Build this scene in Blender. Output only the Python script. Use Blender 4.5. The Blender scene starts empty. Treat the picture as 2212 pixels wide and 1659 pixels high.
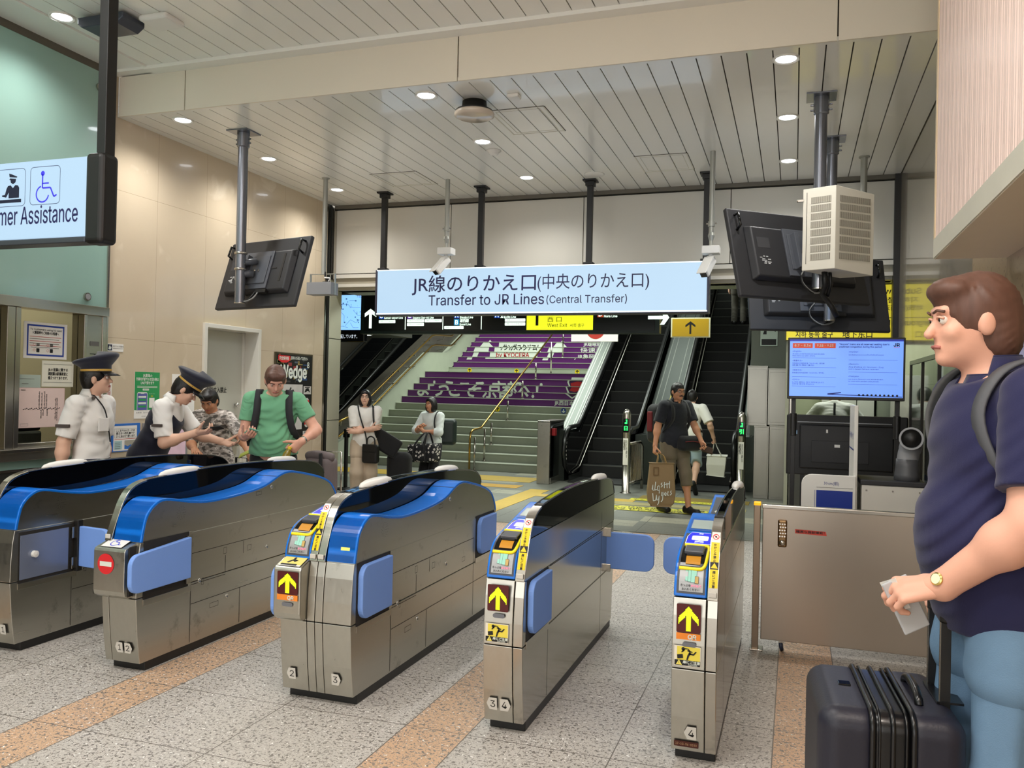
import bpy, math, random
import numpy as np
from mathutils import Vector, Matrix

S = bpy.context.scene
COL = S.collection
PI = math.pi

# ---------------------------------------------------------------- camera
FPX, IW, IH = 1800.0, 2212, 1659
cd = bpy.data.cameras.new('camera')
cam = bpy.data.objects.new('camera', cd)
COL.objects.link(cam)
cd.sensor_fit = 'HORIZONTAL'
cd.sensor_width = 36.0
cd.lens = 36.0 * FPX / IW
cd.clip_start = 0.05
cd.clip_end = 200
_p = Vector((1716 - IW / 2, -(855 - IH / 2), FPX))          # vanishing point of the gates (right, up, forward)
_y = _p.normalized()
_z = _p.cross(_p + Vector((-1000, 22.0, 0))).normalized()
if _z.y < 0: _z = -_z
_x = _y.cross(_z)
if _x.x < 0: _x = -_x
# columns: camera right, up, back in world axes
cam.matrix_world = Matrix(((_x.x, _x.y, -_x.z, 0), (_y.x, _y.y, -_y.z, 0), (_z.x, _z.y, -_z.z, 1.6), (0, 0, 0, 1)))
S.camera = cam

# ---------------------------------------------------------------- world, lights, exposure
w = bpy.data.worlds.new('world')
S.world = w
w.use_nodes = True
w.node_tree.nodes['Background'].inputs[0].default_value = (1.0, 0.985, 0.96, 1)
w.node_tree.nodes['Background'].inputs[1].default_value = 1.9

S.view_settings.view_transform = 'Standard'
S.view_settings.look = 'None'
S.view_settings.exposure = 0.36
S.view_settings.gamma = 1.0
S.view_settings.use_curve_mapping = False
cy = S.cycles
cy.max_bounces = 7
cy.diffuse_bounces = 4
cy.glossy_bounces = 4
cy.transmission_bounces = 5
cy.transparent_max_bounces = 8
cy.caustics_reflective = False
cy.caustics_refractive = False
cy.sample_clamp_indirect = 6.0

def area(name, loc, rot, sx, sy, power, col=(1, 1, 1)):
    l = bpy.data.lights.new(name, 'AREA')
    l.shape = 'RECTANGLE'; l.size = sx; l.size_y = sy; l.energy = power; l.color = col
    o = bpy.data.objects.new(name, l); COL.objects.link(o)
    o.location = loc; o.rotation_euler = rot
    return o
# ceiling panels of the hall on the platform side, behind and above the camera
for x in (-4.2, -1.4):
    for y in (2.2, -0.6):
        area('ceiling_light_panel', (x, y, 4.33), (0, 0, 0), 1.3, 1.0, 42, (1.0, 0.98, 0.945))
area('shop_light_panel', (0.45, 0.9, 3.5), (math.radians(30), 0, 0), 0.8, 0.6, 34, (1.0, 0.90, 0.80))
# fluorescent panels over the concourse, the stairs and the booth
area('concourse_light_panel', (-3.4, 11.6, 3.5), (0, 0, 0), 5.0, 0.6, 112, (0.93, 1.0, 0.90))
area('stair_light_panel', (-6.4, 19.0, 6.9), (0, 0, 0), 3.0, 4.0, 420, (0.92, 1.0, 0.90))
area('escalator_light_panel', (-2.2, 20.0, 6.9), (0, 0, 0), 3.0, 3.0, 90, (0.92, 1.0, 0.92))
area('booth_light_panel', (0.5, 11.4, 3.1), (0, 0, 0), 0.8, 0.8, 26, (0.97, 1.0, 0.92))
area('office_light_panel', (-6.9, 4.6, 3.2), (0, 0, 0), 0.8, 1.6, 24, (1.0, 0.96, 0.84))

# ---------------------------------------------------------------- materials
def lin(c):
    return c / 12.92 if c <= 0.04045 else ((c + 0.055) / 1.055) ** 2.4
def C(h, a=1.0):
    h = h.lstrip('#')
    return tuple(lin(int(h[i:i + 2], 16) / 255) for i in (0, 2, 4)) + (a,)
MATS = {}
class NT:
    def __init__(s, m):
        s.t = m.node_tree; s.n = s.t.nodes
    def new(s, typ, **kw):
        n = s.n.new(typ)
        for k, v in kw.items():
            if k.startswith('i_'): n.inputs[int(k[2:]) if k[2:].isdigit() else k[2:]].default_value = v
            else: setattr(n, k, v)
        return n
    def link(s, a, b): s.t.links.new(a, b)
    def math(s, op, a, b=None, c=None):
        n = s.n.new('ShaderNodeMath'); n.operation = op
        for i, v in enumerate((a, b, c)):
            if v is None: continue
            if isinstance(v, (int, float)): n.inputs[i].default_value = v
            else: s.link(v, n.inputs[i])
        return n.outputs[0]
    def mix(s, f, a, b):
        n = s.n.new('ShaderNodeMix'); n.data_type = 'RGBA'
        for i, v in ((0, f), (6, a), (7, b)):
            if isinstance(v, (int, float)): n.inputs[i].default_value = v
            elif isinstance(v, tuple): n.inputs[i].default_value = v
            else: s.link(v, n.inputs[i])
        return n.outputs[2]
def mat(name, col=None, rough=0.5, metal=0.0, spec=0.5, emit=0.0, ecol=None, var=0.06, scale=6.0, bump=0.0, bscale=60.0,
        coat=0.0, trans=0.0, alpha=1.0, aniso=0.0, rvar=0.0, stretch=None, ior=1.45, sheen=0.0, smudge=None):
    """principled material with procedural noise in its colour, gloss and relief"""
    if name in MATS: return MATS[name]
    m = bpy.data.materials.new(name); m.use_nodes = True
    MATS[name] = m
    N = NT(m); p = N.n['Principled BSDF']
    col = C(col) if isinstance(col, str) else col
    co = N.new('ShaderNodeTexCoord')
    src = co.outputs['Object']
    if stretch:
        mp = N.new('ShaderNodeMapping'); mp.inputs['Scale'].default_value = stretch
        N.link(src, mp.inputs[0]); src = mp.outputs[0]
    nz = N.new('ShaderNodeTexNoise'); nz.inputs['Scale'].default_value = scale; nz.inputs['Detail'].default_value = 4
    N.link(src, nz.inputs['Vector'])
    lo = tuple(c * (1 - var) for c in col[:3]) + (1,); hi = tuple(min(1, c * (1 + var)) for c in col[:3]) + (1,)
    cc = N.mix(nz.outputs[0], lo, hi)
    if smudge:   # (scale, threshold, colour): wear marks of their own
        n5 = N.new('ShaderNodeTexNoise'); n5.inputs['Scale'].default_value = smudge[0]; n5.inputs['Detail'].default_value = 6; n5.inputs['Roughness'].default_value = 0.7
        N.link(co.outputs['Object'], n5.inputs['Vector']); mr = N.new('ShaderNodeMapRange'); mr.inputs[1].default_value = smudge[1]; mr.inputs[2].default_value = smudge[1] + 0.16; mr.inputs[4].default_value = 0.8
        N.link(n5.outputs[0], mr.inputs[0]); cc = N.mix(mr.outputs[0], cc, C(smudge[2]))
    N.link(cc, p.inputs['Base Color'])
    if rvar:
        N.link(N.math('MULTIPLY_ADD', nz.outputs[0], 2 * rvar, rough - rvar), p.inputs['Roughness'])
    else: p.inputs['Roughness'].default_value = rough
    p.inputs['Metallic'].default_value = metal
    p.inputs['Specular IOR Level'].default_value = spec
    p.inputs['Coat Weight'].default_value = coat; p.inputs['Coat Roughness'].default_value = 0.06
    p.inputs['Transmission Weight'].default_value = trans
    p.inputs['Alpha'].default_value = alpha; p.inputs['IOR'].default_value = ior
    p.inputs['Anisotropic'].default_value = aniso
    p.inputs['Sheen Weight'].default_value = sheen
    if emit:
        p.inputs['Emission Color'].default_value = C(ecol) if isinstance(ecol, str) else (ecol or col)
        p.inputs['Emission Strength'].default_value = emit
    if bump:
        b = N.new('ShaderNodeBump'); b.inputs['Strength'].default_value = bump; b.inputs['Distance'].default_value = 0.004
        n2 = N.new('ShaderNodeTexNoise'); n2.inputs['Scale'].default_value = bscale; n2.inputs['Detail'].default_value = 3
        N.link(src, n2.inputs['Vector']); N.link(n2.outputs[0], b.inputs['Height']); N.link(b.outputs[0], p.inputs['Normal'])
    return m
def tiled(name, base, axis, specks=(), lines=(), lw=0.004, lcol='#55504a', rough=0.4, coat=0.0, var=0.1, vscale=1.5, bump=0.0, spec=0.5, strip=None, coatr=0.05, cell=None, clouds=None):
    """stone with joints: lines = (axis, period, offset(s)); specks = (scale, threshold, colour)"""
    if name in MATS: return MATS[name]
    m = bpy.data.materials.new(name); m.use_nodes = True; MATS[name] = m
    N = NT(m); p = N.n['Principled BSDF']
    co = N.new('ShaderNodeTexCoord').outputs['Object']
    sp = N.new('ShaderNodeSeparateXYZ'); N.link(co, sp.inputs[0])
    ax = {'x': sp.outputs[0], 'y': sp.outputs[1], 'z': sp.outputs[2]}
    b = C(base)
    nz = N.new('ShaderNodeTexNoise'); nz.inputs['Scale'].default_value = vscale; nz.inputs['Detail'].default_value = 6; nz.inputs['Roughness'].default_value = 0.65
    N.link(co, nz.inputs['Vector'])
    col = N.mix(nz.outputs[0], tuple(c * (1 - var) for c in b[:3]) + (1,), tuple(min(1, c * (1 + var)) for c in b[:3]) + (1,))
    if clouds:
        n3 = N.new('ShaderNodeTexNoise'); n3.inputs['Scale'].default_value = clouds[0]; n3.inputs['Detail'].default_value = 5
        N.link(co, n3.inputs['Vector'])
        mr = N.new('ShaderNodeMapRange'); mr.inputs[1].default_value = 0.5; mr.inputs[2].default_value = 0.72
        N.link(n3.outputs[0], mr.inputs[0]); col = N.mix(mr.outputs[0], col, C(clouds[1]))
    if strip:   # (axis, period, offset, width, colour)
        u = N.math('FLOORED_MODULO', N.math('SUBTRACT', ax[strip[0]], strip[2]), strip[1])
        col = N.mix(N.math('LESS_THAN', u, strip[3]), col, C(strip[4]))
    if cell:    # (sx, sy, colour, chance): whole tiles of another tone
        fx = N.math('FLOOR', N.math('DIVIDE', ax['x'], cell[0])); fy = N.math('FLOOR', N.math('DIVIDE', ax['y'], cell[1]))
        cb = N.new('ShaderNodeCombineXYZ'); N.link(fx, cb.inputs[0]); N.link(fy, cb.inputs[1])
        wn = N.new('ShaderNodeTexWhiteNoise'); N.link(cb.outputs[0], wn.inputs[0])
        col = N.mix(N.math('LESS_THAN', wn.outputs[0], cell[3]), col, C(cell[2]))
    for sc, th, sw, cc in specks:
        n2 = N.new('ShaderNodeTexNoise'); n2.inputs['Scale'].default_value = sc; n2.inputs['Detail'].default_value = 2
        n2.inputs['Distortion'].default_value = 0.8
        N.link(co, n2.inputs['Vector'])
        mr = N.new('ShaderNodeMapRange'); mr.inputs[1].default_value = th; mr.inputs[2].default_value = th + sw
        N.link(n2.outputs[0], mr.inputs[0])
        col = N.mix(mr.outputs[0], col, C(cc))
    for a, per, off in lines:
        u = N.math('FLOORED_MODULO', N.math('SUBTRACT', ax[a], off - lw / 2), per)
        col = N.mix(N.math('LESS_THAN', u, lw), col, C(lcol))
    N.link(col, p.inputs['Base Color'])
    p.inputs['Roughness'].default_value = rough; p.inputs['Specular IOR Level'].default_value = spec
    p.inputs['Coat Weight'].default_value = coat; p.inputs['Coat Roughness'].default_value = coatr
    if bump:
        bn = N.new('ShaderNodeBump'); bn.inputs['Strength'].default_value = bump; bn.inputs['Distance'].default_value = 0.002
        n4 = N.new('ShaderNodeTexNoise'); n4.inputs['Scale'].default_value = 150; N.link(co, n4.inputs['Vector'])
        N.link(n4.outputs[0], bn.inputs['Height']); N.link(bn.outputs[0], p.inputs['Normal'])
    return m
def glow(name, col, strength):
    if name in MATS: return MATS[name]
    return mat(name, col, rough=0.3, emit=strength, ecol=col, var=0.0)

# ---------------------------------------------------------------- mesh builder
ORG = {}
FONT_CACHE = {}
import os
try:   # the grotesque face that ships with Blender; its own fallback faces draw the Japanese and Korean
    FONT = bpy.data.fonts.load(os.path.join(bpy.utils.resource_path('LOCAL'), 'datafiles', 'fonts', 'Inter.woff2'))
except Exception:
    FONT = None
def text_geo(body, res=2):
    if (body, res) in FONT_CACHE: return FONT_CACHE[(body, res)]
    c = bpy.data.curves.new('t', 'FONT'); c.body = body; c.resolution_u = res; c.fill_mode = 'FRONT'
    if FONT and all(ord(q) < 0x250 for q in body): c.font = FONT
    o = bpy.data.objects.new('t', c); COL.objects.link(o)
    me = bpy.data.meshes.new_from_object(o.evaluated_get(bpy.context.evaluated_depsgraph_get()))
    v = [tuple(p.co) for p in me.vertices]; f = [tuple(p.vertices) for p in me.polygons]
    bpy.data.objects.remove(o); bpy.data.curves.remove(c); bpy.data.meshes.remove(me)
    FONT_CACHE[(body, res)] = (v, f)
    return v, f
CAPH = max(q[1] for q in text_geo('H')[0]) if FONT else 0.74
def V(*a): return Vector(a)
class MB:
    def __init__(s): s.v = []; s.f = []; s.m = []; s.mats = []
    def mi(s, m):
        if m not in s.mats: s.mats.append(m)
        return s.mats.index(m)
    def add(s, vs, fs, m):
        b = len(s.v); k = s.mi(m)
        s.v += [tuple(v) for v in vs]
        for f in fs: s.f.append(tuple(b + i for i in f)); s.m.append(k)
        return s
    def box(s, x0, x1, y0, y1, z0, z1, m):
        vs = [(x, y, z) for z in (z0, z1) for y in (y0, y1) for x in (x0, x1)]
        return s.add(vs, [(0, 2, 3, 1), (4, 5, 7, 6), (0, 1, 5, 4), (2, 6, 7, 3), (0, 4, 6, 2), (1, 3, 7, 5)], m)
    def obox(s, c, ax, hf, m):
        c = Vector(c); X, Y, Z = (Vector(a).normalized() * h for a, h in zip(ax, hf))
        vs = [c + i * X + j * Y + k * Z for k in (-1, 1) for j in (-1, 1) for i in (-1, 1)]
        return s.add(vs, [(0, 2, 3, 1), (4, 5, 7, 6), (0, 1, 5, 4), (2, 6, 7, 3), (0, 4, 6, 2), (1, 3, 7, 5)], m)
    def poly(s, pts, m): return s.add(pts, [tuple(range(len(pts)))], m)
    def prism(s, pts, d, m):
        """polygon pts (3D) extruded by the vector d"""
        n = len(pts); d = Vector(d); a = [Vector(p) for p in pts]; b = [p + d for p in a]
        fs = [tuple(range(n - 1, -1, -1)), tuple(range(n, 2 * n))] + [(i, (i + 1) % n, n + (i + 1) % n, n + i) for i in range(n)]
        return s.add(a + b, fs, m)
    def strip(s, A, B, m):
        """ribbon between two polylines"""
        n = len(A); return s.add(list(A) + list(B), [(i, i + 1, n + i + 1, n + i) for i in range(n - 1)], m)
    def tube(s, path, r, m, n=10, closed=False, caps=True):
        P = [Vector(p) for p in path]; L = len(P); rs = r if isinstance(r, (list, tuple)) else [r] * L
        vs = []; ref = None
        for i, p in enumerate(P):
            a = P[(i - 1) % L] if closed or i > 0 else p
            b = P[(i + 1) % L] if closed or i < L - 1 else p
            t = (b - a).normalized()
            if ref is None: ref = t.orthogonal().normalized()
            u = (ref - t * ref.dot(t)); u = u.normalized() if u.length > 1e-6 else t.orthogonal().normalized(); ref = u
            v = t.cross(u)
            vs += [p + (u * math.cos(2 * PI * k / n) + v * math.sin(2 * PI * k / n)) * rs[i] for k in range(n)]
        fs = []
        for i in range(L if closed else L - 1):
            j = (i + 1) % L
            fs += [(i * n + k, i * n + (k + 1) % n, j * n + (k + 1) % n, j * n + k) for k in range(n)]
        if caps and not closed: fs += [tuple(range(n - 1, -1, -1)), tuple(range((L - 1) * n, L * n))]
        return s.add(vs, fs, m)
    def cyl(s, a, b, r, m, n=20, r2=None): return s.tube([a, b], [r, r if r2 is None else r2], m, n)
    def lathe(s, prof, c, m, n=28, ax=(0, 0, 1), sx=1.0, sy=1.0, xd=None):
        """profile [(r, h)] spun about the axis ax at c; sx, sy stretch the two radii"""
        Z = Vector(ax).normalized(); X = (Vector(xd) if xd else Z.orthogonal()).normalized(); Y = Z.cross(X); c = Vector(c)
        vs = [c + Z * h + (X * math.cos(2 * PI * k / n) * sx + Y * math.sin(2 * PI * k / n) * sy) * r for r, h in prof for k in range(n)]
        fs = [(i * n + k, i * n + (k + 1) % n, (i + 1) * n + (k + 1) % n, (i + 1) * n + k) for i in range(len(prof) - 1) for k in range(n)]
        if prof[0][0] > 1e-5: fs.append(tuple(range(n - 1, -1, -1)))
        if prof[-1][0] > 1e-5: fs.append(tuple(range((len(prof) - 1) * n, len(prof) * n)))
        return s.add(vs, fs, m)
    def ball(s, c, r, m, n=16, st=(1, 1, 1)):
        k = n // 2
        vs = [(c[0] + r * st[0] * math.sin(PI * i / k) * math.cos(2 * PI * j / n), c[1] + r * st[1] * math.sin(PI * i / k) * math.sin(2 * PI * j / n),
               c[2] + r * st[2] * math.cos(PI * i / k)) for i in range(k + 1) for j in range(n)]
        return s.add(vs, [(i * n + j, (i + 1) * n + j, (i + 1) * n + (j + 1) % n, i * n + (j + 1) % n) for i in range(k) for j in range(n)], m)
    def build(s, name, parent=None, smooth=False, bevel=0.0, seg=2, org=None, local=False, sub=0):
        me = bpy.data.meshes.new(name)
        o = bpy.data.objects.new(name, me); COL.objects.link(o)
        if parent is not None: o.parent = parent
        if local: off = Vector((0, 0, 0))
        elif parent is not None: off = ORG.get(parent, Vector((0, 0, 0)))
        else:
            if org is None:
                P = np.array(s.v); lo, hi = P.min(0), P.max(0)
                org = ((lo[0] + hi[0]) / 2, (lo[1] + hi[1]) / 2, lo[2])
            off = Vector(org); o.location = off
        ORG[o] = off
        P = np.array(s.v, dtype=float) - np.array(off)
        me.from_pydata([tuple(p) for p in P], [], s.f); me.update()
        for m in s.mats: me.materials.append(m)
        if len(s.mats) > 1: me.polygons.foreach_set('material_index', s.m)
        if smooth: me.polygons.foreach_set('use_smooth', [True] * len(me.polygons))
        if bevel:
            b = o.modifiers.new('bevel', 'BEVEL'); b.width = bevel; b.segments = seg; b.limit_method = 'ANGLE'; b.angle_limit = 0.6
            b.harden_normals = False
        if sub:
            b = o.modifiers.new('sub', 'SUBSURF'); b.levels = sub; b.render_levels = sub
        return o
class Panel:
    """a flat printed face: origin lower left, u to the right and v up as the reader sees it, normal towards the reader"""
    def __init__(s, o, u, v, mb=None):
        s.o = Vector(o); s.u = Vector(u).normalized(); s.v = Vector(v).normalized(); s.n = s.u.cross(s.v); s.mb = mb or MB(); s.k = 0
    def P(s, a, b, d=None): return s.o + s.u * a + s.v * b + s.n * (s.d if d is None else d)
    d = 0.001
    def up(s): s.d = s.d + 0.0006; return s
    def rect(s, a0, b0, a1, b1, m, d=None): s.mb.poly([s.P(a0, b0, d), s.P(a1, b0, d), s.P(a1, b1, d), s.P(a0, b1, d)], m); return s
    def poly(s, pts, m, d=None): s.mb.poly([s.P(a, b, d) for a, b in pts], m); return s
    def rrect(s, a0, b0, a1, b1, r, m, d=None, n=5):
        pts = []
        for cx, cy, t0 in ((a1 - r, b1 - r, 0), (a0 + r, b1 - r, 90), (a0 + r, b0 + r, 180), (a1 - r, b0 + r, 270)):
            pts += [(cx + r * math.cos(math.radians(t0 + 90 * i / n)), cy + r * math.sin(math.radians(t0 + 90 * i / n))) for i in range(n + 1)]
        return s.poly(pts, m, d)
    def frame(s, a0, b0, a1, b1, t, m):
        s.rect(a0, b0, a1, b0 + t, m); s.rect(a0, b1 - t, a1, b1, m); s.rect(a0, b0 + t, a0 + t, b1 - t, m); s.rect(a1 - t, b0 + t, a1, b1 - t, m); return s
    def line(s, pts, t, m):
        for (a, b), (c, d) in zip(pts[:-1], pts[1:]):
            L = math.hypot(c - a, d - b) or 1; nx, ny = -(d - b) / L * t / 2, (c - a) / L * t / 2
            s.poly([(a + nx, b + ny), (a - nx, b - ny), (c - nx, d - ny), (c + nx, d + ny)], m)
        return s
    def disc(s, a, b, r, m, n=24, ry=None): return s.poly([(a + r * math.cos(2 * PI * i / n), b + (ry or r) * math.sin(2 * PI * i / n)) for i in range(n)], m)
    def ring(s, a, b, r, t, m, n=28, a0=0, a1=360):
        P1 = [s.P(a + r * math.cos(math.radians(a0 + (a1 - a0) * i / n)), b + r * math.sin(math.radians(a0 + (a1 - a0) * i / n))) for i in range(n + 1)]
        P2 = [s.P(a + (r - t) * math.cos(math.radians(a0 + (a1 - a0) * i / n)), b + (r - t) * math.sin(math.radians(a0 + (a1 - a0) * i / n))) for i in range(n + 1)]
        s.mb.strip(P2, P1, m); return s
    def text(s, body, a, b, h, m, w=None, align='l', bold=0.0, vertical=False, res=2, maxw=None):
        """h is the height of a capital / a full kana; w fits the run to a width"""
        if vertical:
            for i, ch in enumerate(body): s.text(ch, a, b - i * h * 1.08, h, m, align='c', bold=bold, res=res)
            return s
        v, f = text_geo(body, res)
        if not v: return s
        x0 = min(p[0] for p in v); x1 = max(p[0] for p in v)
        sc = h / (CAPH if FONT and all(ord(q) < 0x250 for q in body) else 0.74); sx = sc
        if w: sx = w / max(1e-6, x1 - x0)
        W = (x1 - x0) * sx
        a0 = a - {'l': 0, 'c': W / 2, 'r': W}[align]
        offs = [(0, 0)] + ([(bold * h, 0), (-bold * h, 0), (0, bold * h), (0, -bold * h)] if bold else [])
        for k, (ox, oy) in enumerate(offs):
            s.mb.add([s.P(a0 + (p[0] - x0) * sx + ox, b + p[1] * sc + oy, s.d + .00012 * k) for p in v], f, m)
        return s
    def arrow(s, a, b, h, wd, t, m, ang=0.0):
        """an up arrow whose foot is at (a, b), turned by ang degrees"""
        hw = wd / 2
        pts = [(-t / 2, 0), (t / 2, 0), (t / 2, h - t * 1.75), (hw, h - hw - t * .62), (hw, h - hw + t * .62), (0, h), (-hw, h - hw + t * .62), (-hw, h - hw - t * .62), (-t / 2, h - t * 1.75)]
        c, q = math.cos(math.radians(ang)), math.sin(math.radians(ang))
        return s.poly([(a + x * c - y * q, b + x * q + y * c) for x, y in pts], m)
def empty(name, loc, label, cat, group=None, rz=0.0):
    o = bpy.data.objects.new(name, None); COL.objects.link(o); o.location = loc; o.rotation_euler = (0, 0, rz)
    o.empty_display_size = 0.1
    ORG[o] = Vector(loc) if rz == 0 else Vector((0, 0, 0))
    return tag(o, label, cat, group)
def tag(o, label=None, cat=None, group=None, kind=None):
    if label: o['label'] = label
    if cat: o['category'] = cat
    if group: o['group'] = group
    if kind: o['kind'] = kind
    return o
def struct(mb, name, label, **kw):
    return tag(mb.build(name, org=(0, 0, 0), **kw), label, None, None, 'structure')
def clone(root, dloc, label=None):
    """a copy of a thing with copies of its parts and sub-parts, moved by dloc"""
    r = root.copy(); COL.objects.link(r); r.location = Vector(root.location) + Vector(dloc)
    ORG[r] = ORG[root] + Vector(dloc)
    if label: r['label'] = label
    for ch in [c for c in COL.objects if c.parent == root]:
        q = ch.copy(); COL.objects.link(q); q.parent = r
        for g in [c for c in COL.objects if c.parent == ch]:
            k = g.copy(); COL.objects.link(k); k.parent = q
    return r

# ---------------------------------------------------------------- smooth solids (signed distances, one closed surface)
def nets(D, org, h):
    s = D < 0
    nx, ny, nz = D.shape
    cor = [(i, j, k) for i in (0, 1) for j in (0, 1) for k in (0, 1)]
    cnt = np.zeros((nx - 1, ny - 1, nz - 1), np.int8)
    for i, j, k in cor: cnt += s[i:nx - 1 + i, j:ny - 1 + j, k:nz - 1 + k]
    mixed = (cnt > 0) & (cnt < 8)
    cells = np.argwhere(mixed); n = len(cells)
    idx = -np.ones(cnt.shape, np.int64); idx[mixed] = np.arange(n)
    vals = [D[cells[:, 0] + i, cells[:, 1] + j, cells[:, 2] + k] for i, j, k in cor]
    acc = np.zeros((n, 3)); num = np.zeros(n)
    for a in range(8):
        for b in range(a + 1, 8):
            if sum(abs(x - y) for x, y in zip(cor[a], cor[b])) != 1: continue
            va, vb = vals[a], vals[b]
            cr = (va < 0) != (vb < 0)
            t = np.where(cr, va / np.where(cr, va - vb, 1), 0)[:, None]
            acc += np.where(cr[:, None], np.array(cor[a]) + t * (np.array(cor[b]) - np.array(cor[a])), 0)
            num += cr
    verts = np.array(org) + h * (cells + acc / num[:, None])
    F = []
    def quads(ax):
        sl0 = [slice(None)] * 3; sl1 = [slice(None)] * 3
        sl0[ax] = slice(0, -1); sl1[ax] = slice(1, None)
        a, b = s[tuple(sl0)], s[tuple(sl1)]
        e = np.argwhere(a != b)
        o1, o2 = (ax + 1) % 3, (ax + 2) % 3
        e = e[(e[:, o1] > 0) & (e[:, o2] > 0) & (e[:, o1] < D.shape[o1] - 1) & (e[:, o2] < D.shape[o2] - 1)]
        def at(d1, d2):
            q = e.copy(); q[:, o1] -= d1; q[:, o2] -= d2
            return idx[q[:, 0], q[:, 1], q[:, 2]]
        q = np.stack([at(1, 1), at(0, 1), at(0, 0), at(1, 0)], 1)
        flip = ~a[e[:, 0], e[:, 1], e[:, 2]]
        q[flip] = q[flip][:, ::-1]
        return q
    F = np.concatenate([quads(0), quads(1), quads(2)])
    return verts, F
def cap(a, b, ra, rb=None, k=None, sub=False): return ('c', np.array(a, float), np.array(b, float), ra, ra if rb is None else rb, k, sub)
def ell(c, r, R=None, k=None, sub=False): return ('e', np.array(c, float), np.array(r, float), R, None, k, sub)
def rbx(c, hf, rad, R=None, k=None, sub=False): return ('b', np.array(c, float), np.array(hf, float), R, rad, k, sub)
def sdf_geo(prims, res=0.01, k=0.03, cuts=(), fold=None, pad=None):
    lo = []; hi = []
    for p in prims:
        if p[6]: continue
        if p[0] == 'c':
            r = max(p[3], p[4]); lo.append(np.minimum(p[1], p[2]) - r); hi.append(np.maximum(p[1], p[2]) + r)
        else:
            r = np.full(3, np.linalg.norm(p[2]) if p[3] is not None else 0) if p[3] is not None else p[2]
            lo.append(p[1] - r); hi.append(p[1] + r)
    m = 2.5 * res + 0.012
    lo = np.min(lo, 0) - m; hi = np.max(hi, 0) + m
    n = np.ceil((hi - lo) / res).astype(int) + 1
    D = np.full(n, 1.0, np.float32)
    for p in prims:
        kk = k if p[5] is None else p[5]
        if p[0] == 'c':
            r = max(p[3], p[4]); a = np.minimum(p[1], p[2]) - r; b = np.maximum(p[1], p[2]) + r
        else:
            r = np.full(3, np.linalg.norm(p[2])) if p[3] is not None else p[2]
            a = p[1] - r; b = p[1] + r
        mm = kk * 1.6 + 3 * res
        i0 = np.maximum(0, np.floor((a - mm - lo) / res).astype(int)); i1 = np.minimum(n, np.ceil((b + mm - lo) / res).astype(int) + 1)
        if (i1 <= i0).any(): continue
        g = [lo[q] + res * np.arange(i0[q], i1[q]) for q in range(3)]
        X, Y, Z = np.meshgrid(*g, indexing='ij')
        P = np.stack([X, Y, Z], -1)
        if p[0] == 'c':
            ba = p[2] - p[1]; L = max(1e-9, float(ba @ ba))
            t = np.clip(((P - p[1]) @ ba) / L, 0, 1)
            d = np.linalg.norm(P - p[1] - t[..., None] * ba, axis=-1) - (p[3] + (p[4] - p[3]) * t)
        else:
            q = P - p[1]
            if p[3] is not None: q = q @ np.array(p[3])
            if p[0] == 'e':
                k0 = np.linalg.norm(q / p[2], axis=-1); k1 = np.linalg.norm(q / (p[2] * p[2]), axis=-1)
                d = k0 * (k0 - 1) / np.maximum(k1, 1e-9)
            else:
                e = np.abs(q) - (p[2] - p[4])
                d = np.linalg.norm(np.maximum(e, 0), axis=-1) + np.minimum(e.max(-1), 0) - p[4]
        sl = tuple(slice(i0[q], i1[q]) for q in range(3))
        o = D[sl]
        if p[6]:
            h = np.clip(0.5 - 0.5 * (o + d) / max(kk, 1e-6), 0, 1)
            D[sl] = o * (1 - h) + (-d) * h + kk * h * (1 - h)
        else:
            h = np.clip(0.5 + 0.5 * (o - d) / max(kk, 1e-6), 0, 1)
            D[sl] = o * (1 - h) + d * h - kk * h * (1 - h)
    if cuts or fold:
        X, Y, Z = np.meshgrid(*[lo[q] + res * np.arange(n[q]) for q in range(3)], indexing='ij')
        if fold:
            am, fr = fold
            D += (am * np.sin(fr * (Z * 1.3 + 0.55 * X + 0.35 * np.sin(9 * Y + 4 * Z))) * np.sin(fr * 0.37 * (X - Y * 0.8 + 0.4 * Z) + 1.0)).astype(np.float32)
        for pt, nn in cuts:
            nn = np.array(nn, float); nn /= np.linalg.norm(nn)
            D = np.maximum(D, ((X - pt[0]) * nn[0] + (Y - pt[1]) * nn[1] + (Z - pt[2]) * nn[2]).astype(np.float32))
    return nets(D, lo, res)
def solid(name, parts, m, parent, smooth=True, local=True, **kw):
    """parts: list of (prims, kwargs); joined into one mesh object"""
    vs = []; fs = []; b = 0
    for prims, a in parts:
        v, f = sdf_geo(prims, **a)
        vs.append(v); fs.append(f + b); b += len(v)
    vs = np.concatenate(vs); fs = np.concatenate(fs)
    me = bpy.data.meshes.new(name); o = bpy.data.objects.new(name, me); COL.objects.link(o)
    off = Vector((0, 0, 0))
    if parent is not None:
        o.parent = parent
        if not local: off = ORG.get(parent, off)
    ORG[o] = off
    me.from_pydata((vs - np.array(off)).tolist(), [], fs.tolist()); me.update()
    me.polygons.foreach_set('use_smooth', [smooth] * len(me.polygons))
    me.materials.append(m)
    return o

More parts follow.
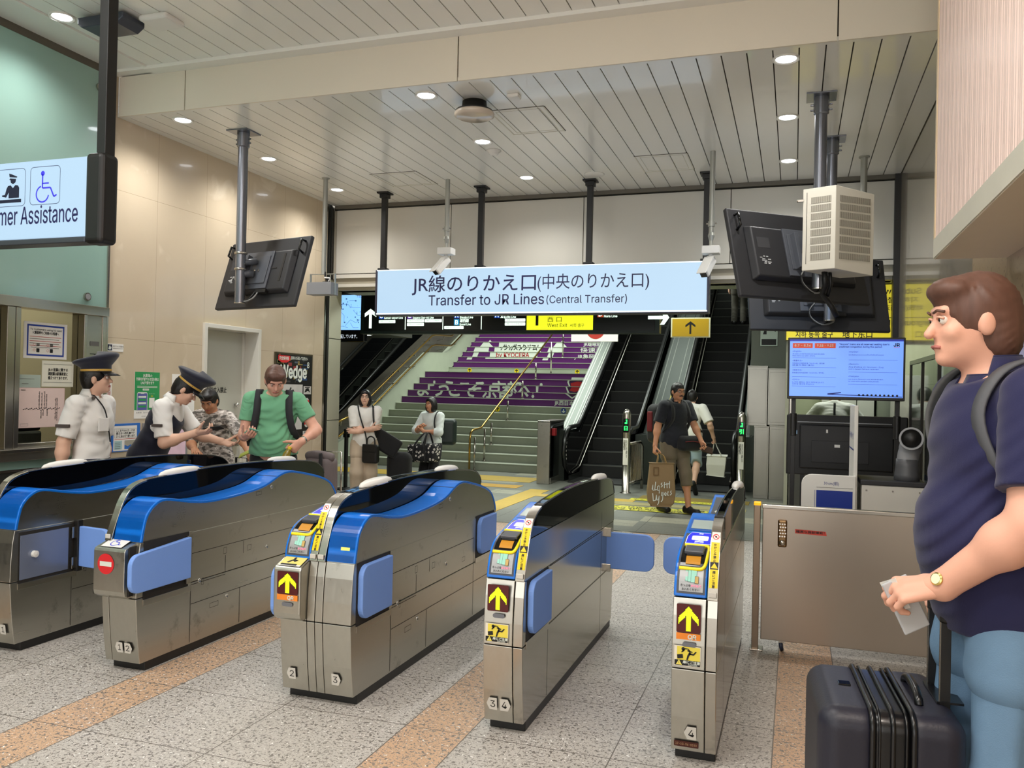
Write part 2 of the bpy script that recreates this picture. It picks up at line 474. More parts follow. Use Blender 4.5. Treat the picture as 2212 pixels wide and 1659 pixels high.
# ================================================================ the setting
M = mat
granite = tiled('granite', '#c4beb6', 'z', specks=((62, .575, .025, '#77716a'), (110, .59, .03, '#8f8981'), (60, .66, .02, '#efece6')),
                lines=(('y', 0.6, 0.0), ('x', 1.648, -3.36), ('x', 1.648, -3.05), ('x', 1.648, -2.38)), lw=0.0055, lcol='#6b645b',
                rough=0.42, coat=0.12, var=0.05, strip=('x', 1.648, -3.36, 0.31, '#d3ae8c'), clouds=None, coatr=0.2)
conc_tile = tiled('concourse_tile', '#7d7f76', 'z', specks=((120, .6, .03, '#5d5f58'),), lines=(('y', 0.45, 0.2), ('x', 0.9, 0.1)), lw=0.007, lcol='#3c3d38',
                  rough=0.45, var=0.06, cell=(0.45, 0.45, '#a8a694', 0.13))
marble = tiled('marble', '#ccbca3', 'x', lines=(('y', 0.7, 6.47), ('z', 1.34, 0.65)), lw=0.004, lcol='#a8977f', rough=0.24, coat=0.25, coatr=0.03, var=0.06, vscale=2.2,
               specks=((3.2, .62, .12, '#d8cab3'), (55, .66, .04, '#cdbba2')))
stone_r = tiled('polished_stone', '#b39d7d', 'x', lines=(('y', 0.9, 5.8), ('z', 1.2, 0.3)), lw=0.005, lcol='#5f513f', rough=0.3, coat=0.4, var=0.1, vscale=3,
                specks=((40, .62, .05, '#8f7a5b'),))
stone_g = tiled('grey_stone', '#9a9180', 'x', lines=(('y', 0.9, 6.7), ('z', 1.2, 0.3)), lw=0.005, lcol='#4f4a40', rough=0.16, coat=0.5, var=0.08, vscale=3)
white_panel = M('cream_panel', '#dad6ca', rough=0.45, var=0.02, scale=2)
slat_m = M('ceiling_slat', '#f2f1ea', rough=0.30, var=0.012, scale=2, coat=.5)
dark_gap = M('dark_gap', '#3a352c', rough=0.8)
cream = M('cream_beam', '#e4dccb', rough=0.55, var=0.02, scale=1.5)
steel = M('brushed_steel', '#bbb8ae', rough=0.31, metal=1.0, var=0.07, scale=45, rvar=0.08, stretch=(1, .05, .5), smudge=(5, .60, '#7d786d'))
steel_s = M('satin_steel_trim', '#bdb8ae', rough=0.24, metal=1.0, var=0.05, scale=8)
chrome = M('chrome', '#d9d8d4', rough=0.09, metal=1.0, var=0.02)
black_m = M('black_metal', '#1b1a19', rough=0.42, var=0.1)
black_g = M('black_gloss', '#08090a', rough=0.07, var=0.0, spec=0.6)
dark_pl = M('dark_plastic', '#2c2c2f', rough=0.48, var=0.08, bump=0.05, bscale=300)
white_pl = M('white_plastic', '#e6e4de', rough=0.35, var=0.02)
grey_pl = M('grey_plastic', '#8b8c8e', rough=0.42, var=0.04)
green_gl = M('back_painted_green_glass', '#8fb0a5', rough=0.22, var=0.02, coat=0.9, scale=1)
brass = M('brass_rail', '#b08f4a', rough=0.3, metal=1.0, var=0.06)
dkstone = tiled('dark_stone', '#4a463e', 'x', lines=(('y', 0.8, 0.1), ('z', 0.7, 0.1)), lw=0.006, lcol='#26241f', rough=0.35, coat=0.15, var=0.12, specks=((60, .6, .05, '#36332d'),))
conc = M('concrete_tread', '#8f9483', rough=0.7, var=0.10, scale=9, bump=0.2, bscale=80)
conc_l = M('pale_concrete', '#aab09f', rough=0.7, var=0.06, scale=5)
purple = M('purple_vinyl', '#5c2168', rough=0.4, var=0.06)
wht_vin = M('white_vinyl', '#dfe5dc', rough=0.4, var=0.02)
blk_ink = M('black_print', '#131313', rough=0.45, var=0.0)
paper = M('white_paper', '#eeece6', rough=0.6, var=0.01)
yel = M('yellow_vinyl', '#f4d516', rough=0.35, var=0.03)
glass = M('clear_glass', '#f4faf7', rough=0.02, trans=1.0, var=0.0, ior=1.05)
yel_tile = M('yellow_tactile_paving', '#c6a53c', rough=0.55, var=0.12, scale=12, bump=0.5, bscale=45)
yel_sign = M('yellow_floor_vinyl', '#e6e04a', rough=0.4, var=0.03)
brn_tile = M('brown_tactile_paving', '#8f7a34', rough=0.6, var=0.12, scale=12, bump=0.5, bscale=45)
dk_int = M('dark_lining', '#23241f', rough=0.6, var=0.1)

ZC, ZU = 3.98, 4.35
struct(MB().box(-8.8, 3.6, -6, 9.46, -0.1, 0, granite), 'floor', 'speckled beige granite floor with pink granite bands')
mb = MB().box(-12, 3.6, 9.52, 27, -0.1, -0.001, conc_tile); mb.box(-8.8, 3.6, 9.46, 9.52, -0.1, 0.002, steel_s)
struct(mb, 'floor_concourse', 'grey tiled concourse floor beyond the steel threshold')
def tact(x0, x1, y0, y1, m, name, label): struct(MB().box(x0, x1, y0, y1, -0.02, 0.004, m), name, label)
tact(-8.7, -4.3, 13.75, 14.5, yel_tile, 'floor_marking', 'yellow tactile paving along the foot of the stairs')
tact(-6.0, -4.25, 12.85, 13.25, M('orange_tactile_paving', '#c89a2e', rough=0.5, var=0.2, scale=20), 'floor_marking_1', 'orange lettered floor band before the stairs')
tact(-4.0, -3.68, 10.1, 12.85, yel_tile, 'floor_marking_2', 'yellow tactile path running towards the stairs')
tact(-3.68, -2.2, 12.05, 12.35, yel_tile, 'floor_marking_3', 'yellow tactile path before the left escalator')
tact(-2.2, -0.6, 12.55, 12.95, brn_tile, 'floor_marking_4', 'ochre tactile paving before the right escalator')
tact(-2.7, -0.6, 11.75, 12.05, M('ochre_tile', '#a39a6a', rough=0.5, var=0.06, scale=4), 'floor_marking_5', 'ochre floor tiles between the two yellow floor stickers')
pn = Panel((-2.95, 11.2, 0.004), (1, 0, 0), (0, 1, 0)); pn.rect(0, 0, 2.35, 0.42, yel_sign); pn.up()
for i, t in enumerate(('エスカレーターは立ち止まってご利用ください', 'Please stand still and hold the handrail', '歩かずに手すりにおつかまりください')):
    pn.text(t, 0.05, 0.29 - i * 0.13, 0.085, blk_ink, w=2.2, bold=.04, res=1)
struct(pn.mb, 'floor_marking_6', 'bright yellow floor sticker with black writing at the walking man')
pn = Panel((-2.3, 12.3, 0.004), (1, 0, 0), (0, 1, 0)); pn.rect(0, 0, 1.6, 0.22, yel_sign); pn.up()
pn.text('手すりにおつかまりください 歩行禁止', 0.05, 0.06, 0.1, blk_ink, w=1.5, res=1)
struct(pn.mb, 'floor_marking_7', 'narrow bright yellow floor sticker nearer the right escalator')
pn = Panel((-3.45, 11.55, 0.004), (1, 0, 0), (0, 1, 0)); pn.rect(0, 0, 0.85, 0.2, yel_sign); pn.up(); pn.text('歩かないで', 0.05, .06, .09, blk_ink, w=.7, res=1)
struct(pn.mb, 'floor_marking_8', 'short bright yellow floor sticker before the left escalator')

# ---- ceilings: painted metal slats under a dark void
def slats(y0, y1, z, x0, x1, hole=None):
    mb = MB().box(x0, x1, y0, y1, z + 0.02, z + 0.04, dark_gap)
    k0 = math.floor((x0 + 0.013) / 0.1734); x = -0.013 + k0 * 0.1734
    while x < x1:
        a, b = max(x0, x + 0.0045), min(x1, x + 0.1734 - 0.0045)
        if b > a: mb.box(a, b, y0, y1, z, z + 0.022, slat_m)
        x += 0.1734
    return mb
mb = slats(5.99, 9.66, ZC, -5.83, 1.03); mb.box(-5.83, 1.03, 5.946, 5.99, ZC - .001, ZC + .03, slat_m)
struct(mb, 'ceiling', 'lower slatted ceiling of cream metal strips')
mb = slats(-6, 5.84, ZU, -5.40, 1.9)
mb.box(-5.83, -5.40, -6, 5.84, ZU + 0.012, ZU + 0.04, slat_m); mb.box(-5.42, -5.395, -6, 5.84, ZU - 0.012, ZU + 0.02, slat_m)
struct(mb, 'ceiling_upper', 'higher slatted ceiling before the beam')
mb = MB()
for a, b in ((-5.80, -5.085), (-5.075, -2.515), (-2.505, 0.225), (0.235, 1.9)): mb.box(a, b, 5.93, 5.945, ZC - .004, ZU - 0.02, cream)
mb.box(-5.8, 1.9, 5.95, 6.01, ZC + .035, ZU + .05, dark_gap)
mb.box(-5.42, 1.9, 5.81, 5.93, ZU - 0.03, ZU + 0.03, slat_m); mb.box(-5.83, 1.9, 5.84, 5.95, ZU - .012, ZU + .05, slat_m)
struct(mb, 'trim_1', 'cream beam that steps down from the higher to the lower ceiling')

# access hatches in the slatted ceiling
hatch = M('hatch_paint', '#d6d3c6', rough=0.45, var=0.01)
def hatch_at(x0, x1, y0, y1, n, lab):
    mb = MB(); t = 0.012; z = ZC - 0.003
    for a, b, c, d in ((x0, x1, y0, y0 + t), (x0, x1, y1 - t, y1), (x0, x0 + t, y0, y1), (x1 - t, x1, y0, y1), (x0 + .05, x1 - .05, y0 + .05, y0 + .055), (x0 + .05, x1 - .05, y1 - .055, y1 - .05),
                       (x0 + .05, x0 + .055, y0 + .05, y1 - .05), (x1 - .055, x1 - .05, y0 + .05, y1 - .05)): mb.box(a, b, c, d, z, ZC + .004, hatch)
    mb.box(x0, x1, y0 - .008, y0, z + .001, ZC + .005, dark_gap); mb.box(x1, x1 + .006, y0, y1, z + .001, ZC + .005, dark_gap)
    struct(mb, 'trim_%d' % n, lab)
hatch_at(-2.53, -2.03, 6.66, 7.35, 2, 'square access hatch beside the round ceiling sensor')
hatch_at(-1.58, -1.05, 8.33, 8.96, 3, 'square access hatch above the right security camera')
hatch_at(-4.56, -3.99, 8.31, 8.90, 4, 'square access hatch above the left security camera')

# ---- left wall: marble with the recessed door, then the office front
mb = MB()
for a, b, c, d in ((5.86, 7.20, 0, ZC), (8.08, 9.50, 0, ZC), (7.20, 8.08, 2.185, ZC)): mb.box(-6.1, -5.83, a, b, c, d, marble)
mb.box(-6.1, -5.83, 5.86, 5.95, ZC, ZU + .1, marble)
struct(mb, 'wall_left', 'polished beige marble wall with a grey door in it')
mb = MB().box(-6.1, -5.86, 9.50, 9.64, 0, ZC, black_m); mb.box(-5.9, -5.835, 9.52, 9.55, 0, ZC, steel_s); mb.box(-5.9, -5.84, 9.60, 9.64, 0, ZC, dk_int)
colm = M('greenish_panel', '#b9b9a4', rough=0.45, var=0.02)
for z0, z1 in ((0, 1.135), (1.145, 2.22), (2.23, 3.07)): mb.box(-6.1, -5.83, 9.64, 9.93, z0, z1, colm)
struct(mb, 'wall_left_end', 'shutter track and pale panel at the far end of the marble wall')
door_p = M('door_paint', '#b9b8ab', rough=0.45, var=0.02); frm_p = M('door_frame_paint', '#d8d4c8', rough=0.4, var=0.02)
mb = MB(); mb.box(-6.09, -5.80, 7.155, 7.204, 0, 2.225, frm_p); mb.box(-6.09, -5.80, 8.076, 8.125, 0, 2.225, frm_p); mb.box(-6.09, -5.80, 7.204, 8.076, 2.18, 2.225, frm_p)
mb.box(-6.12, -5.985, 7.2, 7.245, 0, 2.179, frm_p); mb.box(-6.12, -5.985, 8.035, 8.075, 0, 2.179, frm_p)
dr = tag(mb.build('door_1', org=(-6, 7.64, 0), bevel=.004), 'recessed grey steel staff door in the marble wall with a round knob and lever lock', None, None, 'structure')
MB().box(-6.05, -6.0, 7.24, 8.04, 0.005, 2.175, door_p).build('door_leaf', dr, bevel=.002)
mb = MB(); mb.ball((-5.965, 7.93, 1.36), .027, chrome); mb.cyl((-6.0, 7.93, 1.36), (-5.965, 7.93, 1.36), .012, chrome); mb.build('door_knob', dr, smooth=True)
mb = MB().box(-6.0, -5.975, 7.87, 7.955, 0.80, 1.24, steel_s); mb.box(-5.975, -5.968, 7.885, 7.94, 1.08, 1.21, black_g); mb.box(-5.975, -5.93, 7.895, 7.915, .90, .92, steel_s); mb.box(-5.935, -5.92, 7.80, 7.92, .895, .92, steel_s)
mb.build('lever_lock', dr, bevel=.005)
pn = Panel((-5.9985, 7.26, 1.5), (0, 1, 0), (0, 0, 1)); pn.text('関係者以外立入禁止', 0.02, 0.0, 0.05, blk_ink, w=0.50, bold=.03); pn.mb.build('lettering', dr)

# office front: green glass, steel ticket window, sill
mb = MB()
for a, b in ((-6, 0.9), (0.91, 3.4), (3.41, 5.84)): mb.box(-5.9, -5.80, a, b, 2.24, ZU - .01, green_gl)
mb.box(-5.9, -5.795, -6, 5.855, 4.30, ZU + .02, M('bronze_trim', '#5b554a', rough=.4)); mb.box(-5.9, -5.79, 5.84, 5.86, 0, ZU, steel_s)
for y in (-6, 0.5, 3.0): mb.box(-5.9, -5.80, y, y + 2.49 if y > -6 else .49, 0.98, 0.0, green_gl) if False else None
mb.box(-5.9, -5.80, -6, 5.84, .885, .955, green_gl)
mb.box(-5.9, -5.79, -6, 5.84, .865, .885, steel_s); mb.box(-5.9, -5.80, -6, 5.84, 0, .865, dk_int)
for y, z in ((5.70, 4.16), (5.62, 2.32), (3.6, 4.16), (3.6, 2.32)): mb.cyl((-5.80, y, z), (-5.782, y, z), .035, steel_s, 20); mb.cyl((-5.783, y, z), (-5.778, y, z), .026, grey_pl, 20)
struct(mb, 'wall_office', 'pale green glass office front with round steel studs')
mb = MB()
mb.box(-5.93, -5.76, -6, 5.84, 2.165, 2.245, steel_s)                 # head rail
mb.box(-5.93, -5.72, -6, 5.84, 1.02, 1.05, steel_s); mb.box(-5.93, -5.74, -6, 5.84, .955, 1.02, steel)
for a, b in ((4.86, 4.93), (4.935, 4.98), (5.60, 5.63), (5.80, 5.84), (3.2, 3.27), (1.6, 1.67), (-.2, -.13)): mb.box(-5.93, -5.79, a, b, 1.05, 2.165, steel_s)
mb.box(-5.91, -5.80, 5.63, 5.80, 1.05, 2.165, steel)
mb.box(-5.90, -5.82, 4.98, 5.60, 1.05, 1.085, steel_s)
wn = tag(mb.build('window_1', org=(-5.83, 5.2, 1.05), bevel=.003), 'steel framed ticket office window in the left wall', None, None, 'structure')
mb = MB()
for a, b in ((4.98, 5.60), (3.27, 4.86), (1.67, 3.2)): mb.box(-5.868, -5.86, a, b, 1.06, 2.16, glass)
mb.build('pane', wn)
mb = MB(); pn = Panel((-5.798, 5.64, 1.8), (0, 1, 0), (0, 0, 1), mb); pn.rect(.03, .10, .13, .14, M('grey_vinyl', '#5d5c58', rough=.5)); pn.line([(.03, .03), (.13, .03)], .006, blk_ink); pn.line([(.08, .03), (.08, .01)], .006, blk_ink); mb.build('label_sticker', wn)
off_w = M('office_wall', '#b7a988', rough=0.7, var=0.04)
mb = MB(); mb.box(-8.7, -8.6, -2, 5.86, 0, 3.3, off_w); mb.box(-8.7, -5.9, 5.86, 5.95, 0, 3.3, off_w); mb.box(-8.7, -5.9, -2.1, -2, 0, 3.3, off_w); mb.box(-8.7, -5.9, -2, 5.9, 3.3, 3.35, white_panel)
struct(mb, 'wall_office_room', 'beige walls of the lit office behind the window')
mb = MB().box(-6.75, -5.95, 2.0, 5.8, 0.86, 0.90, M('desk_top', '#6b6458', rough=.5)); mb.box(-6.7, -6.0, 5.0, 5.03, 0, .86, grey_pl); mb.box(-6.7, -6.0, 2.5, 2.53, 0, .86, grey_pl)
tag(mb.build('office_counter'), 'grey office counter behind the ticket window', 'counter')
t = empty('office_printer', (-6.35, 5.25, .90), 'white office printer on the counter behind the pink map', 'printer')
MB().box(-6.6, -6.1, 5.02, 5.48, .90, 1.16, white_pl).build('body', t, bevel=.02); MB().box(-6.6, -6.14, 5.0, 5.5, 1.16, 1.30, dark_pl).build('lid', t, bevel=.015)

# ---- far header wall over the opening, shutter box, right wall
mb = MB()
for a, b in ((-5.79, -4.155), (-4.145, -2.435), (-2.425, -0.725), (-.715, 0.97)): mb.box(a, b, 9.70, 9.75, 3.085, ZC - .06, white_panel)
mb.box(-5.83, 1.03, 9.74, 9.85, 3.0, ZC + .1, dk_int)
mb.box(-5.83, 1.03, 9.66, 9.78, ZC - .045, ZC + .02, M('bronze_trim2', '#6b665b', rough=.4)); mb.box(-5.83, -5.79, 9.64, 9.78, 3.0, ZC, steel_s); mb.box(.97, 1.03, 9.64, 9.78, 2.2, ZC, black_m)
tp = M('taupe_panel', '#a7a08d', rough=.45, var=.02)
mb.box(-5.83, .97, 9.68, 9.80, 3.02, 3.07, white_panel); mb.box(-5.83, .97, 9.72, 9.9, 2.945, 3.02, tp); mb.box(-5.83, .97, 9.70, 9.95, 2.905, 2.945, white_panel); mb.box(-5.83, .97, 9.76, 10.0, 2.87, 2.905, tp)
mb.box(-5.83, 1.03, 9.85, 10.35, 2.87, 2.89, M('soffit_green', '#8d9583', rough=.5)); mb.box(-12, 1.03, 10.3, 10.36, 2.88, 8.1, dk_int)
struct(mb, 'wall_back', 'cream panelled header wall over the opening to the concourse')
mb = MB().box(1.03, 1.2, 5.35, 5.8, 0, ZU, stone_r); mb.box(1.03, 1.2, -6, 5.35, 0, ZU, stone_r); mb.box(1.03, 1.2, 5.8, 10.3, 0, ZC + .2, stone_g)
struct(mb, 'wall_right', 'polished brown stone wall behind the man in the navy shirt')
mb = MB().box(0.985, 1.03, -6, 5.45, 0, 0.13, M('dark_skirting', '#2e2a25', rough=.35))
struct(mb, 'baseboard_right', 'dark stone skirting along the right wall')

# glazed notice case on the right wall
mb = MB()
for y in (5.93, 6.76, 7.58, 8.3): mb.box(.985, 1.0285, y - .015, y + .015, .62, 1.92, M('case_frame', '#3d3b38', rough=.3, metal=.8))
mb.box(.985, 1.0285, 5.915, 8.315, 1.90, 1.935, MATS['case_frame']); mb.box(.985, 1.0285, 5.915, 8.315, .60, .63, steel_s)
cs = tag(mb.build('notice_case', org=(1.0, 7.1, .6)), 'glazed notice case with three bays on the right stone wall', 'notice case')
mb = MB()
for a in (5.95, 6.78, 7.6): mb.box(.995, 1.0, a, a + .69, .63, 1.9, M('case_glass', '#cfd6d8', rough=.03, trans=1.0, ior=1.12, var=0))
mb.build('pane', cs)
mb = MB(); pn = Panel((1.012, 8.29, .63), (0, -1, 0), (0, 0, 1), mb); ln = M('grid_print', '#77756e', rough=.6)
pn.rect(0.0, 0, 2.36, 1.27, M('notice_paper', '#bdb8a8', rough=.6, var=.03)); pn.up()
for i in range(3):
    a = .03 + i * .82
    pn.rect(a, .02, a + .66, .3, M('notice_yellow', '#d8cf96', rough=.6)); pn.up(); pn.rect(a, .30, a + .3, .36, M('notice_blue', '#3f66b0', rough=.6))
    for j in range(5): pn.rect(a, .4 + j * .17, a + .66, .404 + j * .17, ln)
    for j in range(4): pn.rect(a + j * .17, .4, a + j * .17 + .004, 1.2, ln)
mb.build('notice_sheet', cs)
t = empty('wall_buzzer', (1.0, 5.86, 1.55), 'small black ball shaped buzzer with a white tag on the right wall', 'buzzer')
mb = MB().ball((.99, 5.86, 1.56), .032, black_m); mb.build('knob', t, smooth=True); MB().box(1.0, 1.029, 5.83, 5.89, 1.42, 1.52, white_pl).build('tag_plate', t, bevel=.004)

# ================================================================ beyond the opening: stairs, escalators, dark shaft
mb = MB(); mb.box(-12, -11.9, 9.9, 27, 0, 8, dkstone); mb.box(-12, -2.8, 26.5, 26.6, 0, 8, dkstone); mb.box(-2.8, 1.6, 26.5, 26.6, 0, 8, M('grey_plaster', '#8a8677', rough=.7))
mb.box(-12, -6.1, 9.85, 9.9, 0, 8, dkstone)
struct(mb, 'wall_concourse', 'dark stone walls of the concourse and stair shaft')
mb = MB().box(-12, 1.6, 10.3, 26.6, 8, 8.1, dk_int); struct(mb, 'ceiling_shaft', 'dark ceiling high over the stairs')
mb = MB().box(-0.72, 1.03, 14.9, 15.1, 0, 4.4, M('grey_green_wall', '#6e7468', rough=.5, var=.04)); mb.box(1.03, 1.2, 10.3, 15.1, 0, 4.4, MATS['grey_green_wall'])
mb.box(-0.72, -0.62, 15.1, 26.5, 0, 8, MATS['grey_green_wall'])
struct(mb, 'wall_concourse_right', 'grey green wall beside the right escalator')
RI, TR, Y0, XL, XR = 0.155, 0.32, 15.3, -8.8, -4.12
def step_y(i): return Y0 + TR * i + (1.18 if i >= 13 else 0)
mb = MB()
for i in range(29):
    y = step_y(i); y2 = step_y(i + 1) if i < 28 else y + 4
    face = conc if i < 8 else (conc_l if i == 13 else purple)
    z0 = RI * i
    mb.box(XL, XR, y, y2 + .02, max(0, z0 - .3), z0 + RI - .012, conc)
    mb.poly([(XL, y - .0015, z0), (XR, y - .0015, z0), (XR, y - .0015, z0 + RI - .012), (XL, y - .0015, z0 + RI - .012)], face)
    mb.box(XL, XR, y - .012, y2, z0 + RI - .014, z0 + RI, conc_l)
struct(mb, 'stairs', 'broad concrete stairs with purple vinyl on the upper risers')
# printed vinyl on the risers, cut at every nosing
import bmesh
def on_risers(draw, name, label, x, z, w):
    pn = Panel((x, 0, 0), (1, 0, 0), (0, 0, 1)); pn.d = 0; draw(pn)
    src = pn.mb; out = MB()
    for i in range(8, 29):
        lo, hi = RI * i + .004, RI * i + RI - .016
        for mi_, m_ in enumerate(src.mats):
            bm = bmesh.new(); vs = [bm.verts.new(v) for v in src.v]
            for f, k in zip(src.f, src.m):
                if k == mi_:
                    try: bm.faces.new([vs[q] for q in f])
                    except ValueError: pass
            for zc, up in ((lo, False), (hi, True)):
                g = bm.verts[:] + bm.edges[:] + bm.faces[:]
                bmesh.ops.bisect_plane(bm, geom=g, plane_co=(0, 0, zc), plane_no=(0, 0, 1), clear_outer=up, clear_inner=not up)
            bm.verts.index_update()
            if len(bm.faces): out.add([(v.co.x, step_y(i) - .0025 + v.co.y - .0012 * mi_, v.co.z) for v in bm.verts], [tuple(v.index for v in f.verts) for f in bm.faces], m_)
            bm.free()
    return tag(out.build(name, org=(x + w / 2, step_y(10), z)), label, None, None, 'structure')
red_v = M('red_vinyl', '#b3202a', rough=.4)
def d1(p):
    p.text('ようこそ', .25, 1.43, .32, wht_vin, w=1.5, bold=.035); p.text('京都へ！', 1.92, 1.43, .32, wht_vin, w=1.25, bold=.035)
    p.text('JR西日本 × SANGA', 3.75, 1.285, .085, wht_vin, w=.95, bold=.03)
on_risers(d1, 'trim_5', 'white welcome lettering in Japanese on the lower purple risers', XL, 1.24, 4.6)
def d2(p):
    p.poly([(3.80, 1.92), (4.30, 1.92), (4.34, 1.80), (4.27, 1.55), (4.07, 1.42), (3.88, 1.55), (3.78, 1.80)], wht_vin)
    p.poly([(3.83, 1.84), (4.30, 1.84), (4.30, 1.79), (4.24, 1.57), (4.07, 1.455), (3.91, 1.57), (3.82, 1.79)], M('purple_deep', '#3b1446', rough=.4))
    p.poly([(3.86, 1.78), (4.02, 1.82), (4.26, 1.80), (4.22, 1.68), (4.12, 1.70), (4.2, 1.62), (4.05, 1.58), (3.92, 1.6), (3.97, 1.69), (3.87, 1.7)], red_v)
on_risers(d2, 'trim_6', 'white edged club crest with a red emblem on the purple risers', XL, 1.4, 4.6)
def d3(p):
    p.poly([(.85, 2.93), (2.18, 2.93), (2.18, 2.42), (.80, 2.42)], wht_vin)
    p.text('サンガスタジアム', .97, 2.70, .16, blk_ink, w=1.1, bold=.03); p.text('by KYOCERA', 1.0, 2.49, .12, red_v, w=.95, bold=.03)
    for a in (.45, 2.62):
        p.poly([(a, 3.02), (a + .22, 2.80), (a + .2, 2.65), (a + .05, 2.65), (a - .05, 2.40), (a - .2, 2.40), (a - .1, 2.65), (a - .25, 2.65), (a - .2, 2.78)], wht_vin)
    for i, tt in enumerate(('JR嵯峨野線', '快速で', 'JR亀岡駅')): p.text(tt, 3.3, 2.84 - .19 * i, .11, wht_vin, w=.62, bold=.02)
on_risers(d3, 'trim_7', 'white stadium banner with arrows on the upper purple risers', XL, 2.4, 4.6)
for n, (x, i, up) in enumerate(((-8.2, 13, 1), (-6.88, 13, 1), (-5.25, 13, 1), (-6.28, 7, 1), (-4.75, 7, 0))):
    pn = Panel((x, step_y(i) - .003, RI * i + .075), (1, 0, 0), (0, 0, 1))
    pn.disc(0, 0, .062, yel if up else M('blue_vinyl', '#24428c', rough=.4)); pn.up(); pn.arrow(0, -.042 if up else .042, .085, .075, .02, blk_ink if up else wht_vin, 0 if up else 180)
    tag(pn.mb.build('arrow_sticker'), ['yellow round arrow sticker on the pale riser, farthest left', 'yellow round arrow sticker on the pale riser, left of the brass handrail', 'yellow round arrow sticker on the pale riser near the crest',
         'yellow round arrow sticker on the top grey riser', 'blue round down arrow sticker at the escalator edge'][n], 'sticker', 'arrow stickers on the stair risers')
def slope_z(y): return max(0.0, (y - Y0) * RI / TR)
# sloping stone parapet, pale stringer and brass rails on the left of the stairs
ang = RI / TR
mb = MB()
mb.prism([(-8.95, 14.9, 0), (-8.95, 15.3, 0), (-8.95, 19.4, 1.99), (-8.95, 20.6, 2.05), (-8.95, 24.8, 4.1), (-8.95, 24.8, 4.6), (-8.95, 20.5, 2.55), (-8.95, 19.3, 2.5), (-8.95, 15.2, .5), (-8.95, 14.9, .42)], (.15, 0, 0), conc_l)
mb.prism([(-9.15, 14.6, 0), (-9.15, 25.5, 0), (-9.15, 25.5, 5.75), (-9.15, 15.0, .72), (-9.15, 14.6, .62)], (.21, 0, 0), dkstone)
struct(mb, 'wall_stair', 'sloping dark stone parapet with a pale stringer left of the stairs')
for n, (dz, yy, lb) in enumerate(((.96, 14.7, 'upper brass handrail along the dark stair parapet'), (.70, 14.9, 'lower brass handrail along the dark stair parapet'))):
    t = empty('handrail', (-8.75, yy, 0), lb, 'handrail', 'brass handrails on the stair parapet')
    path = [(-8.75, yy, dz - .13), (-8.75, 15.2, dz - .02), (-8.75, 15.35, dz), (-8.75, 19.4, dz + 4.05 * ang), (-8.75, 19.6, dz + 2.0), (-8.75, 20.65, dz + 2.04), (-8.75, 20.8, dz + 2.1), (-8.75, 25, dz + 2.1 + 4.2 * ang)]
    MB().tube(path, .021, brass, 10).build('rail', t, smooth=True)
    mb = MB()
    for y in [15.0] + [15.9 + .85 * k for k in range(10)]:
        z = dz - .08 if y < 15.2 else (dz + (y - 15.35) * ang if y < 19.5 else (dz + 2.0 if y < 20.7 else dz + 2.1 + (y - 20.8) * ang))
        mb.tube([(-8.75, y, z), (-8.76, y, z - .09), (-8.95, y, z - .11)], .009, steel_s, 6)
    mb.build('bracket', t)
# brass handrail on posts down the middle of the stairs
t = empty('stair_handrail', (-5.93, 15.1, 0), 'freestanding brass handrail on steel posts up the middle of the stairs', 'handrail')
pth = [(-5.93, 15.02, 0), (-5.93, 15.02, .62), (-5.93, 15.06, .74), (-5.93, 15.16, .79), (-5.93, 15.62, .82), (-5.93, 15.74, .87)] + [(-5.93, 15.8 + .3 * k, .90 + .3 * k * .445) for k in range(0, 21)]
MB().tube(pth, .021, brass, 10).build('rail', t, smooth=True)
for k, y in enumerate((15.08, 15.62, 16.0, 17.0, 18.0, 19.0, 20.3, 21.4)):
    mb = MB(); zb = 0 if y < Y0 else RI * (math.floor((y - Y0 - (1.18 if y > 20.6 else 0)) / TR) + 1) if not 19.2 < y < 20.6 else 2.015
    mb.cyl((-5.85, y, zb), (-5.85, y, .66 if k == 0 else .80 + max(0, y - 15.75) * .445), .02, steel_s, 10); mb.cyl((-5.85, y, zb), (-5.85, y, zb + .012), .05, steel_s, 14)
    mb.build('post', t, smooth=True)

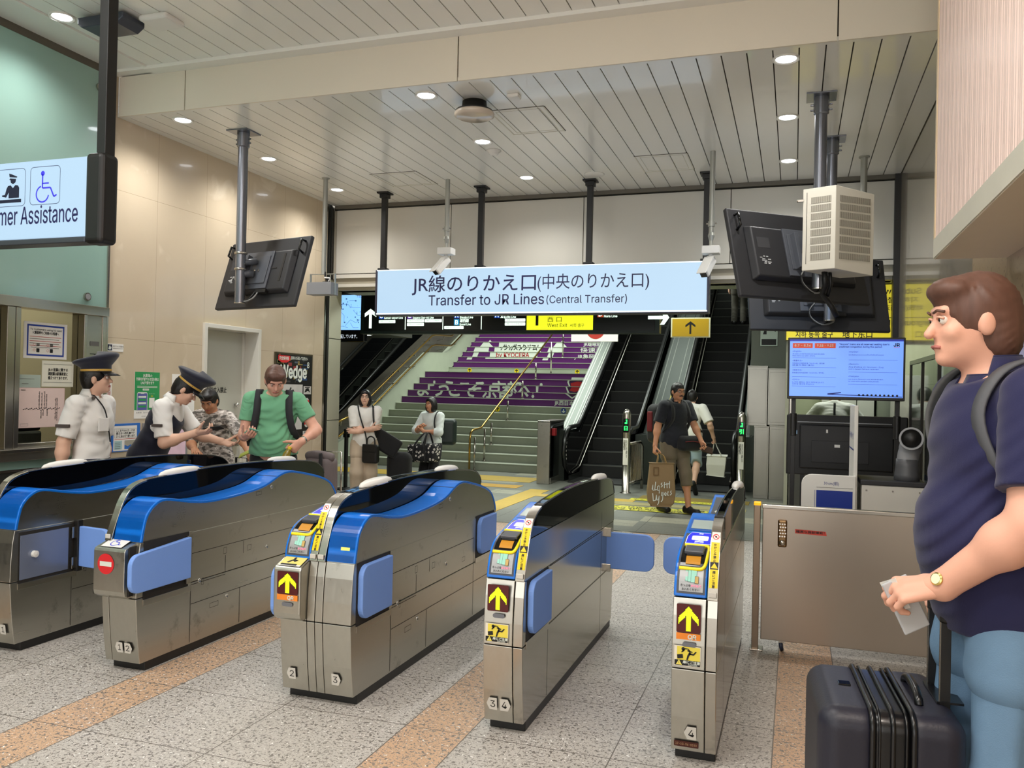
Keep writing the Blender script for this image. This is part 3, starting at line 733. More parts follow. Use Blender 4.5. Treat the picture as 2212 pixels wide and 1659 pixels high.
# ---- escalators
tread_m = M('escalator_tread', '#1d1e1c', rough=.5, var=.15, scale=30); edge_m = M('tread_edge', '#5f625b', rough=.4)
skirt_m = M('escalator_skirt', '#4c5049', rough=.22, metal=.85, var=.08); rub = M('handrail_rubber', '#161716', rough=.3, spec=.6); deck_m = M('escalator_deck', '#3a403b', rough=.34, metal=.8, var=.06)
TA = math.tan(math.radians(30))
def escalator(x0, x1, yb, label, left_rail=True, right_rail=True, n=26):
    t = empty('escalator', ((x0 + x1) / 2, yb, 0), label, 'escalator')
    mb = MB(); dy = .40; dz = dy * TA
    ys = yb + .9
    mb.box(x0, x1, yb - .15, ys, -.02, .02, tread_m)
    for i in range(n):
        y = ys + dy * i; z = dz * (i + 1)
        mb.box(x0, x1, y, y + dy + .05, z - .6 if i > 2 else -.02, z, tread_m); mb.box(x0 + .01, x1 - .01, y - .004, y + .018, z - .012, z + .002, edge_m)
    mb.box(x0, x1, ys + dy * n, ys + dy * n + 2, dz * n - .3, dz * n, tread_m)
    mb.build('step_band', t)
    def rz(y, h): return h + max(0, (y - ys + .1)) * TA
    for sd, on in ((-1, left_rail), (1, right_rail)):
        if not on: continue
        xi = x0 if sd < 0 else x1
        ye = ys + dy * n
        prof = lambda h: [(y, rz(y, h)) for y in (yb + .2, ys - .1, ye)]
        mb = MB()   # skirt and inner panel
        mb.strip([(xi - sd * .005, y, z) for y, z in ((yb - .1, 0), (ys - .1, 0), (ye, (ye - ys) * TA))], [(xi - sd * .005, y, z) for y, z in ((yb - .1, .12), (ys - .25, .12), (ye, rz(ye, .3)))], skirt_m)
        mb.tube([(xi - sd * .01, yb + .15, .16), (xi - sd * .01, ys - .25, .22), (xi - sd * .01, ys + .1, rz(ys + .1, .3)), (xi - sd * .01, ye, rz(ye, .3))], .014, steel_s, 8)
        mb.prism([(xi + sd * .02, yb + .1, .12), (xi + sd * .02, ys - .25, .12), (xi + sd * .02, ye, rz(ye, .25)), (xi + sd * .02, ye, rz(ye, .86)), (xi + sd * .02, ys - .1, .86), (xi + sd * .02, yb + .05, .86), (xi + sd * .02, yb - .12, .75), (xi + sd * .02, yb - .17, .52), (xi + sd * .02, yb - .1, .25)], (sd * .03, 0, 0), black_g)
        mb.build('balustrade', t)
        xr = xi + sd * .06
        loop = [(xr, yb + .35, .22), (xr, yb + .05, .19), (xr, yb - .14, .30), (xr, yb - .24, .52), (xr, yb - .17, .76), (xr, yb - .02, .90), (xr, yb + .15, .95), (xr, ys - .15, .97), (xr, ys + .15, rz(ys + .15, .97)), (xr, ye, rz(ye, .97))]
        MB().tube(loop, .04, rub, 12).build('handrail', t, smooth=True)
        mb = MB()
        for k in range(7): mb.box(min(xi + sd * .02, xi + sd * .10), max(xi + sd * .02, xi + sd * .10), yb - .18 + .01 * abs(k - 3), yb - .12, .32 + .07 * k, .37 + .07 * k, chrome)
        mb.build('newel_cap', t, bevel=.01)
    return t
e1 = escalator(-3.72, -2.74, 14.25, 'left of the two dark escalators, beside the stairs')
e2 = escalator(-1.92, -0.97, 14.05, 'right of the two dark escalators, with a person in grey trousers near its top')
e3 = escalator(-10.35, -9.4, 15.0, 'dark escalator beyond the stone parapet at the far left', n=22)
ye = 24.6
def deck(x0, x1, yb, h, name, label, mm=deck_m, y2=ye):
    ys = yb + .9; z = lambda y: h + max(0, y - ys + .1) * TA
    mb = MB().prism([(x0, yb, 0), (x0, y2, 0), (x0, y2, z(y2)), (x0, ys - .1, h), (x0, yb, h)], (x1 - x0, 0, 0), mm)
    for q in (.12, .3, .7, .88): xx = x0 + (x1 - x0) * q; mb.strip([(xx - .008, yb, h + .003), (xx - .008, ys - .1, h + .003), (xx - .008, y2, z(y2) + .003)], [(xx + .008, yb, h + .003), (xx + .008, ys - .1, h + .003), (xx + .008, y2, z(y2) + .003)], skirt_m)
    return struct(mb, name, label)
deck(-2.62, -2.04, 14.5, .86, 'trim_8', 'sloping steel deck between the two escalators')
deck(-4.12, -3.84, 14.3, .9, 'trim_9', 'sloping steel deck between the stairs and the left escalator')
deck(-.85, -.62, 14.3, .9, 'trim_10', 'sloping steel deck right of the right escalator')
mb = MB().box(-4.15, -3.93, 13.65, 13.72, 0, 1.07, steel); mb.box(-4.14, -3.94, 13.72, 14.6, 0, 1.05, black_g); mb.box(-4.15, -3.93, 13.65, 14.6, 1.05, 1.08, steel_s); mb.box(-4.15, -3.92, 13.72, 14.6, 0, .1, steel)
nw = tag(mb.build('escalator_end_panel', org=(-4.04, 14, 0), bevel=.006), 'steel edged black end panel between the stairs and left escalator', 'panel')
mb = MB().box(-3.94, -3.88, 13.80, 13.92, .82, .95, M('red_plastic', '#8e1d22', rough=.4)); mb.build('stop_button', nw, bevel=.01)
tape = M('yellow_tape', '#e9da2c', rough=.4)
ysd = 15.3
pv = Vector((0, math.cos(math.radians(30)), math.sin(math.radians(30))))
pn = Panel((-2.30, 15.12, .86 + (15.12 - 15.3) * TA + .008), (1, 0, 0), pv); pn.rect(0, 0, .13, 1.75, tape); pn.up(); pn.text('エスカレーターは立ち止まってお乗り', .065, 1.64, .085, blk_ink, vertical=True, bold=.03, res=1)
tag(pn.mb.build('caution_tape'), 'long yellow lettered tape on the steel deck between the escalators', 'tape')
for n, (x, y, lb) in enumerate(((-2.51, 13.12, 'steel bollard with a green display before the left escalator'), (-.76, 13.34, 'steel bollard with a green display at the right escalator'))):
    t = empty('bollard', (x, y, 0), lb, 'bollard', 'display bollards before the escalators')
    mb = MB().lathe([(.09, 0), (.09, .008), (.062, .012), (.062, 1.02), (.066, 1.03), (.066, 1.24), (.055, 1.29), (.03, 1.325), (0, 1.335)], (x, y, 0), steel_s, 24); mb.build('post', t, smooth=True)
    pn = Panel((x - .05, y - .068, .0), (1, 0, 0), (0, 0, 1)); pn.rrect(0.005, .96, .095, 1.18, .01, black_g, .004); pn.d = .0055; g = glow('green_led', '#2bff6a', 1.3)
    pn.poly([(.03, 1.10), (.07, 1.10), (.07, 1.165), (.045, 1.165), (.055, 1.13), (.03, 1.12)], g); pn.text('日' if n == 0 else '引', .05, 1.0, .06, g, align='c', bold=.04); pn.mb.build('led_display', t)
    pn = Panel((x - .045, y - .066, .45), (1, 0, 0), (0, 0, 1)); pn.rect(0.005, 0, .085, .42, paper, .003); pn.d = .0045
    pn.text('自動運転中', .028, .36, .03, blk_ink, vertical=True); pn.text('お近づきになると運転します', .062, .37, .02, blk_ink, vertical=True); pn.mb.build('notice_sticker', t)
t = empty('guard_rail', (-2.45, 13.6, 0), 'low steel guard rail behind the left bollard', 'guard rail')
mb = MB().tube([(-2.47, 13.2, .78), (-2.40, 13.75, .78), (-2.38, 13.85, .70), (-2.38, 13.85, .0)], .025, steel_s, 10); mb.tube([(-2.47, 13.2, .15), (-2.38, 13.85, .15)], .02, steel_s, 8); mb.build('frame', t, smooth=True)
mb = MB()
for k in range(9): mb.cyl((-2.46 + .009 * k, 13.26 + .065 * k, .15), (-2.46 + .009 * k, 13.26 + .065 * k, .76), .008, steel_s, 6)
mb.build('bars', t)
# brushed steel casings right of the right escalator
sc = M('casing_steel', '#8f8d84', rough=.28, metal=1.0, var=.1, scale=3)
for (a, b, y, z0, z1, lb) in ((-.58, -.36, 13.45, 0, 1.12, 'narrow lower steel casing beside the right bollard'), (-.35, -.08, 13.4, 0, 1.14, 'wide lower steel casing beneath the sloped panel'),
                          (-.70, -.40, 13.6, 1.12, 2.06, 'upper steel casing against the right escalator'), (-.39, -.10, 13.6, 1.14, 2.02, 'upper steel casing nearest the hanging screen')):
    mb = MB().prism([(a, y, z0), (b, y, z0), (b, y, z1 - .02), (a, y, z1 - .02)], (0, .8, 0), sc); mb.box(a - .004, b + .004, y - .006, y + .8, z1 - .02, z1, sc); mb.box(a + .02, b - .02, y - .004, y, z0 + .04, z1 - .06, sc)
    tag(mb.build('steel_casing', bevel=.004), lb, 'casing', 'steel casings beside the right escalator')
# light posts and far left wall details
for k, (x, y) in enumerate(((-10.75, 16.4), (-10.95, 18.2))):
    tag(MB().box(x, x + .08, y, y + .08, 0, 3.4, M('pale_post', '#b8c2b0', rough=.4)).build('light_post', bevel=.01), ('pale square post left of the far escalator', 'second pale square post behind the far escalator')[k], 'post', 'pale posts at the far escalator')
tag(MB().box(-11.2, -9.5, 14.55, 14.6, 0, 1.35, M('pale_screen', '#9fb0a2', rough=.3)).build('low_screen'), 'low pale green screen wall at the foot of the far escalator', 'screen')
for k, (x, y) in enumerate(((-9.3, 14.6), (-8.9, 16.2))):
    t = empty('round_downlight', (x, y, 2.72), ('oval downlight in the low dark soffit at far left', 'second lit downlight in the low dark soffit at far left')[k], 'downlight', 'downlights in the far left soffit')
    MB().lathe([(.0, .0), (.13, .0), (.13, .02)], (x, y, 2.72), glow('cool_lamp', '#f4fff4', 3.0), 20).build('lamp', t)
    MB().lathe([(.13, .02), (.16, .0), (.16, .03), (.13, .03)], (x, y, 2.715), steel_s, 20).build('ring', t)
struct(MB().box(-12, -8.4, 13.6, 17.5, 2.74, 2.85, M('soffit_dark', '#4a4b45', rough=.5)), 'ceiling_soffit', 'low dark soffit at far left')

# booth behind the opening at the right
mb = MB().box(-.06, 1.03, 10.2, 10.3, 0, 1.36, M('booth_stone', '#55564d', rough=.3, var=.08)); mb.box(-.06, 1.03, 10.2, 10.32, 1.36, 1.385, steel_s); mb.box(-.06, -.02, 10.2, 10.3, 1.36, 2.23, steel_s); mb.box(-.06, 1.03, 10.2, 10.3, 2.2, 2.95, MATS['booth_stone'])
mb.box(-.06, 1.03, 12.3, 12.4, 0, 3.2, M('booth_wall', '#b4b79d', rough=.7)); mb.box(-.1, -.05, 10.2, 12.4, 0, 3.2, MATS['booth_wall']); mb.box(-.06, 1.03, 10.3, 12.4, 3.2, 3.25, white_panel)
struct(mb, 'wall_booth', 'lit staff booth behind the black screen')
t = empty('booth_cabinet', (.75, 12.1, 0), 'pale lockers in the lit booth behind the seated person', 'lockers')
for k in range(3): MB().box(.35 + .22 * k, .56 + .22 * k, 11.95, 12.28, 0, 1.9, white_pl).build('locker_door', t, bevel=.004)
struct(MB().box(-.04, 1.03, 10.24, 10.248, 1.385, 2.2, glass), 'window_2', 'glass pane of the lit booth')

# ================================================================ ticket gates
blue_p = M('gate_blue', '#1473dc', rough=0.22, coat=0.15, spec=.4, var=0.02)
flap_m = M('flap_blue_foam', '#7ba2ea', rough=0.55, var=0.03, bump=.1, bscale=200)
smoke = M('smoked_panel', '#07080b', rough=0.035, var=0.0, spec=0.7)
mirror_st = M('polished_side_steel', '#b3aea4', rough=0.16, metal=1.0, var=.03, scale=3)
dgrey = M('reader_dark_grey', '#4a4d55', rough=0.35, var=0.03); silver = M('silver_sticker', '#a9abac', rough=0.35, metal=.3, var=.04)
lcd = M('lcd_grey', '#a9b7b2', rough=0.15, emit=.10, ecol='#a9b7b2'); seam_m = M('panel_seam', '#2a2723', rough=.7)
orange = M('slot_orange', '#c98a1e', rough=.4); yel_ring = M('yellow_ring', '#f7dd1d', rough=.3, emit=.12, ecol='#f7dd1d')
led_dk = M('led_matrix', '#4a1010', rough=.15, emit=.12, ecol='#5a1414'); led_y = glow('led_arrow', '#cdf01c', 1.0)
ic_blue = glow('ic_blue', '#1c22e0', .55); ic_wht = glow('ic_white', '#dfe4ff', .65); plate_w = M('number_plate', '#cfcbc2', rough=.4)
red_s = M('sign_red', '#d92a2f', rough=.4); org_s = M('qr_orange', '#f08a2c', rough=.4); teal = M('ticket_teal', '#9fdccb', rough=.5); tan = M('ticket_tan', '#c7a765', rough=.5)
def spline(P, n=5):
    out = []
    for i in range(len(P) - 1):
        p0, p1, p2, p3 = P[max(0, i - 1)], P[i], P[i + 1], P[min(len(P) - 1, i + 2)]
        for k in range(n):
            t = k / n
            out.append(tuple(.5 * (2 * b + (c - a) * t + (2 * a - 5 * b + 4 * c - d) * t * t + (3 * b - a - 3 * c + d) * t ** 3) for a, b, c, d in zip(p0, p1, p2, p3)))
    return out + [tuple(P[-1])]
class Curved(Panel):
    """a printed face wrapped over a profile in the y-z plane: a runs along x, b along the profile"""
    def __init__(s, prof, x0, mb=None):
        Panel.__init__(s, (x0, 0, 0), (1, 0, 0), (0, 0, 1), mb); s.pf = prof; s.L = [0]; s.d = .0012
        for (a, b), (c, d) in zip(prof[:-1], prof[1:]): s.L.append(s.L[-1] + math.hypot(c - a, d - b))
    def P(s, a, b, d=None):
        d = s.d if d is None else d; i = 0
        while i < len(s.L) - 2 and s.L[i + 1] < b: i += 1
        (y0, z0), (y1, z1) = s.pf[i], s.pf[i + 1]; l = s.L[i + 1] - s.L[i]; t = (b - s.L[i]) / l
        return Vector((s.o.x + a, y0 + (y1 - y0) * t - (z1 - z0) / l * d, z0 + (z1 - z0) * t + (y1 - y0) / l * d))
    def at(s, y=None, z=None):
        """arc length of the first point reaching y (or z)"""
        k, v = (0, y) if y is not None else (1, z)
        for i in range(len(s.pf) - 1):
            a, b = s.pf[i][k], s.pf[i + 1][k]
            if min(a, b) <= v <= max(a, b) and a != b: return s.L[i] + (s.L[i + 1] - s.L[i]) * (v - a) / (b - a)
        return s.L[-1]
    def rib(s, a0, b0, a1, b1, m, n=10):
        bs = [b0 + (b1 - b0) * i / n for i in range(n + 1)]
        s.mb.strip([s.P(a1, b) for b in bs], [s.P(a0, b) for b in bs], m); return s
def thick(mb, prof, x0, x1, t, m):
    """a shell of thickness t under a profile, x0..x1 wide"""
    inn = []
    for i, (y, z) in enumerate(prof):
        a, b = prof[max(0, i - 1)], prof[min(len(prof) - 1, i + 1)]; l = math.hypot(b[0] - a[0], b[1] - a[1]) or 1
        inn.append((y + (b[1] - a[1]) / l * t, z - (b[0] - a[0]) / l * t))
    n = len(prof); vs = [(x, y, z) for x in (x0, x1) for P in (prof, inn) for y, z in P]; fs = []
    for i in range(n - 1):
        fs += [(i, i + 1, 2 * n + i + 1, 2 * n + i), (n + i, 3 * n + i, 3 * n + i + 1, n + i + 1), (i, n + i, n + i + 1, i + 1), (2 * n + i, 2 * n + i + 1, 3 * n + i + 1, 3 * n + i)]
    fs += [(0, 2 * n, 3 * n, n), (n - 1, 2 * n - 1, 4 * n - 1, 3 * n - 1)]
    mb.add(vs, fs, m)
LOWF = [(3.690, .05), (3.668, .2), (3.655, .36), (3.651, .412)]
MIDF = [(3.651, .416), (3.653, .52), (3.662, .64), (3.675, .714)]
EXIT = spline([(3.675, .718), (3.69, .79), (3.715, .862), (3.775, .918), (3.865, .94), (4.06, .905), (4.25, .885), (4.56, .895), (4.795, .922), (4.96, .975), (5.06, .992), (5.18, .982), (5.48, .92), (5.64, .86), (5.725, .77), (5.742, .716)], 4)
READ = spline([(3.675, .718), (3.688, .784), (3.728, .853), (3.80, .892), (3.915, .916), (4.132, .958), (4.30, .988), (4.36, .988), (4.43, .955), (4.52, .90), (4.7, .875), (5.05, .872), (5.31, .897), (5.56, .94), (5.63, .93), (5.70, .85), (5.735, .716)], 4)
FIN = spline([(3.662, .714), (3.69, .79), (3.715, .85), (3.75, .925), (3.805, .988), (3.90, 1.024), (4.06, 1.037), (4.44, 1.056), (4.8, 1.056), (5.2, 1.046), (5.54, 1.022), (5.70, 1.002), (5.80, .968), (5.86, .90), (5.85, .716)], 5)
FINS = spline([(3.662, .714), (3.69, .79), (3.715, .85), (3.75, .925), (3.805, .988), (3.90, 1.026), (4.06, 1.046), (4.44, 1.064), (4.9, 1.06), (5.3, 1.040), (5.52, 1.018), (5.63, .975), (5.68, .88), (5.675, .716)], 5)
def rear(y): return [(y, .714), (y + .012, .42), (y - .025, .05)]
def flap(mb, o, u, w, h, t=.03, taper=0.0, m=None):
    """rounded foam flap: hinge corner o, running along u for w, h high"""
    u = Vector(u).normalized(); nrm = u.cross(Vector((0, 0, 1))); r = .06; pts = []
    hs = h - taper
    for cx, cy, a0 in ((w - r, hs - r - taper * .0, 90), (w - r, r, 0)):
        for k in range(7):
            a = math.radians(a0 - 15 * k); pts.append((cx + r * math.cos(a), (cy + r * math.sin(a))))
    pts = [(0, h), ] + pts + [(.0, 0)]
    o = Vector(o) - nrm * t / 2
    mb.prism([o + u * a + Vector((0, 0, b)) for a, b in pts], nrm * t, m or flap_m)
def recess_side(t, x, sg, y0, y1, z0, z1, name):
    """door pocket on a side face: dark lining, steel lip"""
    mb = MB(); e = .0018 * sg
    mb.box(min(x, x + e), max(x, x + e), y0, y1, z0, z1, seam_m)
    mb.box(min(x, x + 2.5 * e), max(x, x + 2.5 * e), y0, y1 + .02, z0 - .035, z0, steel_s)
    for zz in (z0 + .02, z1 - .09): mb.box(min(x, x + 12 * e), max(x, x + 12 * e), y1 - .035, y1 - .005, zz, zz + .07, steel_s)
    mb.box(min(x, x + 2.2 * e), max(x, x + 2.2 * e), y1, y1 + .022, z0 - .035, z1, steel)
    return mb.build(name, t, bevel=.002)
def seams(t, x, sg, L, locks=(), rects=()):
    mb = MB(); e = .0009 * sg
    for y0, z0, y1, z1 in L:
        w = .0018
        if abs(y1 - y0) > abs(z1 - z0): mb.poly([(x + e, y0, z0 - w), (x + e, y1, z1 - w), (x + e, y1, z1 + w), (x + e, y0, z0 + w)], seam_m)
        else: mb.poly([(x + e, y0 - w, z0), (x + e, y0 + w, z0), (x + e, y1 + w, z1), (x + e, y1 - w, z1)], seam_m)
    for y0, z0, y1, z1 in rects:
        for a, b, c, d in ((y0, z0, y1, z0 + .002), (y0, z1 - .002, y1, z1), (y0, z0, y0 + .002, z1), (y1 - .002, z0, y1, z1)): mb.poly([(x + e, a, b), (x + e, c, b), (x + e, c, d), (x + e, a, d)], seam_m)
    mb.build('panel_joint', t)
    for y, z in locks:
        mb = MB().lathe([(.014, 0), (.014, .004), (.009, .005), (.007, .002), (0, .002)], (x, y, z), chrome, 18, ax=(sg, 0, 0)); mb.build('key_lock', t, smooth=True)
LAST_GATE = {}
def gate(label, fa, fb, fp, reader=None, exit_=None, box=None, one_side=False, nums=(), domes=(), strip=None, dbl=False):
    X0 = min(v for v in (fa, reader[0] if reader else 9, exit_[0] if exit_ else 9)); X1 = max(v for v in (fb, reader[1] if reader else -9, exit_[1] if exit_ else -9))
    t = empty('ticket_gate', ((X0 + X1) / 2, 4.7, 0), label, 'ticket gate', 'ticket gates in a row')
    re_ = 5.66 if one_side else 5.72
    mb = MB().box(X0 + .012, X1 - .004, 3.735, re_ - .04, 0, .055, black_m); mb.build('plinth', t, bevel=.004)
    def body(x0, x1, nm, ztop=None, m=steel, rr=None):
        mb = MB(); r = rr or re_
        lo = LOWF + [(r + .012, .412), (r - .025, .05)]
        mb.prism([(x0, y, z) for y, z in lo], (x1 - x0, 0, 0), m)
        md = MIDF + [(r, .714), (r + .012, .416)]
        mb.prism([(x0, y, z) for y, z in md], (x1 - x0, 0, 0), m)
        return mb.build(nm, t, bevel=.003)
    side_m = mirror_st if one_side else steel
    # fin: steel post, smoked panel, curved steel nose and rim
    w = fb - fa; parts = ((fa, (fa + fb) / 2 - .0015), ((fa + fb) / 2 + .0015, fb)) if dbl else ((fa, fb),)
    for a, b in parts: body(a, b, 'fin_post', m=side_m)
    mb = MB()
    if one_side:
        mb.prism([(fa + .002, y, z) for y, z in ([(3.664, .716)] + [p for p in FINS if p[1] < .90 and p[0] < 4] + [(3.738, .90), (5.672, .90), (5.67, .716)])], (w - .002, 0, 0), side_m)
        mb.build('side_panel', t, bevel=.002); mb = MB()
        mb.prism([(fa + .003, y, z) for y, z in [(3.745, .902)] + [p for p in FINS if p[1] > .905] + [(5.668, .902)]], (w - .006, 0, 0), smoke)
    else: mb.prism([(fa + .003, y, z) for y, z in fp], (w - .006, 0, 0), smoke)
    mb.build('smoked_fin_panel', t, bevel=.002)
    nose = [p for p in fp if p[0] <= 3.93 and p[1] > .7]
    mb = MB()
    for a, b in parts: thick(mb, [(y - .002, z + .002) for y, z in nose], a, b, .012, steel_s)
    mb.build('curved_nose_band', t, bevel=.0025)
    mb = MB(); top = [p for p in fp if p[0] > 3.92 and p[1] > .88]
    for x in (fa + .004, fb - .004): mb.tube([(x, y, z - .001) for y, z in top], .0045, M('dark_chrome', '#5c5e60', rough=.18, metal=1), 6)
    if dbl: mb.strip([((fa + fb) / 2 - .003, y, z + .001) for y, z in top], [((fa + fb) / 2 + .003, y, z + .001) for y, z in top], MATS['dark_chrome'])
    mb.build('rim', t, smooth=True)
    for a, b in parts:
        mb = MB(); mb.box(a + w * .12 / len(parts), b - w * .12 / len(parts), 3.657, 3.664, .728, .752, plate_w); mb.build('latch', t, bevel=.003)
    for y in domes:
        c = Curved(fp, 0); zt = c.P(0, c.at(y=y), 0).z
        mb = MB().lathe([(1.0, 0), (1.0, .18), (.92, .55), (.7, .85), (.4, .98), (0, 1.0)], (0, 0, 0), white_pl, 28)
        mb.v = [((fa + fb) / 2 + p[0] * (.047 if dbl else .034), y + p[1] * .18, zt - .004 + p[2] * .034 + (p[1] * .18) * (.03 if y < 4.6 else -.04)) for p in mb.v]
        mb.build('signal_lamp', t, smooth=True)
    if strip is not None:
        a0, a1 = strip; cc = Curved(nose, a0); wd = a1 - a0; cc.d = .0035
        b1 = cc.at(z=.985); bw = cc.at(z=.947); b0 = cc.at(z=.765)
        cc.rib(.003, b0, wd - .003, bw, yel); cc.rib(.003, bw, wd - .003, b1, M('white_vinyl2', '#f3efe9', rough=.35)); cc.up()
        mid = b0 + (bw - b0) * .475; cc.rib(.003, mid - .016, wd - .003, mid + .016, blk_ink); cc.up()
        cc.poly([(wd / 2 - .015, mid - .011), (wd / 2 + .015, mid - .011), (wd / 2, mid + .013)], yel); cc.rect(wd / 2 - .001, mid - .006, wd / 2 + .001, mid + .005, blk_ink)
        cc.ring(wd / 2, (bw + b1) / 2, .014, .003, red_s, 18); cc.line([(wd / 2 - .009, (bw + b1) / 2 + .009), (wd / 2 + .009, (bw + b1) / 2 - .009)], .003, red_s); cc.disc(wd / 2, (bw + b1) / 2, .004, blk_ink, 8)
        up_, lo_ = 'かけこみ禁止', '扉にご注意'
        h1 = (bw - mid - .02) / 6.6; h2 = (mid - .016 - b0) / 5.6
        cc.text(up_, wd / 2, bw - h1 * 1.0, h1 * .82, blk_ink, vertical=False) if False else None
        for i, ch in enumerate(up_): cc.text(ch, wd / 2, bw - .003 - h1 * (i + 1) * 1.08, h1 * .74, blk_ink, align='c', bold=.03, res=1)
        for i, ch in enumerate(lo_): cc.text(ch, wd / 2, mid - .018 - h2 * (i + 1) * 1.08, h2 * .74, blk_ink, align='c', bold=.03, res=1)
        tag(cc.mb.build('caution_label', t), 'yellow caution strip with vertical Japanese lettering')
    if reader:
        a, b = reader; wd = b - a; b -= .003
        body(a, b, 'reader_body', rr=5.72)
        mb = MB().prism([(a, y, z) for y, z in READ], (b - a, 0, 0), blue_p); mb.build('reader_housing', t, bevel=.006, seg=3)
        c = Curved(READ, a); s = lambda y=None, z=None: c.at(y=y, z=z)
        c.d = .002; c.rib(wd * .08, c.at(z=.733), wd * .92, c.at(y=4.02), dgrey, 24); c.d = .0032
        c.mb.build('reader_face', t); c = Curved(READ, a); c.d = .0034
        z0, z1 = c.at(z=.742), c.at(z=.838); c.rib(wd * .15, z0, wd * .86, z1, silver); c.up()
        q = lambda u, v: (wd * u, z0 + (z1 - z0) * v)
        for u0, u1, v0, v1, m_ in ((.33, .50, .42, .93, teal), (.41, .56, .40, .90, teal), (.50, .66, .38, .87, teal), (.62, .72, .35, .62, tan)):
            c.rect(q(u0, 0)[0] - .0012, q(0, v0)[1] - .0012, q(u1, 0)[0] + .0012, q(0, v1)[1] + .0012, blk_ink); c.up(); c.rect(q(u0, 0)[0], q(0, v0)[1], q(u1, 0)[0], q(0, v1)[1], m_); c.up()
        c.text('きっぷを', *q(.2, .20), .0085, blk_ink, w=wd * .3, bold=.03, res=1); c.text('かさねて', *q(.51, .20), .0085, M('pink_ink', '#ff86a8', rough=.4, emit=.2, ecol='#ff86a8'), w=wd * .3, bold=.05, res=1)
        c.text('お入れください', *q(.5, .05), .0085, blk_ink, w=wd * .52, align='c', bold=.03, res=1)
        tag(c.mb.build('ticket_sticker', t), 'silver sticker with tickets and Japanese lettering')
        c = Curved(READ, a); c.d = .004; r0, r1 = c.at(y=3.712), c.at(y=3.86); 
        mb = MB(); path = []
        for u, v in ((.13, 0), (.4, 0), (.72, 0), (.84, .04), (.90, .16), (.93, .5), (.94, .75), (.90, .93), (.80, .99), (.5, 1), (.16, 1)): path.append(c.P(wd * u, r0 + (r1 - r0) * v, .006))
        mb.tube(spline([tuple(p) for p in path], 4), .0075, yel_ring, 8); mb.build('slot_ring', t, smooth=True)
        mb = MB(); hood = Curved(READ, a, mb); hood.d = .004; hood.rib(wd * .14, r0 + .012, wd * .86, r1 - .01, black_g, 10)
        hood.d = .007; hood.rib(wd * .30, r0 + .02, wd * .74, r0 + .065, orange, 4); hood.d = .010; hood.rib(wd * .30, r0 + .066, wd * .74, r0 + .075, seam_m, 2)
        sl = mb.build('ticket_slot', t)
        mb = MB(); mb.prism([(a + wd * .22, *hood.P(0, r0 + .08, .004).yz), (a + wd * .22, *hood.P(0, r0 + .082, .022).yz), (a + wd * .22, *hood.P(0, r1 - .02, .014).yz), (a + wd * .22, *hood.P(0, r1 - .012, .003).yz)], (wd * .58, 0, 0), M('slot_hood', '#5b5e66', rough=.12, coat=.6)); mb.build('hood', sl, bevel=.004)
        c = Curved(READ, a); c.d = .0042; i0, i1 = c.at(y=3.885), c.at(y=4.03); h = i1 - i0
        def dome(e, m_): c.poly([(wd * .14 + e, i0 + e), (wd * .97 - e, i0 + e), (wd * .97 - e, i0 + h * .6), (wd * .88, i1 - e * 1.5), (wd * .24, i1 - e * 1.5), (wd * .14 + e, i0 + h * .6)], m_); c.up()
        dome(0, ic_wht); dome(.003, ic_blue); c.rrect(wd * .3, i0 + h * .30, wd * .82, i0 + h * .68, .008, ic_wht); c.up(); c.text('IC', wd * .56, i0 + h * .82, .013, ic_wht, align='c', bold=.05, res=1)
        c.text('QR', wd * .56, i0 + h * .41, .014, M('qr_grey', '#b9bfd8', rough=.4, emit=.3, ecol='#b9bfd8'), align='c', res=1)
        for k in range(3): c.poly([(wd * .42, i0 + h * (.07 + .06 * k)), (wd * .56, i0 + h * (.13 + .06 * k)), (wd * .70, i0 + h * (.07 + .06 * k)), (wd * .70, i0 + h * (.10 + .06 * k)), (wd * .56, i0 + h * (.16 + .06 * k)), (wd * .42, i0 + h * (.10 + .06 * k))], ic_wht)
        tag(c.mb.build('card_reader_pad', t), 'glowing blue card reader pad')
        c = Curved(READ, a); c.d = .002; c.rib(wd * .10, c.at(y=4.06), wd * .98, c.at(y=4.235), M('bezel_blue', '#1b5fbd', rough=.3)); c.d = .0036; c.rib(wd * .16, c.at(y=4.085), wd * .98, c.at(y=4.21), lcd); tag(c.mb.build('display', t), 'small grey display')
        c = Curved(READ, a); c.d = .002; c.rib(wd * .12, c.at(y=5.12), wd * .95, c.at(y=5.52), dgrey, 12); c.d = .004; c.ring(wd * .6, c.at(y=5.2), .05, .012, wht_vin, 24); c.disc(wd * .6, c.at(y=5.2), .02, blk_ink, 12); c.mb.build('rear_reader_face', t)
        # front: led arrow, sensor, stickers
        fy = 3.648; off = 0
        if box:
            mb = MB().prism([(a - .004, 3.70, .728), (a - .004, 3.60, .690), (a - .004, 3.592, .675), (a - .004, 3.592, .46), (a - .004, 3.60, .435), (a - .004, 3.625, .42), (a - .004, 3.70, .42)], (wd, 0, 0), steel); mb.build('display_box', t, bevel=.006)
            pl = Panel((a + .012, 3.604, .6925), (1, 0, 0), (0, .932, .362)); pl.d = .002
            pl.rect(0, 0, wd - .03, .09, paper); pl.up(); pl.rect(0, .012, wd - .03, .085, M('pale_yellow', '#f0dc7a', rough=.5)); pl.up(); pl.disc(.062, .068, .008, blk_ink, 12); pl.poly([(.03, .03), (.06, .062), (.09, .05), (.075, .035), (.06, .045), (.045, .025)], blk_ink); pl.rect(.01, .004, .10, .018, blk_ink); pl.mb.build('running_figure_sticker', t)
            fy = 3.591; zt, zl = .668, .555
        else: zt, zl = .695, .572
        p = Panel((a, fy, 0), (1, 0, 0), (0, 0, 1)); p.d = .003
        l0, l1 = wd * .13, wd * (.84 if not box else .9)
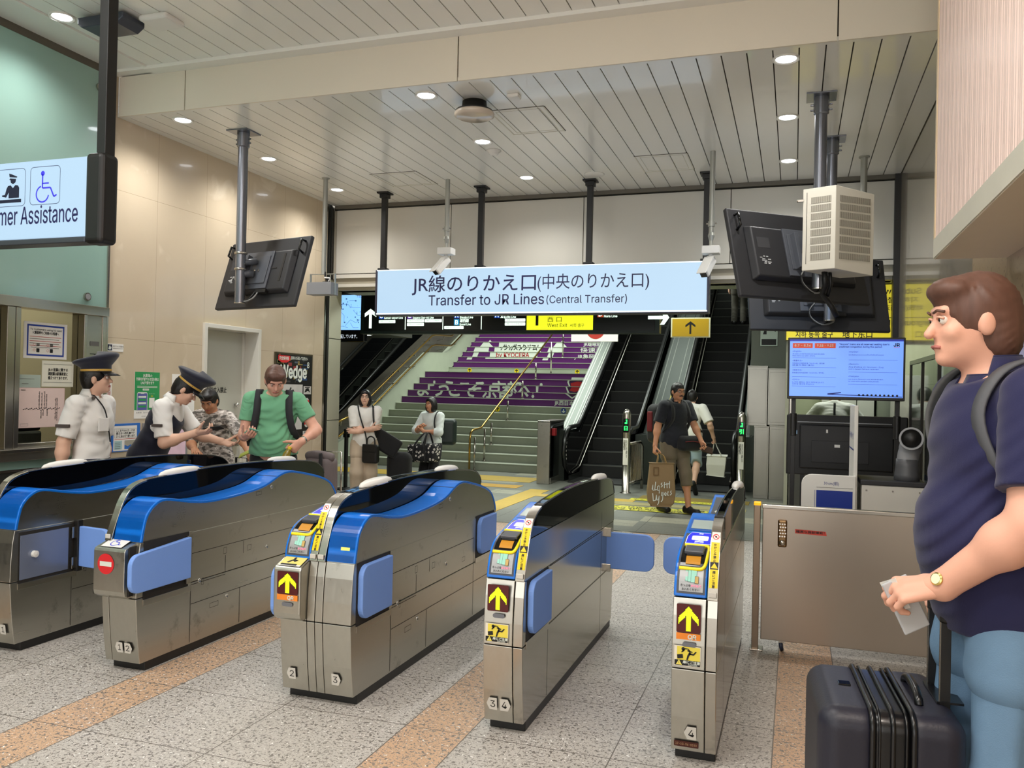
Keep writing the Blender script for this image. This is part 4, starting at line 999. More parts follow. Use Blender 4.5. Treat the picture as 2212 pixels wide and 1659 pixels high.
        p.rrect(l0, zl, l1, zt, .006, led_dk); p.d = .0045
        hh = zt - zl
        AW, AH = (l1 - l0) * .84, hh * .86
        x0_, z0_ = (l0 + l1) / 2, zl + hh * .06
        # the arrow is a matrix of square lamps
        nx, nz_ = 21, 26
        for iz in range(nz_):
            for ix in range(nx):
                u = (ix + .5) / nx - .5; v = (iz + .5) / nz_
                inside = (abs(u) < .14 and v < .86) or (1 - .93 * abs(u) - .27 <= v <= 1 - .93 * abs(u))
                if inside:
                    cx, cz = x0_ + u * AW, z0_ + v * AH; e = AW / nx * .43; p.rect(cx - e, cz - e, cx + e, cz + e, led_y)
        tag(p.mb.build('arrow_display', t), 'lit green arrow on a dark red display')
        p = Panel((a, fy, 0), (1, 0, 0), (0, 0, 1)); p.d = .003; zq = zl
        if box or one_side == 2:
            p.rect(l0, zl - .030, l1, zl - .002, org_s); p.up(); p.text('QR', l0 + (l1 - l0) * .66, zl - .0265, .0195, wht_vin, align='c', bold=.05, res=1); zq = zl - .03
        p.rrect(wd * .32, zq - .030, wd * .72, zq - .010, .009, M('sensor_grey', '#6e7076', rough=.2)); p.mb.build('sensor_window', t)
        if not box:
            p = Panel((a, 3.649, 0), (1, 0, 0), (0, 0, 1)); p.d = .003; c0, c1, k0, k1 = wd * .08, wd * .86, .428, .515
            p.rect(c0, k0, c1, k1, M('caution_white', '#e9e2cf', rough=.5, var=.06)); p.up(); p.rect(c0 + .012, k0 + .026, c1 - .003, k1 - .003, M('caution_yellow', '#ecd84f', rough=.5, var=.1)); p.up(); p.rect(c0 + .002, k0 + .003, c1 - .002, k0 + .026, blk_ink); p.up()
            p.poly([(c0 + .008, k0 + .005), (c0 + .034, k0 + .005), (c0 + .021, k0 + .027)], M('caution_yellow2', '#f0e06a', rough=.5)); p.up(); p.rect(c0 + .0202, k0 + .01, c0 + .0218, k0 + .02, blk_ink)
            p.text('扉にご注意', c0 + .038, k0 + .0135, .010, wht_vin, w=wd * .5, bold=.05, res=1); p.text('CAUTION', c0 + .06, k0 + .005, .006, wht_vin, bold=.04, res=1)
            cx = (c0 + c1) / 2 - .002; f = lambda L: [(cx + x * .0011, k0 + .028 + y * .0011) for x, y in L]
            p.disc(cx - .016, k0 + .074, .0075, blk_ink, 14); p.poly(f([(-12, 40), (4, 42), (10, 34), (2, 18), (-2, 0), (4, 0), (9, 16), (16, 24), (12, 38), (6, 44), (-8, 46)]), blk_ink); p.poly(f([(8, 22), (26, 20), (38, 34), (33, 36), (24, 26), (10, 28)]), blk_ink)
            p.poly(f([(2, 40), (22, 34), (21, 30), (2, 34)]), blk_ink); p.poly(f([(-12, 42), (-22, 30), (-20, 27), (-8, 36)]), blk_ink); p.poly(f([(-36, 2), (-14, 6), (-16, 22), (-38, 18)]), blk_ink)
            tag(p.mb.build('caution_sticker', t), 'worn yellow sticker of a running figure')
    if exit_:
        a, b = exit_; a += .003
        body(a, b, 'exit_body')
        mb = MB(); ins = [(y + .004, z - .006) for y, z in EXIT]; mb.prism([(a, y, z) for y, z in ins], (b - a - .002, 0, 0), steel); mb.build('upper_side_panel', t)
        mb = MB(); thick(mb, EXIT, a, b + .002, .016, blue_p); mb.prism([(a, y, z) for y, z in [p for p in EXIT if p[0] < 3.80] + [(3.80, .718)]], (b - a - .004, 0, 0), blue_p); bc = mb.build('blue_cap', t, bevel=.004)
        c = Curved(EXIT, a); c.d = .001; c.rib(0, c.at(y=4.93), b - a, c.at(y=4.936), seam_m, 2); c.mb.build('cap_joint', bc)
        x = b
        seams(t, x, 1, [(4.09, .585, 5.31, .585), (4.085, .06, 4.085, .70), (4.09, .285, 5.62, .285), (5.31, .06, 5.31, .585), (4.55, .06, 4.55, .285), (4.40, .41, 4.40, .52), (4.58, .50, 4.58, .58), (4.09, .40, 4.40, .40)],
              locks=((4.87, .90), (4.83, .50), (4.16, .41), (4.42, .26)), rects=((4.70, .86, 4.76, .885), (4.62, .51, 4.66, .545), (4.26, .22, 4.34, .25), (4.38, .53, 4.41, .57), (5.10, .46, 5.15, .49), (4.18, .38, 4.20, .42)))
        pn = Panel((x, 3.99, .84), (0, 1, 0), (0, 0, 1))
        for rr in (.006, .014, .022, .030, .038):
            for k in range(int(rr * 400)): aa = 2 * PI * k / int(rr * 400); pn.disc(rr * math.cos(aa), rr * math.sin(aa), .0016, seam_m, 6)
        pn.mb.build('speaker_holes', t)
    if box == 'noentry':
        a = fa - .004; b = exit_[1] - .028
        mb = MB().prism([(a, 3.72, .728), (a, 3.60, .690), (a, 3.592, .675), (a, 3.592, .46), (a, 3.60, .435), (a, 3.625, .42), (a, 3.72, .42)], (b - a, 0, 0), steel); mb.box(b, b + .006, 3.62, 3.70, .43, .70, seam_m); mb.build('display_box', t, bevel=.006)
        p = Panel((a, 3.592, 0), (1, 0, 0), (0, 0, 1)); p.d = .002; p.disc(.085, .605, .056, red_s, 32); p.up(); p.rect(.045, .592, .125, .618, wht_vin); tag(p.mb.build('no_entry_sticker', t), 'red round no entry sticker')
        p = Panel((a + .01, 3.604, .6925), (1, 0, 0), (0, .932, .362)); p.d = .002; p.rect(.02, .005, .16, .11, paper); p.up(); bl = M('wheelchair_blue', '#4a4fd0', rough=.4)
        p.disc(.085, .092, .008, bl, 12); p.line([(.083, .085), (.082, .055), (.108, .052), (.120, .028), (.132, .032)], .006, bl); p.line([(.083, .07), (.10, .07)], .005, bl); p.ring(.088, .045, .03, .006, bl, 20, 110, 340); p.mb.build('wheelchair_sticker', t)
    for tx, x, y, dirn in nums:
        p = Panel((x, y, .108), (1, 0, 0), (0, -.13, .99)); p.d = .005
        p.poly([(0, 0), (.05, 0), (.05, .058), (0, .058)] if dirn == 0 else ([(.014, 0), (.052, 0), (.052, .058), (.014, .058), (0, .029)] if dirn < 0 else [(0, 0), (.038, 0), (.052, .029), (.038, .058), (0, .058)]), plate_w); p.up()
        p.text(tx, .031 if dirn < 0 else .021, .013, .032, blk_ink, align='c', w=None if tx == '1' else .024, res=2); tag(p.mb.build('number_plate', t), 'pale plate with the number %s' % tx)
    return t
def add_flap(t, o, u, w, h, label=None, **k):
    mb = MB(); flap(mb, o, u, w, h, **k); f = mb.build('flap', t, bevel=.006, seg=3)
    return f
# gate 1 (far left, cut by the frame)
g1 = gate('leftmost ticket gate, cut by the picture edge, with a blue flap swung out', -4.52, -4.47, FIN, exit_=(-4.47, -4.28), nums=(('1', -4.375, 3.676, -1),), domes=(4.22,))
recess_side(g1, -4.28, 1, 3.70, 4.10, .40, .70, 'flap_pocket')
mb = MB().box(-4.278, -4.273, 3.71, 4.05, .42, .68, M('pocket_panel', '#7d879f', rough=.25, metal=.3)); mb.lathe([(.02, 0), (.02, .02), (0, .024)], (-4.273, 3.80, .56), white_pl, 18, ax=(1, 0, 0)); mb.build('pocket_back', g1)
add_flap(g1, (-4.27, 4.12, .43), (1, -.12, 0), .29, .25, m=flap_m)
MB().box(-4.275, -4.24, 4.09, 4.13, .40, .72, black_m).build('hinge', g1, bevel=.004)
# gate 12
g2 = gate('second ticket gate from the left, with a red round no entry sticker on its front', -3.605, -3.56, FIN, exit_=(-3.56, -3.37), box='noentry', nums=(('1', -3.52, 3.676, -1), ('2', -3.455, 3.676, 1)), domes=(4.22, 5.3))
recess_side(g2, -3.37, 1, 3.70, 4.06, .40, .72, 'flap_pocket')
add_flap(g2, (-3.345, 4.04, .455), (0, -1, 0), .47, .24, taper=.03)
# gate 23
g3 = gate('middle ticket gate, the widest, with a double curved steel nose', -2.30, -2.212, FIN, reader=(-2.455, -2.30), exit_=(-2.212, -2.05), box='arrow', nums=(('2', -2.42, 3.676, -1), ('3', -2.16, 3.676, 1)), domes=(4.27, 5.29), strip=(-2.30, -2.258), dbl=True)
recess_side(g3, -2.05, 1, 3.70, 4.06, .40, .715, 'flap_pocket'); recess_side(g3, -2.05, 1, 5.34, 5.70, .44, .725, 'rear_flap_pocket')
add_flap(g3, (-2.034, 4.04, .43), (0, -1, 0), .33, .27); add_flap(g3, (-2.034, 5.68, .46), (0, -1, 0), .32, .25); add_flap(g3, (-2.475, 4.04, .42), (0, -1, 0), .43, .26)
p = Panel((-2.165, 3.666, .782), (1, 0, 0), (0, .2, .98)); p.d = .016; p.rect(.05, .0, .10, .016, M('pale_yellow_tape', '#f0f07a', rough=.5)); p.mb.build('yellow_tape', g3)
# gate 34
g4 = gate('second ticket gate from the right, narrow, beside the closed blue flap', -1.207, -1.16, FINS, reader=(-1.352, -1.207), one_side=1, nums=(('3', -1.335, 3.676, -1), ('4', -1.268, 3.676, 1)), domes=(5.28,), strip=(-1.205, -1.162))
recess_side(g4, -1.16, 1, 3.70, 4.05, .43, .712, 'flap_pocket')
add_flap(g4, (-1.144, 4.03, .455), (0, -1, 0), .32, .25)
seams(g4, -1.16, 1, [(4.07, .06, 4.07, .43), (4.08, .708, 5.28, .70), (5.28, .06, 5.28, .82)])
add_flap(g4, (-1.165, 5.46, .43), (1, -.03, 0), .32, .24)
mb = MB(); mb.box(-1.165, -1.13, 5.44, 5.48, .41, .46, steel_s); mb.box(-1.165, -1.13, 5.44, 5.48, .64, .70, steel_s); mb.build('hinge', g4, bevel=.003)
# gate 4
g5 = gate('rightmost ticket gate, narrow, with an orange band under its lit arrow', -.338, -.292, FINS, reader=(-.482, -.338), one_side=2, nums=(('4', -.425, 3.676, -1),), domes=(5.24,), strip=(-.336, -.294))
add_flap(g5, (-.47, 5.46, .43), (-1, -.03, 0), .315, .24)
seams(g5, -.292, 1, [(4.07, .06, 4.07, .86), (5.28, .06, 5.28, .86)])
p = Panel((-.468, 3.683, .07), (1, 0, 0), (0, -.13, .99)); p.d = .004; p.rrect(0, 0, .105, .026, .004, M('maroon_plate', '#4a1f14', rough=.4)); p.up(); p.text('17-1G-06-0150', .052, .008, .010, M('plate_ink', '#c9a27a', rough=.4), align='c', w=.09, res=1); p.mb.build('serial_plate', g5)

# ================================================================ lamps in the ceiling
lamp_m = glow('lamp_glass', '#f6f8ff', 9.0)
ring_m = M('lamp_ring', '#e4e2da', rough=.3)
def downlight(x, y, z, label, power=72):
    t = empty('downlight', (x, y, z), label, 'downlight', 'recessed ceiling downlights')
    MB().lathe([(.062, .004), (.085, -.010), (.092, -.010), (.095, .004)], (x, y, z), ring_m, 32).build('ring', t, smooth=True)
    MB().lathe([(0, -.0075), (.045, -.007), (.066, -.005)], (x, y, z), lamp_m, 28).build('lamp', t, smooth=True)
    l = bpy.data.lights.new('downlight_beam', 'SPOT'); l.energy = power; l.spot_size = math.radians(150); l.spot_blend = .9; l.shadow_soft_size = .07; l.color = (1, .985, .955)
    o = bpy.data.objects.new('downlight_beam', l); COL.objects.link(o); o.location = (0, 0, -.02); o.parent = t
rows = ('nearest the beam', 'in the middle row', 'in the far row')
for cx, cn in ((-5.3, 'left'), (-2.885, 'middle'), (-.1, 'right')):
    for y, rn in zip((6.17, 7.47, 8.86), rows): downlight(cx, y, ZC, 'round lit downlight of the %s file, %s' % (cn, rn))
downlight(-5.31, 4.85, ZU, 'round lit downlight in the higher ceiling above the green glass')
t = empty('ceiling_sensor', (-2.56, 6.42, ZC), 'round black and beige sensor hanging under the slatted ceiling', 'sensor')
MB().lathe([(.10, 0), (.105, -.05), (.155, -.075), (.16, -.09)], (-2.56, 6.42, ZC), black_m, 36).build('base', t, smooth=True)
MB().lathe([(.162, -.088), (.168, -.10), (.165, -.118), (.14, -.13), (0, -.135)], (-2.56, 6.42, ZC), M('beige_plastic', '#cdbfae', rough=.15, coat=.6), 36).build('cover', t, smooth=True)
tag(MB().box(-2.24, -2.14, 6.30, 6.40, ZC - .03, ZC + .002, white_pl).build('ceiling_emitter', bevel=.012), 'small white square emitter on the ceiling near the beam', 'emitter')
t = empty('smoke_detector', (-2.885, 7.78, ZC), 'small round smoke detector behind a middle downlight', 'smoke detector')
MB().lathe([(.075, 0), (.075, -.008), (.05, -.02), (.045, -.04), (.02, -.048), (0, -.048)], (-2.885, 7.78, ZC), white_pl, 28).build('base', t, smooth=True)
tag(MB().lathe([(.11, 0), (.11, -.006), (.10, -.012), (0, -.014)], (-2.12, 8.90, ZC), white_pl, 32).build('ceiling_speaker', smooth=True), 'flat round white disc on the ceiling above the long sign', 'speaker')
t = empty('ceiling_projector', (-4.95, 5.0, ZU), 'dark wedge shaped device under the higher ceiling behind the black pole', 'device')
mb = MB().prism([(-5.17, 4.86, ZU - .02), (-5.17, 4.86, ZU - .07), (-5.13, 4.86, ZU - .10), (-4.80, 4.86, ZU - .10), (-4.74, 4.86, ZU - .06), (-4.74, 4.86, ZU - .02)], (0, .22, 0), M('slate_plastic', '#3c414b', rough=.3)); mb.build('body', t, bevel=.008)
MB().box(-5.1, -4.8, 4.92, 5.02, ZU - .03, ZU + .01, grey_pl).build('mount', t)
t = empty('ceiling_antenna', (-4.60, 5.08, ZU), 'white rounded device under the higher ceiling beside the dark one', 'device')
MB().box(-4.72, -4.46, 4.98, 5.2, ZU - .045, ZU + .004, white_pl).build('body', t, bevel=.03, seg=4)

# ================================================================ hanging displays on poles
pole_m = M('pole_grey', '#7d8088', rough=.25, metal=.7, var=.04)
cab_m = M('cable_black', '#0d0d0d', rough=.5)
def flange(mb, x, y, z, r, m=pole_m):
    mb.box(x - r * 2.4, x + r * 2.4, y - r * 2.4, y + r * 2.4, z - .012, z, m); mb.lathe([(r * 1.25, -.012), (r * 1.25, -.14), (r * 1.02, -.15)], (x, y, z), m, 24)
    for s in (-1, 1):
        for zz in (-.07, -.11): mb.cyl((x + s * r * 1.2, y, z + zz), (x + s * r * 1.75, y, z + zz), .008, m, 8)
def hanging_tv(label, px, py, zbot, c, yaw, tilt, W, H, group='displays on ceiling poles', rings=()):
    """c: centre of the back cover; yaw: heading of the back's normal; tilt: lean of the screen"""
    t = empty('hanging_display', (px, py, ZC), label, 'display', group)
    mb = MB().cyl((px, py, zbot), (px, py, ZC - .01), .047, pole_m, 28); flange(mb, px, py, ZC, .047); mb.cyl((px, py, zbot - .004), (px, py, zbot + .006), .052, steel_s, 28); mb.build('pole', t, smooth=False, bevel=.002)
    # local frame of the panel: u right as seen from behind, v up, n towards the viewer's side (back)
    n = Vector((math.sin(yaw) * math.cos(tilt), -math.cos(yaw) * math.cos(tilt), math.sin(tilt))); u = Vector((math.cos(yaw), math.sin(yaw), 0)); v = n.cross(u); c = Vector(c)
    B = lambda a, b, d, ha, hb, hd, m, mb: mb.obox(c + u * a + v * b + n * d, (u, v, n), (ha, hb, hd), m)
    mb = MB(); B(0, 0, -.022, W / 2, H / 2, .022, dark_pl, mb); o = mb.build('screen_case', t, bevel=.012, seg=3)
    mb = MB(); B(0, 0, -.0455, W / 2 - .012, H / 2 - .012, .001, glow('screen_front', '#a9c8ee', .8), mb); mb.build('screen', t)
    mb = MB(); A = [(-.40, -.32), (.40, -.32), (.40, .30), (-.40, .30)]; K = .86
    lo = [c + u * a * W + v * b * H for a, b in A]; hi = [c + u * a * W * .93 + v * (b * .90) * H + n * .055 for a, b in A]
    mb.add(lo + hi, [(3, 2, 1, 0), (4, 5, 6, 7), (0, 1, 5, 4), (1, 2, 6, 5), (2, 3, 7, 6), (3, 0, 4, 7)], dark_pl); mb.build('rear_cover', t, bevel=.012, seg=3)
    mb = MB(); B(.0, .0, .062, .19, H * .27, .008, M('mount_grey', '#55585f', rough=.35), mb); B(-.11, 0, .095, .02, H * .20, .035, MATS['mount_grey'], mb); B(0, .0, .074, .16, H * .2, .006, MATS['mount_grey'], mb)
    for a in (-.05, 0, .05): mb.cyl(c + u * a + n * .08 - v * .01, c + u * a + n * .09 - v * .01, .011, steel_s, 12)
    mb.build('mount_plate', t, bevel=.004)
    q = c + n * .09; mb = MB(); mb.tube([q - v * .05, Vector((px, py, q.z - .05))], .035, MATS['mount_grey'], 12); mb.tube([q + v * .08, Vector((px, py, q.z + .05))], .03, MATS['mount_grey'], 12)
    for z in rings: mb.lathe([(.048, -.012), (.058, -.008), (.058, .008), (.048, .012)], (px, py, z), steel_s, 28)
    mb.build('bracket', t, smooth=True)
    for s in (-1, 1):
        a = s * W * .445; mb = MB().tube([c + u * a + v * H * .42, c + u * a + v * H * .41 + n * .05, c + u * a + v * H * .27 + n * .055, c + u * a + v * H * .25], .011, black_g, 8); mb.build('carry_handle', t, smooth=True)
    mb = MB(); B(W * .30, .02, .056, .012, H * .20, .003, seam_m, mb); B(W * .2, H * .02, .058, .04, .006, .0015, seam_m, mb); B(W * .12, -H * .305, .05, .07, .018, .02, black_m, mb); mb.build('connector_recess', t)
    rnd = random.Random(int(px * 100)); mb = MB()
    for k in range(12): B(-W * .30 + rnd.uniform(-.05, .05), -H * .12 + .012 * (k % 6) - .02, .0565, rnd.uniform(.006, .018), .0035, .001, M('label_white', '#c9cacb', rough=.5), mb)
    B(-W * .30, .07, .0562, .06, .045, .0006, M('label_grey', '#3d3d40', rough=.5), mb); mb.build('rating_label', t)
    for k, a in enumerate((.05, .09)):
        p0 = c + u * (W * a) - v * H * .31 + n * .06; p1 = c + u * (W * (a - .02)) - v * H * .43 + n * .09; p2 = c - u * (.06 - .02 * k) - v * H * .46 + n * .1; p3 = c - u * .12 - v * H * .28 + n * .11; p4 = Vector((px + .05, py, (c + v * H * .1).z))
        MB().tube(spline([tuple(p) for p in (p0, p1, p2, p3, p4)], 6), .007, cab_m if k == 0 else M('cable_grey', '#8a8a88', rough=.4), 8).build('cable', t, smooth=True)
    return t
hanging_tv('left display seen from behind on a grey ceiling pole before the marble wall', -4.98, 6.62, 2.36, (-4.87, 6.80, 2.665), math.radians(-14), math.radians(17), 1.12, .71, rings=(2.83, 2.68))
hanging_tv('larger right display seen from behind, behind the vented beige box', .16, 7.01, 2.45, (.02, 7.17, 2.73), math.radians(40), math.radians(17), 1.30, .76)
hanging_tv('lower right display, half hidden below the other one', .29, 8.21, 2.30, (.19, 8.43, 2.57), math.radians(16), math.radians(17), 1.30, .74)
# vented beige cabinet on the pole
bx = M('beige_cabinet', '#ddd8ca', rough=.4, var=.02); bd = M('vent_dark', '#6f685a', rough=.7)
t = empty('vented_cabinet', (.16, 6.93, 3.21), 'beige vented metal cabinet clamped to the right ceiling pole', 'cabinet')
# corners in plan: left (0.035,6.78) front (0.265,6.72) right (0.56,6.98)
pl_, pf_, pr_ = Vector((.035, 6.80, 2.565)), Vector((.268, 6.70, 2.565)), Vector((.555, 6.95, 2.535)); pb_ = pl_ + (pr_ - pf_)
up = Vector((0, 0, .63))
mb = MB().prism([pl_, pf_, pf_ + (pr_ - pf_) , pb_], up, bx); mb.build('case', t, bevel=.004)
for (a, b, nm, vis) in ((pl_, pf_, 'front_vent', .92), (pf_, pr_, 'side_vent', .92)):
    u = (b - a); u.z = 0; L = u.length; p = Panel(a, u, (0, 0, 1)); p.d = .002
    for k in range(8):
        b0 = .075 + k * .062; a0, a1 = (L * .25, L * .86) if nm == 'front_vent' else (L * .10, L * .90)
        p.rect(a0, b0, a1, b0 + .048, bd, .002)
        nb = 22 if nm == 'front_vent' else 34
        for j in range(nb): x = a0 + (a1 - a0) * j / nb; p.rect(x, b0, x + (a1 - a0) / nb * .38, b0 + .048, bx, .0032)
    p.mb.build(nm, t)
u = (pf_ - pl_).normalized(); p = Panel(pl_, u, (0, 0, 1)); p.d = .002; p.rect(.03, .05, .034, .60, seam_m); p.mb.build('door_seam', t)
for z in (2.7, 3.05): MB().box(.125, .20, 6.90, 6.97, z - .03, z + .03, M('mount_grey', '#55585f')).build('pole_clamp', t, bevel=.004)
mb = MB().box(.0, .04, 6.79, 6.81, 3.10, 3.115, steel_s); mb.cyl((.0, 6.80, 3.107), (-.01, 6.80, 3.107), .012, steel_s, 10); mb.build('latch', t)
mb = MB(); mb.tube([(.20, 6.83, 2.57), (.21, 6.83, 2.45), (.19, 6.9, 2.40), (.26, 6.9, 2.3), (.30, 6.92, 2.22)], .022, cab_m, 8); mb.tube([(.24, 6.85, 2.57), (.25, 6.86, 2.46), (.23, 6.9, 2.38)], .014, cab_m, 8); mb.build('cable_bundle', t, smooth=True)
# plain and equipment poles
def plain_pole(x, y, z0, r, m, name, label, cat='pole'):
    mb = MB().cyl((x, y, z0), (x, y, ZC), r, m, 20); mb.lathe([(r, 0), (r * 1.6, 0), (r * 1.6, -.012), (r, -.012)], (x, y, ZC), m, 20); return tag(mb.build(name, org=(x, y, ZC)), label, cat)
gp = M('pale_grey_pole', '#a6a79f', rough=.35, metal=.4)
plain_pole(.61, 8.89, 2.95, .032, gp, 'ceiling_pole', 'short pale grey pole behind the vented cabinet near the right wall')
def camera_on_pole(x, y, zb, label, yaw):
    t = empty('security_camera', (x, y, ZC), label, 'security camera', 'security cameras on ceiling poles')
    mb = MB().cyl((x, y, zb + .16), (x, y, ZC), .026, gp, 18); mb.lathe([(.034, 0), (.034, .05)], (x, y, zb + .27), gp, 18); mb.cyl((x - .05, y, zb + .30), (x + .05, y, zb + .30), .008, steel_s, 8); mb.lathe([(.026, .16), (.034, .13), (.02, .08), (.02, .0)], (x, y, zb + .05), gp, 18); mb.build('pole', t, smooth=False)
    MB().box(x - .085, x + .085, y - .07, y + .07, zb - .0, zb + .075, white_pl).build('junction_box', t, bevel=.006)
    d = Vector((math.sin(yaw) * .55, -math.cos(yaw) * .55, -.62)).normalized(); p = Vector((x, y, zb - .06)); s = d.cross(Vector((0, 0, 1))).normalized(); q = s.cross(d)
    mb = MB().cyl((x, y, zb), (x, y, zb - .05), .022, white_pl, 14); mb.tube([(x, y, zb - .04), p + d * .04 + q * .01], .02, white_pl, 12); mb.build('arm', t, smooth=True)
    mb = MB().obox(p + d * .09, (s, q, d), (.044, .044, .12), white_pl); cbd = mb.build('housing', t, bevel=.02, seg=4)
    mb = MB().obox(p + d * .214, (s, q, d), (.033, .030, .004), black_g); mb.build('lens_window', cbd, bevel=.008)
    mb = MB().obox(p + d * .12 + q * .046, (s, q, d), (.05, .005, .12), white_pl); mb.build('sun_shield', t, bevel=.004)
camera_on_pole(-3.79, 8.74, 3.12, 'white security camera on a pole above the left end of the long sign', math.radians(-32))
camera_on_pole(-.80, 8.34, 2.97, 'white security camera on a pole at the right end of the long sign', math.radians(-22))
t = empty('hanging_speaker', (-5.15, 8.34, ZC), 'small grey box on a pale pole before the end of the marble wall', 'speaker')
mb = MB().cyl((-5.14, 8.34, 2.87), (-5.14, 8.34, ZC), .027, gp, 18); mb.lathe([(.027, 0), (.045, 0), (.045, -.01)], (-5.14, 8.34, ZC), gp, 18); mb.build('pole', t)
mb = MB().box(-5.31, -4.99, 8.26, 8.42, 2.635, 2.775, grey_pl); mb.build('box', t, bevel=.004)
mb = MB()
for x in (-5.31, -4.99): mb.box(x - .004, x + .004, 8.33, 8.36, 2.64, 2.88, gp)
mb.box(-5.31, -4.99, 8.33, 8.36, 2.872, 2.88, gp); mb.build('bracket', t)
mb = MB().tube(spline([(-5.12, 8.34, 2.9), (-5.1, 8.32, 2.83), (-5.06, 8.33, 2.80), (-5.1, 8.36, 2.785), (-5.15, 8.34, 2.78)], 5), .012, cab_m, 8); mb.tube(spline([(-5.1, 8.3, 2.83), (-5.03, 8.3, 2.82), (-5.06, 8.32, 2.79)], 5), .009, white_pl, 8); mb.build('cable', t, smooth=True)

# ================================================================ signs
def glow_sign(name, col, top, strength):
    return glow(name, col, strength)
sign_w = mat('sign_light', '#3c4a56', rough=.3, emit=.70, ecol='#c4e2fa', var=0.0)
ink_b = M('sign_ink', '#221f55', rough=.4, var=0); ink_k = M('sign_ink_dark', '#171733', rough=.4, var=0)
t = empty('transfer_sign', (-2.87, 9.12, 2.48), 'long lit white transfer sign on four black ceiling poles', 'sign')
MB().box(-4.865, -.885, 9.07, 9.26, 2.465, 3.02, M('sign_frame_dark', '#3a3846', rough=.4)).build('housing', t, bevel=.006)
mb = MB().box(-4.83, -.905, 9.055, 9.075, 2.487, 3.012, sign_w); mb.build('light_panel', t, bevel=.01)
mb = MB().box(-4.835, -.90, 9.05, 9.08, 2.478, 2.492, glow('sign_edge', '#eaf7ff', .8)); mb.box(-4.835, -.90, 9.05, 9.08, 3.006, 3.016, MATS['sign_edge']); mb.build('bright_edge', t)
p = Panel((-4.83, 9.054, 2.487), (1, 0, 0), (0, 0, 1))
p.text('JR線のりかえ口', .47, .265, .158, ink_b, w=1.55, bold=.012, res=3); p.text('(中央のりかえ口)', 2.04, .275, .138, ink_b, w=1.27, bold=.004, res=3)
p.text('Transfer to JR Lines', .69, .092, .118, ink_b, w=1.43, bold=.012, res=3); p.text('(Central Transfer)', 2.15, .10, .085, ink_b, w=.92, bold=.006, res=3)
p.mb.build('lettering', t)
for x in (-4.80, -3.53, -2.22, -.93):
    mb = MB().box(x - .032, x + .032, 9.12, 9.18, 3.02, ZC - .03, black_m); mb.box(x - .075, x + .075, 9.07, 9.23, ZC - .02, ZC, black_m); mb.box(x - .05, x + .05, 9.1, 9.2, ZC - .07, ZC - .02, black_m); mb.box(x - .055, x + .055, 9.1, 9.2, 3.02, 3.05, black_m); mb.build('hanger_pole', t, bevel=.003)
# black line sign
t = empty('line_guide_sign', (-3.9, 11.0, 2.4), 'dark overhead railway line sign with a yellow exit field below the white sign', 'sign')
lb_m = M('sign_black', '#121916', rough=.3, var=.03)
MB().box(-6.13, -1.70, 11.0, 11.16, 2.38, 3.02, M('sign_frame_black', '#20302b', rough=.4)).build('housing', t, bevel=.006)
MB().box(-6.07, -1.76, 10.992, 11.0, 2.42, 2.96, lb_m).build('face', t)
gw = glow('sign_white', '#eafff0', .95); gy = glow('sign_yellow', '#e8ec28', .8)
p = Panel((-6.13, 10.99, 2.38), (1, 0, 0), (0, 0, 1))
p.arrow(.17, .08, .29, .19, .045, gw); p.arrow(4.28, .21, .28, .19, .045, gw, -90)
for x in (.735, 1.33, 1.92): p.rect(x, .06, x + .012, .27, gw)
def line(x, z, let, col, jp, en, w): 
    p.rect(x, z, x + .08, z + .085, glow('l_' + col.strip('#'), col, .5)); p.up(); p.text(let, x + .04, z + .012, .06, gw, align='c', bold=.04, res=1); p.text(jp, x + .09, z + .045, .042, gw, bold=.03, res=1, w=w * .8); p.text(en, x + .09, z - .002, .03, gw, bold=.03, res=1, w=w)
def pill(x, z, w, tx): p.rrect(x, z, x + w, z + .045, .008, gw); p.up(); p.text(tx, x + .03, z + .014, .02, M('pill_ink', '#7d9a80', rough=.5), w=w - .06, res=1)
line(.31, .22, 'S', '#1c55c8', '関西空港線', 'Kansai-airport Line', .30); pill(.31, .155, .27, '特急 はるか HARUKA')
line(.77, .22, 'E', '#7d4fc0', '嵯峨野(山陰)線', 'Sagano (San-in) Line', .33); pill(.77, .165, .27, '特急 きのさき KINOSAKI'); pill(.77, .112, .27, '特急 はしだて HASHIDATE'); pill(1.05, .165, .27, '特急 まいづる MAIZURU')
line(1.51, .22, 'A', '#2054c4', '琵琶湖線', 'Biwako Line', .20); line(1.51, .12, 'B', '#2ba3dc', '湖西線', 'Kosei Line', .17); pill(1.36, .065, .30, '特急 サンダーバード')
line(2.12, .22, 'A', '#2054c4', 'JR京都線', 'JR Kyōto Line', .23); pill(2.28, .165, .30, '特急 スーパーはくと'); pill(2.28, .112, .30, '特急 くろしお KUROSHIO')
p.rect(2.60, .05, 3.54, .56, gy); p.up(); dk = M('sign_dark_green', '#2c3406', rough=.5)
p.arrow(2.75, .11, .38, .2, .04, blk_ink); gr = M('sign_grey_green', '#8c8f2f', rough=.5)
p.text('西 口', 2.90, .165, .06, dk, w=.2, res=1); p.text('West Exit', 2.90, .09, .05, dk, w=.28, res=1); p.text('서쪽 출구', 3.22, .09, .04, gr, w=.2, res=1); p.text('Central Exit', 2.90, .27, .05, dk, w=.36, res=1); p.text('중앙 출구', 3.3, .27, .04, gr, w=.18, res=1)
line(3.60, .22, 'D', '#d5532c', '奈良線', 'Nara Line', .18)
p.mb.build('lettering', t)
for x in (-5.5, -3.9, -2.3): MB().cyl((x, 11.08, 3.02), (x, 11.08, 8.0), .025, black_m, 10).build('hanger_pole', t)
